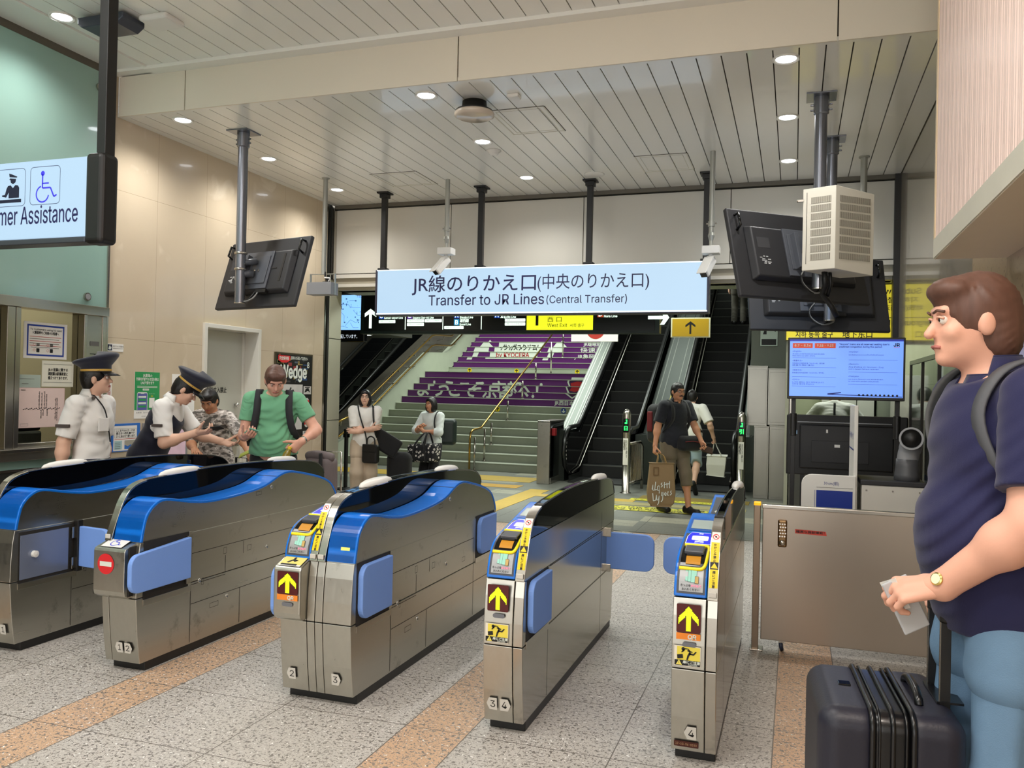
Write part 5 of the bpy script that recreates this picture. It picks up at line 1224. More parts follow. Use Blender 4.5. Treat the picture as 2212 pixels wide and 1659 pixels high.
# map screen at the left
t = empty('route_map_screen', (-6.9, 12.0, 2.35), 'hanging pale blue route map screen at the far left of the opening', 'screen')
mb = MB().box(-7.35, -6.62, 12.0, 12.12, 2.32, 3.12, black_g); mb.build('case', t, bevel=.01)
p = Panel((-7.32, 11.999, 2.33), (1, 0, 0), (0, 0, 1)); p.rect(.03, .185, .68, .765, glow('map_blue', '#86bdf5', .95)); p.up(); mi = M('map_ink', '#5f8fc8', rough=.5, emit=.25, ecol='#5f8fc8')
rn = random.Random(5)
for L in ([(.1, .5), (.25, .5), (.33, .42), (.33, .3)], [(.25, .6), (.4, .6), (.45, .55), (.62, .55)], [(.35, .25), (.45, .35), (.55, .3), (.62, .35)], [(.2, .2), (.3, .25), (.4, .22)], [(.2, .48), (.2, .33), (.26, .3)], [(.42, .66), (.55, .66)], [(.5, .5), (.58, .42), (.66, .42)], [(.45, .3), (.5, .22), (.6, .22)]): p.line(L, .005, mi)
for k in range(46): a, b = rn.uniform(.1, .66), rn.uniform(.21, .68); p.rect(a, b, a + rn.uniform(.004, .03), b + rn.choice((.004, .022)), mi)
p.rect(.26, .52, .285, .575, M('map_mark', '#1b2570', rough=.5)); p.text('7:50', .56, .71, .03, MATS['map_mark'], res=1); p.text('運転しています。', .22, .05, .055, glow('screen_text', '#dfe9f5', .8), w=.36, res=1)
p.mb.build('screen', t); MB().cyl((-6.98, 12.06, 3.1), (-6.98, 12.06, 8.0), .03, black_m, 10).build('hanger_pole', t)
# yellow up arrow board
t = empty('yellow_arrow_sign', (-1.4, 12.0, 2.41), 'small yellow board with an up arrow before the right escalator', 'sign')
MB().box(-1.69, -1.14, 12.0, 12.04, 2.395, 2.675, M('sign_border', '#c9c7a8', rough=.4)).build('frame', t, bevel=.004)
p = Panel((-1.67, 11.998, 2.41), (1, 0, 0), (0, 0, 1)); p.rect(0, 0, .51, .25, M('dull_yellow', '#a98717', rough=.4)); p.up(); p.arrow(.255, .035, .18, .14, .026, blk_ink); p.mb.build('face', t)
for x in (-1.6, -1.22): MB().cyl((x, 12.02, 2.67), (x, 12.02, 8.0), .008, black_m, 8).build('hanger_rod', t)
t = empty('no_entry_board', (-3.02, 13.0, 2.4), 'white board with a red disc hanging over the left escalator', 'sign')
MB().box(-3.42, -2.66, 13.0, 13.03, 2.395, 2.75, paper).build('board', t, bevel=.003)
p = Panel((-3.42, 12.998, 2.395), (1, 0, 0), (0, 0, 1)); p.disc(.40, .19, .15, M('disc_red', '#b5372c', rough=.4), 32); p.up(); p.rect(.3, .17, .5, .21, paper); p.mb.build('print', t)
for x in (-3.3, -2.8): MB().cyl((x, 13.015, 2.75), (x, 13.015, 8.0), .008, black_m, 8).build('hanger_rod', t)
# yellow subway sign
t = empty('subway_sign', (.47, 10.15, 2.24), 'large yellow subway sign half hidden behind the hanging displays', 'sign')
MB().box(-.12, 1.02, 10.10, 10.17, 2.235, 2.865, M('sign_back', '#4a4a30', rough=.5)).build('housing', t)
p = Panel((-.10, 10.098, 2.24), (1, 0, 0), (0, 0, 1)); yg = glow('subway_yellow', '#e5d436', .42); p.rect(0, 0, 1.11, .62, yg); p.up(); p.rect(0, .245, 1.11, .252, blk_ink)
p.text('Subway', .86, .515, .06, blk_ink, bold=.03, w=.34); p.text('지하철', .89, .42, .052, blk_ink, bold=.02, w=.24); p.text('地铁(东西线)', .84, .335, .052, blk_ink, bold=.02, w=.42)
p.text('Underground', .62, .165, .06, blk_ink, bold=.03, w=.47); p.text('지하 동쪽 출구', .10, .035, .06, blk_ink, bold=.02, w=.40); p.text('地下东口', .60, .035, .06, blk_ink, bold=.02, w=.31)
p.mb.v = [tuple(Vector(q) if q[0] < 1.0 else Vector((1.0, q[1], q[2]))) for q in p.mb.v]
p.mb.build('face', t)
# customer assistance sign (nearest, cut by the picture)
t = empty('assistance_sign', (-4.6, 3.82, 2.4), 'lit customer assistance sign with a wheelchair symbol on a black pole at far left', 'sign')
MB().box(-6.2, -3.86, 3.80, 3.90, 2.42, 2.90, M('sign_frame_dark', '#3a3846')).build('housing', t, bevel=.008)
MB().box(-6.2, -3.925, 3.785, 3.80, 2.44, 2.905, sign_w).build('light_panel', t, bevel=.004)
mb = MB().box(-3.935, -3.80, 3.775, 3.905, 2.395, 2.925, black_m); mb.build('end_cap', t, bevel=.03, seg=4)
mb = MB().box(-6.2, -3.93, 3.785, 3.90, 2.405, 2.437, M('slate_rail', '#4d5057', rough=.35, metal=.5)); mb.build('lower_rail', t, bevel=.005)
mb = MB().box(-3.885, -3.82, 3.81, 3.885, 2.8, ZU, black_m); mb.box(-3.95, -3.75, 3.80, 3.98, ZU - .02, ZU + .01, black_m); mb.build('hanger_pole', t, bevel=.004)
p = Panel((-6.2, 3.784, 2.44), (1, 0, 0), (0, 0, 1)); vi = M('sign_violet', '#3a35c8', rough=.4, emit=.25, ecol='#3a35d8')
p.text('Customer Assistance', 2.215, .088, .104, ink_b, w=.86, align='r', bold=.010, res=3)
def rframe(x0, z0, x1, z1, r, w_, m_):
    pts = [(cx + r * math.cos(math.radians(a)), cz + r * math.sin(math.radians(a))) for cx, cz, s0 in ((x1 - r, z1 - r, 0), (x0 + r, z1 - r, 90), (x0 + r, z0 + r, 180), (x1 - r, z0 + r, 270)) for a in range(s0, s0 + 91, 18)]
    p.line(pts + [pts[0]], w_, m_)
rframe(1.845, .20, 2.075, .425, .025, .003, ink_b); rframe(1.575, .20, 1.805, .425, .025, .003, ink_b)
k_ = lambda L: [(1.96 + (x - 2.013) * 1.32, z) for x, z in L]; s_ = lambda L: [(1.69 + (x - 1.787) * 1.32, z) for x, z in L]
p.disc(1.941, .385, .015, vi, 18); p.line(k_([(1.998, .38), (1.998, .298), (2.045, .298), (2.066, .243), (2.082, .253)]), .010, vi); p.line(k_([(1.998, .325), (2.035, .325)]), .009, vi); p.ring(1.941, .262, .052, .009, vi, 30, 105, 350)
p.poly(s_([(1.775, .40), (1.79, .395), (1.825, .378), (1.822, .372), (1.778, .378)]), ink_k); p.poly(s_([(1.782, .37), (1.818, .365), (1.815, .345), (1.80, .333), (1.786, .345), (1.784, .36), (1.776, .362)]), ink_k)
p.poly(s_([(1.77, .325), (1.786, .328), (1.80, .31), (1.814, .328), (1.83, .325), (1.838, .31), (1.838, .25), (1.775, .25), (1.775, .285), (1.76, .255), (1.735, .262), (1.735, .27), (1.752, .272), (1.762, .31)]), ink_k)
p.rect(1.60, .222, 1.775, .242, ink_k); p.mb.build('lettering', t)
# overhead cabinet with a fluted pale panel at the upper right
t = empty('overhead_light_box', (.85, 3.2, 2.34), 'overhead cream box with a fluted pinkish side panel at the upper right', 'light box')
fl = M('fluted_panel', '#f2d9cf', rough=.35, var=.04, scale=3)
MB().box(.69, 1.03, 0.2, 4.9, 2.34, ZU, M('box_cream', '#e9d9c2', rough=.5, var=.02)).build('case', t)
MB().box(.684, .69, .2, 4.9, 2.345, 2.445, M('box_edge', '#dcd8c8', rough=.4)).build('lower_rail', t); MB().box(.684, .69, 4.86, 4.9, 2.445, ZU, M('box_end', '#ecd3ae', rough=.4)).build('end_rail', t)
mb = MB()
for k in range(160):
    y = 4.855 - .029 * k; rr = .0018 + .0012 * math.sin(k * 1.7)
    mb.add([(.690, y, 2.445), (.688 - rr, y - .009, 2.445), (.688 - rr, y - .02, 2.445), (.690, y - .029, 2.445), (.690, y, ZU - .01), (.688 - rr, y - .009, ZU - .01), (.688 - rr, y - .02, ZU - .01), (.690, y - .029, ZU - .01)], [(0, 1, 5, 4), (1, 2, 6, 5), (2, 3, 7, 6)], fl)
mb.build('fluted_panel', t)

# ================================================================ notices on the left wall and window
def poster(name, label, x, y0, y1, z0, z1, draw, cat='poster', base=None, t_=.003, group=None):
    t = empty(name, (x, (y0 + y1) / 2, z0), label, cat, group)
    MB().box(x + .0002, x + t_, y0, y1, z0, z1, base or paper).build('sheet', t)
    p = Panel((x + t_, y0, z0), (0, 1, 0), (0, 0, 1)); p.d = .0008; draw(p, y1 - y0, z1 - z0); p.mb.build('print', t)
    return t
XW = -5.829; kind_green = M('poster_green', '#2f9a58', rough=.5); phone_v = M('poster_violet', '#5c62a8', rough=.5); txt_g = M('text_grey', '#6f6d68', rough=.5); bl_p = M('poster_blue', '#2f6fc4', rough=.45); tape_c = M('sheet_cover', '#e4e6e6', rough=.15)
def d_green(p, w, h):
    p.rect(0, .08, w, h, kind_green); p.up()
    for i, tx in enumerate(('JR東海の', '列車内や駅でのお忘れ物は', 'LINEで探せます')): p.text(tx, w / 2, h - .045 - .035 * i, .024, wht_vin, w=(.12, w * .9, .17)[i], align='c', bold=.04, res=1)
    for i in range(2): p.rect(.03, h - .137 - .012 * i, w - .03, h - .133 - .012 * i, wht_vin)
    p.rrect(.10, h - .175, .18, h - .157, .004, wht_vin); p.text('24時間 受付中', .14, h - .17, .008, txt_g, align='c', w=.06, res=1)
    p.poly([(.03, .08), (.165, .08), (.165, .235), (.15, .25), (.045, .25), (.03, .235)], wht_vin); p.up(); p.rect(.036, .08, .159, .238, phone_v); p.up(); p.rect(.075, .234, .12, .25, wht_vin)
    for b, m_ in ((.196, wht_vin), (.168, kind_green), (.135, wht_vin), (.105, kind_green)): p.rrect(.046, b, .146, b + .018, .006, m_)
    p.rect(.185, .10, .255, .195, paper); p.up(); p.text('登録', .22, .205, .012, yel, align='c', res=1); p.text('使い方はこちら', .22, .23, .008, wht_vin, align='c', w=.07, res=1)
    p.text('JR東海', .02, .05, .012, txt_g, w=.07, res=1); p.text('24h 9:00-20:00', .11, .05, .012, txt_g, w=.15, res=1); p.text('お忘れ物', .09, .015, .01, txt_g, res=1)
poster('lost_property_poster', 'green lost property poster with a phone drawing on the marble wall', XW, 6.23, 6.55, 1.25, 1.69, d_green)
def d_or(p, w, h):
    p.disc(.11, h - .075, .075, M('poster_orange', '#e8772e', rough=.5), 28, .034); p.up(); p.text('ご注意', .11, h - .09, .028, wht_vin, align='c', bold=.04, res=1)
    p.disc(.045, h - .135, .016, M('poster_amber', '#d8a53a', rough=.5), 16)
    for i, tx in enumerate(('お手洗いは', '改札の外に', 'ございません', '■改札内の')): p.text(tx, .07 if i < 2 else .02, h - .15 - .045 * i, .026, blk_ink, bold=.02, res=1)
poster('attention_poster', 'white poster with an orange oval behind the cap of the bending worker', XW, 6.72, 7.05, 1.22, 1.68, d_or)
def d_cam(p, w, h):
    p.rect(.015, .008, .065, h - .008, M('camera_navy', '#1b2140', rough=.5)); p.up(); p.poly([(.022, .02), (.045, .014), (.058, .03), (.055, .042), (.03, .046)], wht_vin); p.rect(.036, .04, .042, .06, wht_vin)
    p.text('防犯カメラ作動中', .075, h - .03, .014, txt_g, w=.125, res=1); p.rect(.075, h - .043, .19, h - .04, txt_g)
poster('camera_notice', 'small white camera notice high on the marble by the ticket window', XW, 5.88, 6.08, 1.865, 1.935, d_cam, 'notice')
def d_tall(p, w, h):
    p.text('特大荷物', w / 2, h - .05, .03, M('ink_red', '#c33b30', rough=.5), vertical=True, res=1); p.text('指定席', w / 2, h - .22, .03, blk_ink, vertical=True, res=1)
poster('tall_notice', 'narrow white upright notice behind the white shirted worker', XW, 5.89, 5.955, 1.27, 1.58, d_tall, 'notice')
def d_blue(p, w, h):
    p.rrect(0, 0, w, h, .012, bl_p); p.up(); p.rect(.018, .008, w - .04, h - .02, paper); p.up(); p.frame(.03, .125, w - .05, h - .045, .002, txt_g)
    for i, tx in enumerate(('ここまでのICカードは', '使えない改札機です', '2つとあわせて使います')): p.text(tx, w * .47, h - .072 - .026 * i, .018, blk_ink, align='c', w=w * .66, bold=.03, res=1)
    p.rect(.03, .112, w - .05, .116, M('ink_red', '#c33b30')); p.rect(.03, .02, .12, .10, M('print_teal', '#a9cdd0', rough=.5)); p.up(); p.rect(.15, .02, w - .06, .10, bl_p); p.up(); p.poly([(.15, .06), (.19, .045), (.22, .06), (w - .06, .05), (w - .06, .10), (.15, .10)], M('print_grey', '#a7a394', rough=.5))
    for i in range(4): p.rect(.035, .03 + .016 * i, .10, .034 + .016 * i, txt_g)
poster('framed_notice', 'notice in a bright blue frame low on the marble wall', XW, 5.96, 6.30, .955, 1.21, d_blue, 'notice', base=bl_p, t_=.012)
def d_pink(p, w, h):
    p.rrect(0, 0, w, h, .02, M('frame_grey', '#8b8a8a', rough=.4)); p.up(); p.rect(.03, .03, w - .03, h - .03, M('poster_pink', '#e3c3d3', rough=.5, var=.12, scale=12)); p.up(); p.text('Q', .06, h - .25, .07, M('ink_blue', '#27409a', rough=.5), bold=.03)
poster('framed_poster', 'pink poster in a grey frame behind the worker in the vest', XW, 6.34, 6.95, .55, 1.205, d_pink, 'poster', base=MATS['grey_plastic'], t_=.014)
def d_wedge(p, w, h):
    rn = random.Random(9); cols = [M('wd_%d' % i, c, rough=.5) for i, c in enumerate(('#8b2c2c', '#2c4c7a', '#6e6a3a', '#3d3d3d', '#54606c', '#a28d4f'))]
    p.rect(.02, .02, w - .02, h - .02, M('poster_black', '#161616', rough=.4)); p.up()
    for k in range(40): a, b = rn.uniform(.03, w - .15), rn.uniform(h - .36, h - .06); p.rect(a, b, a + rn.uniform(.02, .12), b + rn.uniform(.01, .05), rn.choice(cols))
    p.up(); p.poly([(.05, h - .035), (.30, h - .035), (.30, h - .09), (.22, h - .12), (.12, h - .12), (.05, h - .09)], red_s); p.up(); p.text('完全保存版', .07, h - .085, .035, wht_vin, w=.2, bold=.03, res=1); p.text('日本人なら知っておきたい', .32, h - .075, .035, wht_vin, w=.36, bold=.03, res=1)
    p.text('Wedge', .10, h - .30, .15, wht_vin, w=.56, bold=.05, res=3); p.text('8', .67, h - .17, .07, wht_vin, bold=.03, res=1)
    p.rect(.12, .10, w - .22, h - .38, M('poster_grey', '#c3c1bd', rough=.5, var=.1, scale=14)); p.up(); p.text('台湾', .34, h - .60, .16, blk_ink, vertical=True, bold=.03)
    for k in range(5):
        z = h - .40 - .14 * k; a0 = w - .20; p.rect(a0, z - .10, w - .03, z, MATS['poster_grey'] if k % 2 == 0 else MATS['poster_black']); p.up()
        if k % 2 == 0: p.poly([(a0 + .02, z - .08), (a0 + .05, z - .03), (a0 + .11, z - .02), (a0 + .15, z - .08), (a0 + .1, z - .06)], blk_ink); p.rect(a0 + .03, z - .02, a0 + .14, z - .01, blk_ink)
        else: p.disc(a0 + .08, z - .05, .045, MATS['poster_grey'], 20); p.up(); p.rect(a0 + .03, z - .06, a0 + .13, z - .035, red_s)
wt = poster('magazine_poster', 'framed black magazine poster with large white title behind the man in green', XW, 8.42, 9.22, .95, 1.985, d_wedge, base=M('frame_bronze', '#5a5340', rough=.35, metal=.6), t_=.02)
# sheets on the glass of the ticket window
XG = -5.857
def d_p1(p, w, h):
    p.frame(.03, .02, w - .03, h - .02, .014, M('border_blue', '#27429a', rough=.5)); p.text('To Customers using IC card', w / 2, h - .065, .014, blk_ink, align='c', w=w * .72, bold=.03, res=1); p.text('IC乗車券をご利用のお客様へ', w / 2, h - .095, .02, blk_ink, align='c', w=w * .6, bold=.04, res=1)
    for i in range(5): p.rect(.055, h - .12 - .018 * i, w - .06 - .02 * (i % 2), h - .116 - .018 * i, MATS['ink_red'] if i % 2 == 0 else txt_g)
    p.line([(.07, .09), (w - .08, .09)], .003, blk_ink)
    for a in (.12, .25):
        p.rrect(a, .10, a + .03, .125, .004, txt_g); p.rrect(a, .05, a + .03, .082, .004, blk_ink); p.ring(a - .02, .112, .011, .002, MATS['ink_red'], 16); p.ring(a - .02, .066, .011, .002, MATS['ink_red'], 16)
poster('window_notice', 'white notice with a thick blue border, top sheet on the ticket window', XG, 5.06, 5.48, 1.77, 2.065, d_p1, 'notice', group='notices on the ticket window')
def d_p2(p, w, h):
    p.rect(.015, .035, w - .015, .038, txt_g); p.rect(.015, h - .03, w - .015, h - .027, txt_g)
    for i, tx in enumerate(('JRの営業に関する', '規則類は駅事務室に', '備えつけてあります。')): p.text(tx, w / 2, h - .085 - .034 * i, .022, blk_ink, align='c', w=w * .62, bold=.04, res=1)
poster('window_notice', 'pale sheet with three lines of black Japanese, middle sheet on the window', XG, 5.24, 5.555, 1.54, 1.755, d_p2, 'notice', base=M('ivory_paper', '#dedccb', rough=.6), group='notices on the ticket window')
def d_p3(p, w, h):
    rn = random.Random(3); ink = blk_ink
    p.text('路線図', .02, h - .025, .01, ink, res=1)
    for k in range(24): p.rect(.04 + .015 * k, .145 + .004 * (k % 3), .05 + .015 * k, .153 + .004 * (k % 3), ink)
    for c_, n_, up_ in ((.19, 13, 1), (.215, 12, 1), (.24, 13, 1), (.26, 11, 1), (.35, 8, 1), (.365, 8, 1), (.35, 8, -1), (.365, 9, -1), (.23, 5, -1), (.27, 5, -1), (.21, 7, -1)):
        for k in range(n_): z = .15 + up_ * (.012 + .0105 * k); p.rect(c_ - .005 + .003 * rn.uniform(-1, 1), z, c_ + .006, z + .0055, ink)
    p.frame(.02, .015, .09, .035, .0015, txt_g); p.frame(0, 0, w, h, .002, M('pink_edge', '#cfa8a4', rough=.6))
poster('fare_map', 'pale pink fare map taped low on the ticket window', XG, 5.03, 5.47, 1.205, 1.53, d_p3, 'map', base=M('pink_paper', '#ebd2cb', rough=.6))
poster('window_notice', 'clear plastic plaque at the left of the ticket window', XG, 4.995, 5.23, 1.53, 1.635, lambda p, w, h: (p.rect(.03, h - .035, w - .06, h - .032, txt_g), p.rect(.06, .03, .12, .034, txt_g)), 'notice', base=M('clear_plaque', '#aab8ae', rough=.2), group='notices on the ticket window')
# poster in the distance beside the escalator
t = empty('wall_poster', (-.43, 14.88, 2.46), 'small pale poster on the grey green wall right of the escalator', 'poster')
MB().box(-.57, -.29, 14.88, 14.9, 2.44, 2.9, M('poster_pale', '#c5d6c8', rough=.5)).build('sheet', t)
p = Panel((-.57, 14.88, 2.44), (1, 0, 0), (0, 0, 1)); p.rect(.02, .02, .26, .12, blk_ink); p.poly([(.04, .2), (.07, .3), (.1, .3), (.1, .2)], blk_ink); p.poly([(.15, .36), (.2, .42), (.23, .38), (.18, .32)], blk_ink); p.line([(.03, .34), (.25, .25)], .012, blk_ink); p.mb.build('print', t)

# ================================================================ people
def rotm(ax, a):
    return np.array(Matrix.Rotation(a, 3, ax))
skin_l = M('skin_pale', '#e0b49b', rough=.5, var=.06, scale=14, bump=.05, bscale=160); skin_t = M('skin_tan', '#c98f6c', rough=.5, var=.06, scale=14); skin_p = M('skin_pink', '#e3ab93', rough=.48, var=.09, scale=9, bump=.06, bscale=220)
hair_b = M('hair_black', '#15110f', rough=.42, var=.3, scale=60, stretch=(1, 1, .15)); hair_br = M('hair_brown', '#5e4034', rough=.5, var=.35, scale=55, stretch=(1, 1, .2))
eye_w = M('eye_white', '#e9e4dc', rough=.2); eye_d = M('eye_dark', '#1a120e', rough=.15); lip_m = M('lip', '#a8625a', rough=.45)
def cloth(n, c, **k): return M(n, c, rough=.8, sheen=.15, bump=.12, bscale=260, **k)
shirt_w = cloth('white_shirt', '#eceae6', var=.02); navy = cloth('navy_cloth', '#12152b', var=.1); vest_n = cloth('navy_vest', '#14172a', var=.1); green_t = cloth('green_tee', '#6fae86', var=.04); black_c = cloth('black_cloth', '#121214', var=.15)
beige_c = cloth('beige_trousers', '#bfae97', var=.06); khaki = cloth('khaki_cloth', '#6f6450', var=.08); ltblue = cloth('pale_blue_shorts', '#9fb4bd', var=.05); greyt = cloth('grey_trousers', '#5a564c', var=.08); white_t = cloth('white_tee', '#e8e6df', var=.03)
polo = cloth('navy_polo', '#191a45', var=.08); dkshirt = cloth('dark_print_shirt', '#181a22', var=.35, scale=40)
jeans = M('denim', '#6d8dab', rough=.85, var=.22, scale=7, bump=.25, bscale=300); stripe = cloth('dark_striped_trousers', '#1e1c20', var=.3, scale=25, stretch=(30, 1, .1))
def camo_mat():
    m = bpy.data.materials.new('camouflage_cloth'); m.use_nodes = True; N = NT(m); p = N.n['Principled BSDF']; p.inputs['Roughness'].default_value = .85
    co = N.new('ShaderNodeTexCoord').outputs['Object']; mp = N.new('ShaderNodeMapping'); mp.inputs['Scale'].default_value = (14, 14, 30); N.link(co, mp.inputs[0])
    n = N.new('ShaderNodeTexNoise'); n.inputs['Scale'].default_value = 1.0; n.inputs['Detail'].default_value = 2; N.link(mp.outputs[0], n.inputs['Vector'])
    r = N.new('ShaderNodeValToRGB'); r.color_ramp.interpolation = 'CONSTANT'; e = r.color_ramp.elements; e[0].color = C('#5f5a55'); e[1].position = .44; e[1].color = C('#a79e97')
    q = e.new(.55); q.color = C('#d3cbc4'); q = e.new(.64); q.color = C('#7d756f'); N.link(n.outputs[0], r.inputs[0]); N.link(r.outputs[0], p.inputs['Base Color']); return m
camo = camo_mat()
def ik(a, t, l1, l2, hint):
    a, t, h = map(lambda v: np.array(v, float), (a, t, hint)); d = t - a; L = np.linalg.norm(d)
    if L > (l1 + l2) * .995: t = a + d / L * (l1 + l2) * .995; d = t - a; L = np.linalg.norm(d)
    u = d / L; x = (l1 * l1 - l2 * l2 + L * L) / (2 * L); r = math.sqrt(max(0, l1 * l1 - x * x)); h = h - u * (h @ u); n = np.linalg.norm(h); h = h / (n if n > 1e-6 else 1)
    return a + u * x + h * r, t
def hand_prims(w, d, n, side, s=1.0, curl=.4, spread=.1, thumb=.5, curls=None, tdir=None):
    """w wrist, d finger direction, n the way the palm faces; side +1 right, -1 left"""
    w, d, n = (np.array(v, float) for v in (w, d, n)); d /= np.linalg.norm(d); n = n - d * (n @ d); n /= np.linalg.norm(n); t = np.cross(d, n) * side
    P = []; base = w + d * .088 * s
    for i, (o, L) in enumerate(((.031, .074), (.0105, .082), (-.0105, .076), (-.030, .060))):
        k = base + (t * o + d * (.004, .008, .003, -.006)[i]) * s
        P.append(cap(w + t * o * .55 * s, k, .0135 * s, .0105 * s, .012))
        dd = d + t * (spread * (.5 - i / 3.0) * 1.4); dd /= np.linalg.norm(dd); a = 0; p = k; c = curls[i] if curls else curl
        for f, bend, r0, r1 in ((.46, 78, .0098, .0088), (.31, 92, .0088, .0079), (.23, 60, .0080, .0066)):
            a += math.radians(bend) * c; v = dd * math.cos(a) + n * math.sin(a); q = p + v * L * f * 1.0 * s; P.append(cap(p, q, r0 * s, r1 * s, .004)); p = q
    P.append(ell(w + (d * .05 + n * .004) * s, (.034 * s,) * 3, None, .015) if False else cap(w + d * .02 * s, w + d * .07 * s, .021 * s, .018 * s, .02))
    tb = w + (d * .028 + t * .026 + n * .006) * s; td = np.array(tdir, float) if tdir is not None else d * .62 + t * .62 + n * (.25 + .5 * thumb); td /= np.linalg.norm(td)
    P.append(cap(w + (d * .012 + t * .012) * s, tb, .016 * s, .0155 * s, .014)); p = tb
    for L, bend, r0, r1 in ((.040, 0, .0135, .011), (.033, .35, .0108, .0098), (.027, .35, .0098, .0078)):
        td = td + (d * .25 - t * .35 + n * .1) * bend * thumb * 1.6; td /= np.linalg.norm(td); q = p + td * L * s; P.append(cap(p, q, r0 * s, r1 * s, .006)); p = q
    return P
def person(label, loc, face, H=1.7, B=1.0, lean=0, twist=0, head=(0, 0, 0), arms=None, legs=None, skin=skin_l, res=.012, hres=.0055, shirt=None, pants=None, hair=None, shoes='shoe_black', glasses=False, belly=0.0, group=None, neck_f=0.0, moustache=False):
    rz = math.atan2(-face[0], face[1]); t = empty('person', loc, label, 'person', group, rz=rz); s = H / 1.7
    Rw = rotm('Z', rz); inv = Rw.T; lw = np.array(loc, float)
    loc_ = lambda p: inv @ (np.array(p, float) - lw)
    wld = lambda p: Vector(Rw @ np.array(p) + lw)
    A = lambda *p: np.array(p, float) * s
    Pv = A(0, 0, .93); R = rotm('Z', math.radians(twist)) @ rotm('X', -math.radians(lean)); T = lambda *p: Pv + R @ (A(*p) - Pv)
    nb = T(0, -.012 + neck_f * .3, 1.44); npv = T(0, .0 + neck_f * .6, 1.495)
    Rh = R @ rotm('X', math.radians(lean) * .55) @ rotm('Z', math.radians(head[0])) @ rotm('X', -math.radians(head[1])) @ rotm('Y', math.radians(head[2]))
    hc = npv + Rh @ A(0, .022, .095); Lh = lambda x, y, z: hc + Rh @ A(x, y, z)
    RhT = Rh
    info = {'t': t, 'w': wld, 'l': loc_, 'head': wld(hc), 'Rh': Rw @ Rh, 'Rot': Rw @ R, 's': s, 'T': lambda *p: wld(T(*p))}
    body = [ell(Lh(0, -.008, .012), A(.074, .092, .098), Rh), ell(Lh(0, .030, -.055), A(.055, .058, .06), Rh, .03), ell(Lh(0, .068, -.092), A(.024, .02, .018), Rh, .02),
            cap(Lh(0, .080, .008), Lh(0, .103, -.030), .008 * s, .0125 * s, .012), cap(Lh(-.035, .076, .026), Lh(.035, .076, .026), .011 * s, None, .015),
            ell(Lh(0, .082, -.064), A(.022, .010, .008), Rh, .008), ell(Lh(.038, .062, -.028), A(.022, .018, .02), Rh, .02), ell(Lh(-.038, .062, -.028), A(.022, .018, .02), Rh, .02)]
    for q in (1, -1): body += [ell(Lh(.076 * q, -.005, -.012), A(.011, .02, .032), Rh, .008), ell(Lh(.031 * q, .098, .003), A(.017, .012, .009), Rh, .012, True)]
    body += [cap(nb + (0, 0, -.02), Lh(0, -.018, -.05), .056 * s * (.5 + .5 * B), .052 * s, .03)]
    tor = lambda e, k=None: [ell(T(0, -.005, .93), A(.155, .112, .13) * B + e, R, k), ell(T(0, 0, 1.07), A(.138, .10, .16) * B + e, R, k), ell(T(0, .005, 1.27), A(.158, .112, .18) * B + e, R, k),
                             cap(T(-.125, -.012, 1.395), T(.125, -.012, 1.395), .058 * s + e, None, k)] + ([ell(T(0, .06 * belly + .03, 1.06), A(.14, .12 + .05 * belly, .17) * B + e, R, k)] if belly else [])
    body += tor(0.0)
    parts_hand = []; sl = []
    for sd, q in (('R', 1), ('L', -1)):
        a = (arms or {}).get(sd, {}); S_ = T(.178 * q * (.4 + .6 * B), -.012, 1.395)
        tgt = a.get('w'); tgt = loc_(tgt) if tgt is not None else (A(*a['l']) if 'l' in a else S_ + R @ A(.05 * q, .02, -.54))
        hint = a.get('hint', (q * .5, -1, -.2)); E, W_ = ik(S_, tgt, .285 * s, .25 * s, hint)
        ar = a.get('r', 1.0)
        body += [cap(S_, E, .050 * s * B * ar, .042 * s * ar), cap(E, W_, .044 * s * ar, .029 * s * ar), ell(E + (W_ - E) * .28, np.array([.047, .047, .047]) * s * ar, None, .03)]
        sl.append((S_, E, W_, q))
        d = np.array(a['d'], float) if 'd' in a else (W_ - E); n = np.array(a['n'], float) if 'n' in a else np.array((-q, .25, 0.))
        if 'dw' in a: d = inv @ np.array(a['dw'], float)
        if 'nw' in a: n = inv @ np.array(a['nw'], float)
        d = d / np.linalg.norm(d)
        td = a.get('tdw'); td = inv @ np.array(td, float) if td is not None else None
        body.append(cap(W_, W_ + d * .03 * s, .027 * s * ar, .022 * s, .02))
        parts_hand.append((hand_prims(W_ + d * .004, d, n, q, s * a.get('hs', 1.0), a.get('curl', .35), a.get('spread', .1), a.get('thumb', .5), a.get('curls'), td), dict(res=a.get('hres', hres), k=.006)))
        info[sd] = (wld(W_), Vector(Rw @ d), Vector(Rw @ (n / np.linalg.norm(n))), wld(E), wld(S_))
    lg = []
    for sd, q in (('R', 1), ('L', -1)):
        l = (legs or {}).get(sd, {}); hp = A(.088 * q, 0, .90); an = np.array(l['a']) * s if 'a' in l else A(.10 * q, -.02, .085); K, an = ik(hp, an, .42 * s, .41 * s, l.get('hint', (0, 1, 0))); fd = np.array(l.get('f', (.12 * q, 1, 0)), float); fd /= np.linalg.norm(fd)
        lg.append((hp, K, an, fd, q)); body += [cap(hp, K, .083 * s * B, .056 * s), cap(K, an, .056 * s, .036 * s), ell(K + (an - K) * .3 - fd * .012, np.array([.056, .056, .07]) * s, None, .04), cap(an - np.array((0, 0, .04)) * s * (1 if fd[2] > -.3 else .3), an + fd * .14 * s - np.array((0, 0, .055)) * s, .034 * s, .022 * s)]
    solid('body', [(body, dict(res=res, k=.028 * s))] + parts_hand, skin, t)
    # eyes, brows, lips
    mb = MB()
    for q in (1, -1): mb.ball(Lh(.031 * q, .0775, .003), .0112 * s, eye_w, 12); mb.ball(Lh(.031 * q, .0835, .003), .0064 * s, eye_d, 10)
    mb.build('eyes', t, smooth=True, local=True)
    mb = MB()
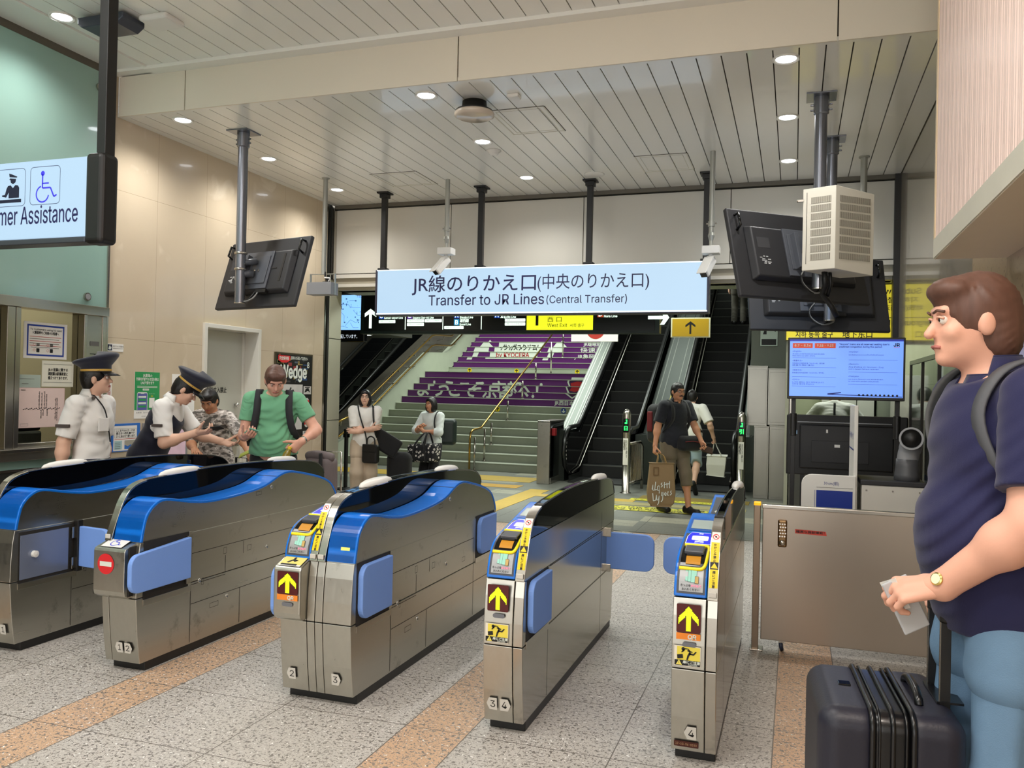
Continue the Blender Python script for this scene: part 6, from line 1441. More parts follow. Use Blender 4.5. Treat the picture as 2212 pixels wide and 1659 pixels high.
    for q in (1, -1): mb.tube([Lh(.017 * q, .086, .006), Lh(.025 * q, .0895, .0105), Lh(.036 * q, .0885, .0105), Lh(.045 * q, .081, .006)], .0032 * s, skin, 6)
    mb.build('eyelids', t, smooth=True, local=True)
    mb = MB()
    for q in (1, -1): mb.tube([Lh(.014 * q, .094, .022), Lh(.032 * q, .092, .027), Lh(.048 * q, .080, .022)], .0035 * s, hair.get('m', hair_b) if hair else hair_b, 6)
    mb.build('eyebrows', t, smooth=True, local=True)
    mb = MB().tube([Lh(-.022, .084, -.064), Lh(-.008, .0925, -.061), Lh(.008, .0925, -.061), Lh(.022, .084, -.064)], .0045 * s, lip_m, 6); mb.build('lips', t, smooth=True, local=True)
    if moustache: MB().tube([Lh(-.028, .082, -.056), Lh(0, .097, -.048), Lh(.028, .082, -.056)], .007 * s, hair_b, 8).build('moustache', t, smooth=True, local=True)
    if glasses:
        mb = MB()
        for q in (1, -1): mb.tube([Lh(.033 * q + .022 * math.cos(i * PI / 8), .104, .002 + .016 * math.sin(i * PI / 8)) for i in range(16)], .0018 * s, black_g, 6, closed=True); mb.tube([Lh(.055 * q, .102, .006), Lh(.078 * q, .0, .006)], .0018 * s, black_g, 6)
        mb.tube([Lh(-.011, .105, .004), Lh(.011, .105, .004)], .0018 * s, black_g, 6); mb.build('glasses', t, smooth=True, local=True)
    if hair:
        st = hair['st']; hp_ = [ell(Lh(0, -.014, .022), A(.083, .099, .10), Rh)]
        if st == 'bob': hp_ += [ell(Lh(0, -.03, -.05), A(.094, .082, .105), Rh, .03), ell(Lh(.062, .022, -.045), A(.028, .04, .085), Rh, .02), ell(Lh(-.062, .022, -.045), A(.028, .04, .085), Rh, .02), ell(Lh(0, .055, .055), A(.06, .03, .04), Rh, .02)]
        elif st == 'short': hp_ += [ell(Lh(0, -.04, -.02), A(.078, .066, .085), Rh, .02)]
        elif st == 'full': hp_ += [ell(Lh(0, -.045, -.03), A(.082, .066, .095), Rh, .02), ell(Lh(0, .05, .075), A(.07, .05, .035), Rh, .02)]
        hp_.append(ell(Lh(0, .10, -.055 if st != 'bob' else -.03), A(.070 if st != 'bob' else .052, .085, .09 if st != 'bob' else .085), Rh, .012, True))
        if st != 'bob': hp_.append(ell(Lh(0, .03, -.12), A(.12, .07, .06), Rh, .02, True))
        solid('hair', [(hp_, dict(res=min(res, .009), k=.02, fold=(.002, 130)))], hair.get('m', hair_b), t)
    if shirt:
        m = shirt['m']; e = shirt.get('e', .014); up_ = R @ np.array((0, 0, 1.0)); hem = T(0, 0, shirt.get('hem', .92))
        cuts = [(hem, -up_)]; nk = T(0, .0, shirt.get('neck', 1.455)); pr = tor(e) + [cap(T(-.05, -.012, 1.42), T(.05, -.012, 1.42), .06 * s, None), cap(nb - up_ * .05, nb + up_ * .045, .066 * s, .062 * s, .03)]
        for S_, E, W_, q in sl: pr.append(cap(S_, S_ + (E - S_) * .3, .062 * s * B, None))
        if shirt.get('loose'): pr += [ell(T(0, 0, .97), A(.165, .125, .2) * B + e + .012, R)]
        nn = up_ + R @ np.array((0, .35, 0)); parts = [(pr, dict(res=res, k=.035 * s, cuts=cuts + [(T(0, .0, shirt.get('neck', 1.462)), nn)], fold=(shirt.get('fold', .003), 38)))]
        sv = shirt.get('sleeve', .6)
        for S_, E, W_, q in sl:
            if sv <= 0: continue
            r0, r1 = .064 * s * B * shirt.get('sw', 1), .062 * s * shirt.get('sw', 1) * (.5 + .5 * B)
            if sv <= 1: end = S_ + (E - S_) * sv; parts.append(([cap(S_, S_ + (E - S_) * min(1.2, sv + .25), r0, r1)], dict(res=res * .8, k=.02, cuts=[(end, E - S_)], fold=(.002, 50))))
            else: end = E + (W_ - E) * (sv - 1); parts.append(([cap(S_, E, r0, r1), cap(E, E + (W_ - E) * (sv - .8), r1, r1 * .8)], dict(res=res * .8, k=.03, cuts=[(end, W_ - E)], fold=(.0025, 50))))
        solid(shirt.get('n', 'shirt'), parts, m, t)
        if shirt.get('collar'):
            mb = MB(); th = [(math.radians(a), a) for a in range(-150, 151, 12)]; cr = .068 * s; cc = nb + up_ * .02
            ring = lambda r, dz, dip: [cc + R @ np.array((math.sin(a) * r, math.cos(a) * r * .95, dz - (dip if abs(g) < 60 else 0))) for a, g in [(x + PI * 0, y) for x, y in th]]
            th = [(math.radians(a), a) for a in range(15, 346, 11)]; th = [(x, 0 if min(y, 360 - y) < 60 else 99) for x, y in th]
            ring = lambda r, dz, dip: [cc + R @ np.array((math.sin(a) * r, math.cos(a) * r * .95 + .006, dz - (dip if g < 60 else 0))) for a, g in th]
            A_, B_, C_ = ring(cr * .96, .045, .05), ring(cr * 1.02, .05, .05), ring(cr * 1.38, .0, .045)
            mb.strip(A_, B_, m); mb.strip(B_, C_, m); o = mb.build('collar', t, smooth=True, local=True); o.modifiers.new('so', 'SOLIDIFY').thickness = .004
    if pants:
        m = pants['m']; e = pants.get('e', .012); end = pants.get('end', .07) * s; top = pants.get('top', 1.0); w = pants.get('w', 1.0)
        pr = [ell(A(0, -.005, .93), A(.155, .112, .14) * B + e, None), ell(A(0, 0, 1.02), A(.145, .105, .10) * B + e * .6, None)]
        parts = []
        for hp, K, an, fd, q in lg:
            pr += [cap(hp, hp + (K - hp) * .35, .092 * s * B * (.5 + .5 * w) + e * .4, None)]
            L = [cap(hp, K, .09 * s * B * (.5 + .5 * w), .066 * s * w), cap(K, an - np.array((0, 0, .03)), .066 * s * w, .06 * s * w)]
            pt = pants.get('frac')
            if pt is not None: cut = [(K + (an - K) * pt, an - K)]
            else: cut = [((0, 0, end), (0, 0, -1))] if an[2] < .2 else [(an - (an - K) * .05, an - K)]
            parts.append((L, dict(res=res, k=.03, cuts=cut, fold=(pants.get('fold', .003), 30))))
        solid(pants.get('n', 'trousers'), [(pr, dict(res=res, k=.04, cuts=[(A(0, 0, top), (0, 0, 1))], fold=(.002, 30)))] + parts, m, t)
    shm = M(shoes, {'shoe_black': '#141414', 'sandal_black': '#17140f', 'shoe_grey': '#5b5b5b'}.get(shoes, '#141414'), rough=.5)
    for hp, K, an, fd, q in lg:
        fl = fd.copy(); side = np.cross(fl, (0, 0, 1)); bz = an - np.array((0, 0, .085 * s)); c0 = bz + fl * (-.045 * s) + np.array((0, 0, .035 * s)); c1 = bz + fl * .165 * s + np.array((0, 0, .03 * s))
        solid('shoe', [([cap(c0, c1, .044 * s, .040 * s), cap(c0 + (0, 0, .03), c0 + fl * .08 * s + np.array((0, 0, .03 * s)), .038 * s, .03 * s)], dict(res=.010, k=.02, cuts=[(bz, (0, 0, -1))] if abs(fd[2]) < .2 else []))], shm, t)
    return info
def staff_cap(I, dz=.0):
    """peaked uniform cap"""
    t = I['t']; Rh = np.array(I['Rh']); Rt = rotm('Z', t.rotation_euler[2]).T @ Rh; hc = np.array(I['l'](I['head'])); s = I['s']
    P = lambda x, y, z: hc + Rt @ (np.array((x, y, z + dz)) * s)
    capm = M('cap_navy', '#191c2e', rough=.75, sheen=.3, var=.08); gold = M('cap_gold', '#c9a24e', rough=.45, var=.1)
    def ringp(rx, ry, z, tilt=0, n=32, oy=0): return [P(rx * math.sin(2 * PI * k / n), oy + ry * math.cos(2 * PI * k / n), z + tilt * math.cos(2 * PI * k / n)) for k in range(n)]
    def loft(rs, m, nm, par, capend=False):
        mb = MB(); n = len(rs[0]); vs = [p for r in rs for p in r]; fs = [(i * n + k, i * n + (k + 1) % n, (i + 1) * n + (k + 1) % n, (i + 1) * n + k) for i in range(len(rs) - 1) for k in range(n)]
        if capend: fs.append(tuple(range((len(rs) - 1) * n, len(rs) * n)))
        return mb.add(vs, fs, m).build(nm, par, smooth=True, local=True)
    c = loft([ringp(.088, .104, .045), ringp(.090, .106, .085, .008), ringp(.118, .138, .115, .018), ringp(.135, .158, .135, .026), ringp(.136, .16, .148, .030), ringp(.12, .145, .160, .030), ringp(.07, .09, .166, .03), ringp(.01, .01, .168, .03)], capm, 'uniform_cap', t, True)
    loft([ringp(.0905, .1065, .050), ringp(.0915, .1075, .058), ringp(.0905, .1065, .066)], gold, 'gold_band', c)
    mb = MB(); A_ = [P(.088 * math.sin(a), .104 * math.cos(a), .046) for a in [math.radians(x) for x in range(-65, 66, 10)]]; B_ = [P(.105 * math.sin(a), .104 * math.cos(a) + .062 * math.cos(a) ** .7 if math.cos(a) > 0 else 0, .018) for a in [math.radians(x) for x in range(-65, 66, 10)]]
    mb.strip(A_, B_, M('visor_black', '#1a1b20', rough=.25)); v = mb.build('visor', c, smooth=True, local=True); v.modifiers.new('so', 'SOLIDIFY').thickness = .004
    mb = MB(); mb.ball(P(.088, .03, .056), .007 * s, gold, 10); mb.ball(P(-.088, .03, .056), .007 * s, gold, 10); mb.build('cap_button', c, smooth=True, local=True)
    return c
def on_body(I, nm, pts, r, m, n=8, flat=None):
    """a strap or cord along world points, child of the person"""
    mb = MB(); q = [tuple(I['l'](p)) for p in pts]; mb.tube(spline(q, 4) if len(q) > 2 else q, r, m, n)
    return mb.build(nm, I['t'], smooth=True, local=True)
def strap(name, pts, wdir, w, th, m, parent):
    """a flat band along world points; wdir is its width direction"""
    P_ = [Vector(p) for p in spline([tuple(p) for p in pts], 5)]; mb = MB(); wd = Vector(wdir).normalized()
    A_, B_ = [], []
    for i, p in enumerate(P_):
        tg = (P_[min(i + 1, len(P_) - 1)] - P_[max(i - 1, 0)]).normalized(); x = (wd - tg * wd.dot(tg)).normalized() * w / 2; A_.append(p + x); B_.append(p - x)
    mb.strip(A_, B_, m); o = mb.build(name, parent, smooth=True); md = o.modifiers.new('so', 'SOLIDIFY'); md.thickness = th; md.offset = 0
    return o
# ---- station staff with the white shirt
fr = Vector((.947, .321, 0))
I1 = person('station worker in a white shirt and peaked cap, by the ticket window', (-5.02, 4.95, 0), (.93, .30), H=1.73, head=(24, -2, 0), res=.010, twist=-6,
            arms={'R': dict(l=(.22, -.12, .82), hint=(.3, -1, 0)), 'L': dict(l=(-.24, .0, .82), hint=(-.3, -1, 0))}, shirt=dict(m=shirt_w, sleeve=.85, hem=.93, collar=True, sw=1.12, fold=.004), pants=dict(m=navy, top=1.0), hair=dict(st='short'))
staff_cap(I1)
T1 = I1['T']
on_body(I1, 'lanyard', [T1(.05, .045, 1.46), T1(.05, .128, 1.36), T1(.02, .142, 1.22), T1(.0, .145, 1.12)], .005, black_c)
on_body(I1, 'lanyard_back', [T1(.05, .045, 1.46), T1(.06, -.02, 1.47)], .005, black_c)
mb = MB(); dk = M('badge_dark', '#4a403c', rough=.6)
e_, s_ = I1['R'][3], I1['R'][4]; c_ = s_.lerp(e_, .55); mb.obox(I1['l'](c_ + Vector((.02, -.075, 0))), ((1, 0, 0), (0, 1, 0), (0, 0, 1)), (.012, .05, .012), dk); mb.build('sleeve_badge', I1['t'], local=True, bevel=.004)
mb = MB().obox(I1['l'](T1(.10, .07, 1.445)), ((1, .5, 0), (-.5, 1, 0), (0, 0, 1)), (.025, .012, .012), dk); mb.build('shoulder_mark', I1['t'], local=True, bevel=.004)
mb = MB().obox(I1['l'](T1(.07, .135, 1.25)), ((1, -.4, 0), (.4, 1, 0), (0, 0, 1)), (.045, .006, .05), shirt_w); mb.build('breast_pocket', I1['t'], local=True, bevel=.004)
# ---- station staff with the vest, bending over a phone
wr = Vector((-4.62, 5.66, 1.20))
I2 = person('station worker in a navy vest and peaked cap bending over a phone', (-5.12, 5.62, 0), (.92, .38), H=1.74, lean=24, head=(8, 26, 0), res=.010,
            arms={'R': dict(w=(-4.62, 5.62, 1.19), hint=(.2, -.2, -1), nw=(.1, .35, .9), dw=(.9, .2, .1), curl=.45, thumb=.6), 'L': dict(w=(-4.62, 5.95, 1.10), hint=(-.5, -.3, -1), n=(.4, .1, .8), curl=.3)},
            shirt=dict(m=shirt_w, sleeve=.85, hem=.95, collar=True, sw=1.12), pants=dict(m=navy), hair=dict(st='short'))
staff_cap(I2)
R2 = np.array(I2['Rot']); t2 = I2['t']; s2 = I2['s']; Tl = lambda *p: np.array(I2['l'](I2['T'](*p)))
Rl = rotm('Z', t2.rotation_euler[2]).T @ R2
pr = [ell(Tl(0, -.005, .95), np.array((.155, .118, .15)) * s2 + .028, Rl), ell(Tl(0, 0, 1.08), np.array((.14, .106, .16)) * s2 + .026, Rl), ell(Tl(0, .005, 1.27), np.array((.145, .115, .17)) * s2 + .026, Rl), cap(Tl(-.085, -.014, 1.395), Tl(.085, -.014, 1.395), .07 * s2, None)]
solid('vest', [(pr, dict(res=.010, k=.03, cuts=[(Tl(0, 0, .88), -(Rl @ np.array((0, 0, 1)))), (Tl(0, .0, 1.44), Rl @ np.array((0, .9, 1)))], fold=(.002, 30)))], vest_n, t2)
e_, s_ = I2['R'][3], I2['R'][4]; c_ = s_.lerp(e_, .5); mb = MB().obox(I2['l'](c_ + Vector((.01, -.08, .0))), ((.9, -.2, .0), (.2, .9, 0), (0, 0, 1)), (.01, .045, .012), dk); mb.build('sleeve_badge', t2, local=True, bevel=.004)
def phone(name, label, c, u, v, w, h, case, screen, th=.009, group=None):
    u, v = Vector(u).normalized(), Vector(v); v = (v - u * v.dot(u)).normalized(); n = u.cross(v); c = Vector(c); t = empty(name, c, label, 'phone', group)
    mb = MB().obox(c, (u, v, n), (w / 2, h / 2, th / 2), case); mb.build('case', t, bevel=.0045, seg=3)
    mb = MB().obox(c + n * (th / 2 + .0004), (u, v, n), (w / 2 - .004, h / 2 - .004, .0006), screen); mb.build('screen', t, bevel=.0003)
    return t
w2, d2, n2 = I2['R'][0], I2['R'][1], I2['R'][2]
phone('smartphone', 'dark smartphone held out by the station worker in the vest', w2 + d2 * .14 + n2 * .025, d2.cross(n2), d2 + Vector((0, 0, .05)), .075, .155, black_m, black_g)
# ---- traveller in camouflage
I3 = person('person in a grey camouflage shirt facing the bending station worker', (-5.12, 6.50, 0), (.05, -1), H=1.57, lean=8, head=(15, 28, 0), skin=skin_t, res=.011,
            arms={'L': dict(w=(-4.60, 6.30, .98), hint=(-.6, -.4, -.6), n=(.3, .3, .9), curl=.45), 'R': dict(w=(-5.13, 6.22, 1.00), hint=(.6, -.4, -.6), n=(0, 0, -1), curl=.15)},
            shirt=dict(m=camo, sleeve=.95, hem=.86, loose=True, fold=.006), pants=dict(m=black_c), hair=dict(st='full'))
w3, d3, n3 = I3['L'][0], I3['L'][1], I3['L'][2]
phone('smartphone', 'large phone in a yellow green case held by the person in camouflage', w3 + Vector((.055, -.10, .015)), (.86, .2, .45), (.3, -.6, -.25), .16, .08, M('lime_case', '#a9b552', rough=.4), black_g)
# ---- traveller in green
I4 = person('man in a green T-shirt looking down at his phone', (-4.22, 6.12, 0), (.50, -.87), H=1.79, B=1.03, lean=7, head=(10, 32, 0), skin=skin_p, res=.010, belly=.25,
            arms={'R': dict(w=(-4.22, 5.72, 1.17), hint=(.25, -.8, -.8), dw=(.8, -.45, .15), nw=(-.2, .45, .85), curl=.5, thumb=.6), 'L': dict(w=(-3.86, 5.98, 1.13), hint=(-.7, -.8, -.1), dw=(-.45, -.35, -.55), nw=(-.7, .2, -.2), curl=.75, thumb=.6)},
            shirt=dict(m=green_t, sleeve=.62, hem=.96, sw=1.02, fold=.006, loose=True), pants=dict(m=black_c), hair=dict(st='full', m=hair_br))
w4, d4, n4 = I4['R'][0], I4['R'][1], I4['R'][2]
phone('smartphone', 'mint green phone held by the man in the green T-shirt', w4 + d4 * .085 + n4 * .022, d4.cross(n4), d4 + n4 * .3, .078, .155, M('mint_case', '#7fc0a4', rough=.4), black_g)
wL = I4['L'][0]; dL = I4['L'][1]
mb = MB(); sp = Vector((0, 0, 1)); a = (wL - I4['L'][3]).normalized(); mb.lathe([(.031, -.012), (.036, -.008), (.036, .008), (.031, .012)], wL - a * .03, steel_s, 20, ax=a); o = mb.build('wristwatch', None); tag(o, 'silver watch on the left wrist of the man in green', 'watch')
bp = wL + dL * .075 + Vector((-.015, -.06, -.02)); ax = Vector((-.35, -.15, -.9))
t = empty('drink_bottle', bp, 'small bottle of yellow drink with a yellow cap held by the man in green', 'bottle')
MB().lathe([(0, .13), (.026, .125), (.031, .11), (.031, .03), (.024, .005), (.014, -.012), (.014, -.02)], bp, M('amber_drink', '#8a7a2a', rough=.12, var=.15, coat=.5), 20, ax=ax).build('body', t, smooth=True)
MB().lathe([(.0165, -.036), (.0165, -.016), (0, -.016)], bp, M('bottle_cap', '#f2cf3a', rough=.4), 18, ax=ax).build('cap', t)
# ---- two women waiting by the stairs
I5 = person('woman in a white T-shirt with crossed arms, black bob and glasses', (-5.46, 9.98, 0), (.45, -.89), H=1.55, B=.95, head=(-4, -4, 0), res=.012, hres=.006, skin=skin_l, glasses=True,
            arms={'R': dict(l=(-.085, .185, 1.13), hint=(1, -.35, -.9), d=(-1, .1, .28), n=(0, -1, .1), curl=.15), 'L': dict(l=(.10, .155, 1.09), hint=(-1, -.35, -.9), d=(.9, -.15, .1), n=(0, -1, 0), curl=.2)},
            shirt=dict(m=white_t, sleeve=.92, hem=.87, sw=1.3, loose=True), pants=dict(m=beige_c, w=1.55, e=.02, n='wide_trousers'), hair=dict(st='bob'))
I6 = person('shorter woman in a white blouse with her hands together and black hair', (-4.93, 11.0, 0), (-.20, -.98), H=1.46, B=.93, lean=2, head=(-4, 0, 0), res=.012, hres=.006, skin=skin_t,
            arms={'R': dict(l=(.06, .26, 1.17), hint=(1, -.3, -.9), d=(-.4, .3, .7), n=(-1, .2, .2), curl=.5), 'L': dict(l=(-.01, .25, 1.14), hint=(-1, -.3, -.9), d=(.4, .3, .6), n=(1, .2, .2), curl=.5)},
            shirt=dict(m=M('sheer_blouse', '#dbe3df', rough=.8, var=.03), sleeve=1.35, hem=.84, sw=1.15, loose=True), pants=dict(m=stripe, w=1.35), hair=dict(st='bob'))
# ---- walkers near the escalators
I7 = person('walking man in a dark shirt and glasses carrying a brown paper bag', (-1.52, 11.30, 0), (.72, -.69), H=1.74, B=1.08, lean=4, head=(-6, 2, 0), res=.012, hres=.006, skin=skin_t, glasses=True, moustache=True,
            arms={'R': dict(w=(-1.74, 11.0, .82), hint=(.3, -1, 0), curl=.8), 'L': dict(w=(-1.12, 11.22, .90), hint=(-.6, -1, -.2), curl=.7)},
            legs={'L': dict(a=(-.10, .20, .085)), 'R': dict(a=(.09, -.12, .10))}, shirt=dict(m=dkshirt, sleeve=.8, hem=.86, sw=1.15, collar=True, loose=True), pants=dict(m=khaki, frac=.35, w=1.2, n='cropped_trousers'), hair=dict(st='short'), shoes='sandal_black')
I8 = person('person in a white T-shirt and pale blue shorts stepping onto the right escalator', (-1.56, 13.55, 0), (.05, 1), H=1.66, lean=5, head=(0, 8, 0), res=.012, hres=.006, skin=skin_l,
            arms={'R': dict(l=(.36, .06, .93), hint=(.5, -1, -.2), curl=.8), 'L': dict(l=(-.25, .02, .84), hint=(-.5, -1, 0))}, legs={'R': dict(a=(.11, -.26, .20), f=(.1, .7, -.7)), 'L': dict(a=(-.08, .08, .085))},
            shirt=dict(m=white_t, sleeve=.9, hem=.86, sw=1.3, loose=True), pants=dict(m=ltblue, frac=.02, w=1.25, n='shorts'), hair=dict(st='short'))
I9 = person('person in a black top and grey trousers riding near the top of the right escalator', (-1.28, 20.35, 3.234), (0, 1), H=1.75, res=.016, hres=.008, shirt=dict(m=black_c, sleeve=.9, hem=.9), pants=dict(m=greyt, w=1.15), hair=dict(st='short'))
I11 = person('person in a white shirt seen from behind in the lit booth', (.47, 10.95, 0), (.05, 1), H=1.80, lean=20, head=(0, 30, 0), res=.013, hres=.008, shirt=dict(m=shirt_w, sleeve=.9, hem=.9), pants=dict(m=navy), hair=dict(st='short'), arms={'R': dict(l=(.24, .34, 1.02), hint=(1, -.5, -.5)), 'L': dict(l=(-.24, .34, 1.02), hint=(-1, -.5, -.5))})
on_body(I11, 'back_strap', [I11['T'](0, -.135, 1.42), I11['T'](0, -.14, 1.28), I11['T'](.01, -.128, 1.1)], .014, black_c)
# ---- the tall man in the navy polo shirt
I10 = person('tall man in a navy polo shirt and blue jeans holding a suitcase handle', (.56, 2.68, 0), (-.955, -.22), H=1.955, B=1.10, lean=3, head=(-3, 2, 0), skin=skin_p, res=.008, hres=.0036, belly=.12, neck_f=.03,
             arms={'L': dict(w=(.384, 2.49, 1.10), hint=(-1, -.5, -.3), dw=(-.93, .10, -.22), nw=(-.18, .55, -.8), curls=[.50, .55, .60, .64], spread=.06, thumb=.35, tdw=(-.55, .35, -.75), r=1.16, hs=1.0), 'R': dict(w=(.50, 2.93, 1.03), hint=(.5, -.9, -.4), dw=(-.6, -.2, -.5), nw=(-.3, -.6, -.6), curl=.75)},
             shirt=dict(m=polo, sleeve=.74, hem=.835, sw=1.12, collar=True, fold=.004, loose=True, n='polo_shirt'), pants=dict(m=jeans, w=.92, e=.008, fold=.004, n='jeans'), legs={'L': dict(a=(-.11, -.06, .085)), 'R': dict(a=(.10, -.03, .085))}, hair=dict(st='full', m=hair_br))

# ================================================================ steel swing gate and goods on the right
gate_st = M('gate_panel_steel', '#b5a99b', rough=.30, metal=1.0, var=.05, scale=2.5, rvar=.06, stretch=(1, 1, .3)); post_st = M('gate_post_steel', '#9c8a78', rough=.3, metal=1.0, var=.05)
t = empty('swing_gate', (.35, 5.5, 0), 'brushed steel swing gate between the ticket gates and the right wall', 'gate')
MB().box(-.175, .845, 5.49, 5.53, .065, .895, gate_st).build('panel', t, bevel=.004)
MB().box(-.18, .85, 5.485, 5.535, .888, .912, steel_s).build('top_rail', t, bevel=.004)
mb = MB().box(-.228, -.188, 5.47, 5.53, 0, .915, post_st); mb.box(-.24, -.16, 5.45, 5.55, 0, .008, steel_s); mb.build('latch_post', t, bevel=.003); tag(MB().box(-.229, -.187, 5.469, 5.531, .905, .925, glow('amber_cap', '#ffb21a', .7)).build('post_lamp', t, bevel=.003), 'amber lit post top')
mb = MB().cyl((.89, 5.52, 0), (.89, 5.52, .93), .026, post_st, 20); mb.box(.855, .862, 5.49, 5.53, .1, .9, steel_s); mb.lathe([(.05, 0), (.05, .012), (.026, .014)], (.89, 5.52, .915), steel_s, 20); mb.box(.93, .98, 5.48, 5.56, 0, .92, post_st); mb.build('hinge_post', t)
mb = MB().box(-.082, -.028, 5.462, 5.49, .655, .825, M('keypad_bronze', '#8a6f4f', rough=.3, metal=1)); kp = mb.build('keypad_lock', t, bevel=.01, seg=3)
mb = MB()
for r in range(5):
    for c_ in range(3): mb.cyl((-.07 + .0145 * c_ + (.004 if r % 2 else 0), 5.462, .80 - .019 * r), (-.07 + .0145 * c_ + (.004 if r % 2 else 0), 5.456, .80 - .019 * r), .005, chrome, 10)
mb.build('keys', kp); MB().lathe([(.017, 0), (.019, .012), (.012, .02), (0, .022)], (-.055, 5.462, .685), chrome, 20, ax=(0, -1, 0)).build('turn_knob', kp, smooth=True)
p = Panel((.02, 5.489, .745), (1, 0, 0), (0, 0, 1)); p.d = .002; p.poly([(0, 0), (.185, -.004), (.178, .022), (0, .026)], M('red_tape', '#c7473a', rough=.5)); p.up(); p.text('確実な施錠確認！', .006, .006, .013, blk_ink, w=.165, bold=.03, res=1); tag(p.mb.build('red_tape_label', t), 'red tape with black Japanese writing')
mb = MB().lathe([(.028, -.011), (.032, -.006), (.032, .006), (.028, .011)], (-.05, 5.51, .032), M('caster_blue', '#1e2740', rough=.4), 20, ax=(1, 0, .2)); mb.box(-.066, -.034, 5.49, 5.53, .055, .07, steel_s); mb.box(-.064, -.061, 5.495, 5.525, .03, .06, steel_s); mb.box(-.039, -.036, 5.495, 5.525, .03, .06, steel_s); mb.build('caster', t)
# screen on a two legged stand
t = empty('notice_screen', (.38, 7.1, 0), 'lit blue notice screen on a black two legged stand', 'screen')
mb = MB().box(-.055, .80, 7.0, 7.05, 1.575, 2.065, black_m); mb.build('case', t, bevel=.006)
sb = glow('screen_blue', '#6d97ee', .62); si = M('screen_ink', '#1b2f86', rough=.4); dr_ = M('screen_red', '#c2462e', rough=.4, emit=.35, ecol='#c2462e')
p = Panel((-.055, 7.0, 1.575), (1, 0, 0), (0, 0, 1)); p.d = .0015; W_, H_ = .855, .49
p.rect(.015, .025, W_ - .015, H_ - .015, sb); p.up(); p.rect(.015, H_ - .03, W_ - .015, H_ - .015, M('screen_blue_dark', '#2334a8', rough=.3, emit=.3, ecol='#2334a8')); p.up()
for a0, a1, tx in ((.035, .185, '8.7 - 8.16'), (.20, .355, '9.18 - 9.23')): p.rect(a0, H_ - .085, a1, H_ - .045, dr_); p.up(); p.text(tx, (a0 + a1) / 2, H_ - .072, .016, wht_vin, align='c', w=.12, bold=.03, res=1)
p.text('"Nozomi" trains are all reserved seating due to', .38, H_ - .06, .013, si, w=.36, bold=.03, res=1); p.text('predicted congestion during this period.', .38, H_ - .08, .013, si, w=.31, bold=.03, res=1)
p.text('JR', W_ - .085, H_ - .07, .026, blk_ink, w=.042, bold=.05); p.rect(W_ - .085, H_ - .08, W_ - .043, H_ - .077, dr_)
L_ = (('<English>', 'All seats on the Nozomi are reserved seats.', 'Please reserve your seats in advance.'), ('<繁體中文>', '所有座位均為指定席「NOZOMI」號列車', '請事先預訂座位。'), ('<简体中文>', '所有座位均为指定席「NOZOMI」号列车。', ''), ('<한국어>', '노조미 열차는 전석 지정석입니다.', '사전에 예약해 주십시오.'))
R_ = (('<ภาษาไทย>', 'รถไฟทุกขบวนเป็นที่นั่งสำรอง', ''), ('<Deutsch>', 'Alle Plätze im Nozomi-Zug', 'sind in diesem Zeitraum reserviert.'), ('<Français>', 'Les trains Nozomi sont entièrement', 'sur réservation pendant cette période.'))
for i, (a, b, c_) in enumerate(L_):
    z = H_ - .115 - .075 * i; p.text(a, .035, z, .011, si, res=1); p.text(b, .035, z - .02, .009, si, w=.24, res=1); 
    if c_: p.text(c_, .035, z - .035, .009, si, w=.17, res=1)
    p.rect(.035, z - .048, .36, z - .0465, si)
for i, (a, b, c_) in enumerate(R_):
    z = H_ - .118 - .095 * i; p.text(a, .45, z, .011, si, res=1); p.text(b, .45, z - .022, .009, si, w=.25, res=1)
    if c_: p.text(c_, .45, z - .038, .009, si, w=.22, res=1)
    p.rect(.45, z - .058, .80, z - .0565, si)
p.poly([(.30, .05), (.40, .062), (.40, .055), (.34, .045), (W_ - .02, .035), (W_ - .02, .03), (.30, .04)], si)
for k in range(10): p.disc(.53 + .03 * k, .042, .008, blk_ink, 10)
p.mb.build('display', t)
mb = MB()
for x in (-.005, .755): mb.box(x - .017, x + .017, 7.05, 7.085, 0, 2.0, black_m); mb.cyl((x, 7.068, 1.28), (x, 7.068, 1.46), .026, black_m, 14); mb.box(x - .03, x + .03, 6.8, 7.35, 0, .03, black_m)
mb.box(-.02, .77, 7.05, 7.08, 1.7, 1.74, black_m); mb.build('stand', t, bevel=.003)
# big switched off screen seen from behind
t = empty('large_display', (.44, 7.9, 0), 'large black display seen from behind under the blue notice screen', 'display')
MB().box(-.06, .93, 7.86, 7.91, .90, 1.435, black_m).build('case', t, bevel=.012)
mb = MB().box(.05, .82, 7.835, 7.86, .96, 1.35, M('rear_black', '#131314', rough=.35)); mb.build('rear_cover', t, bevel=.012)
mb = MB().box(.03, .80, 7.832, 7.838, 1.365, 1.375, grey_pl); mb.box(.15, .62, 7.822, 7.836, 1.02, 1.21, M('rear_plate', '#1d1d1f', rough=.4)); mb.build('rear_rail', t, bevel=.003)
mb = MB().box(-.035, .03, 7.857, 7.86, 1.26, 1.295, M('sticker_blue', '#8fb4d4', rough=.5)); mb.box(.27, .285, 7.82, 7.83, 1.28, 1.31, paper); mb.box(.34, .385, 7.818, 7.822, 1.155, 1.18, paper); mb.build('sticker', t)
mb = MB()
for x in (.08, .8): mb.box(x - .02, x + .02, 7.87, 7.9, 0, 1.0, black_m); mb.box(x - .03, x + .03, 7.7, 8.1, 0, .03, black_m)
mb.build('stand', t)
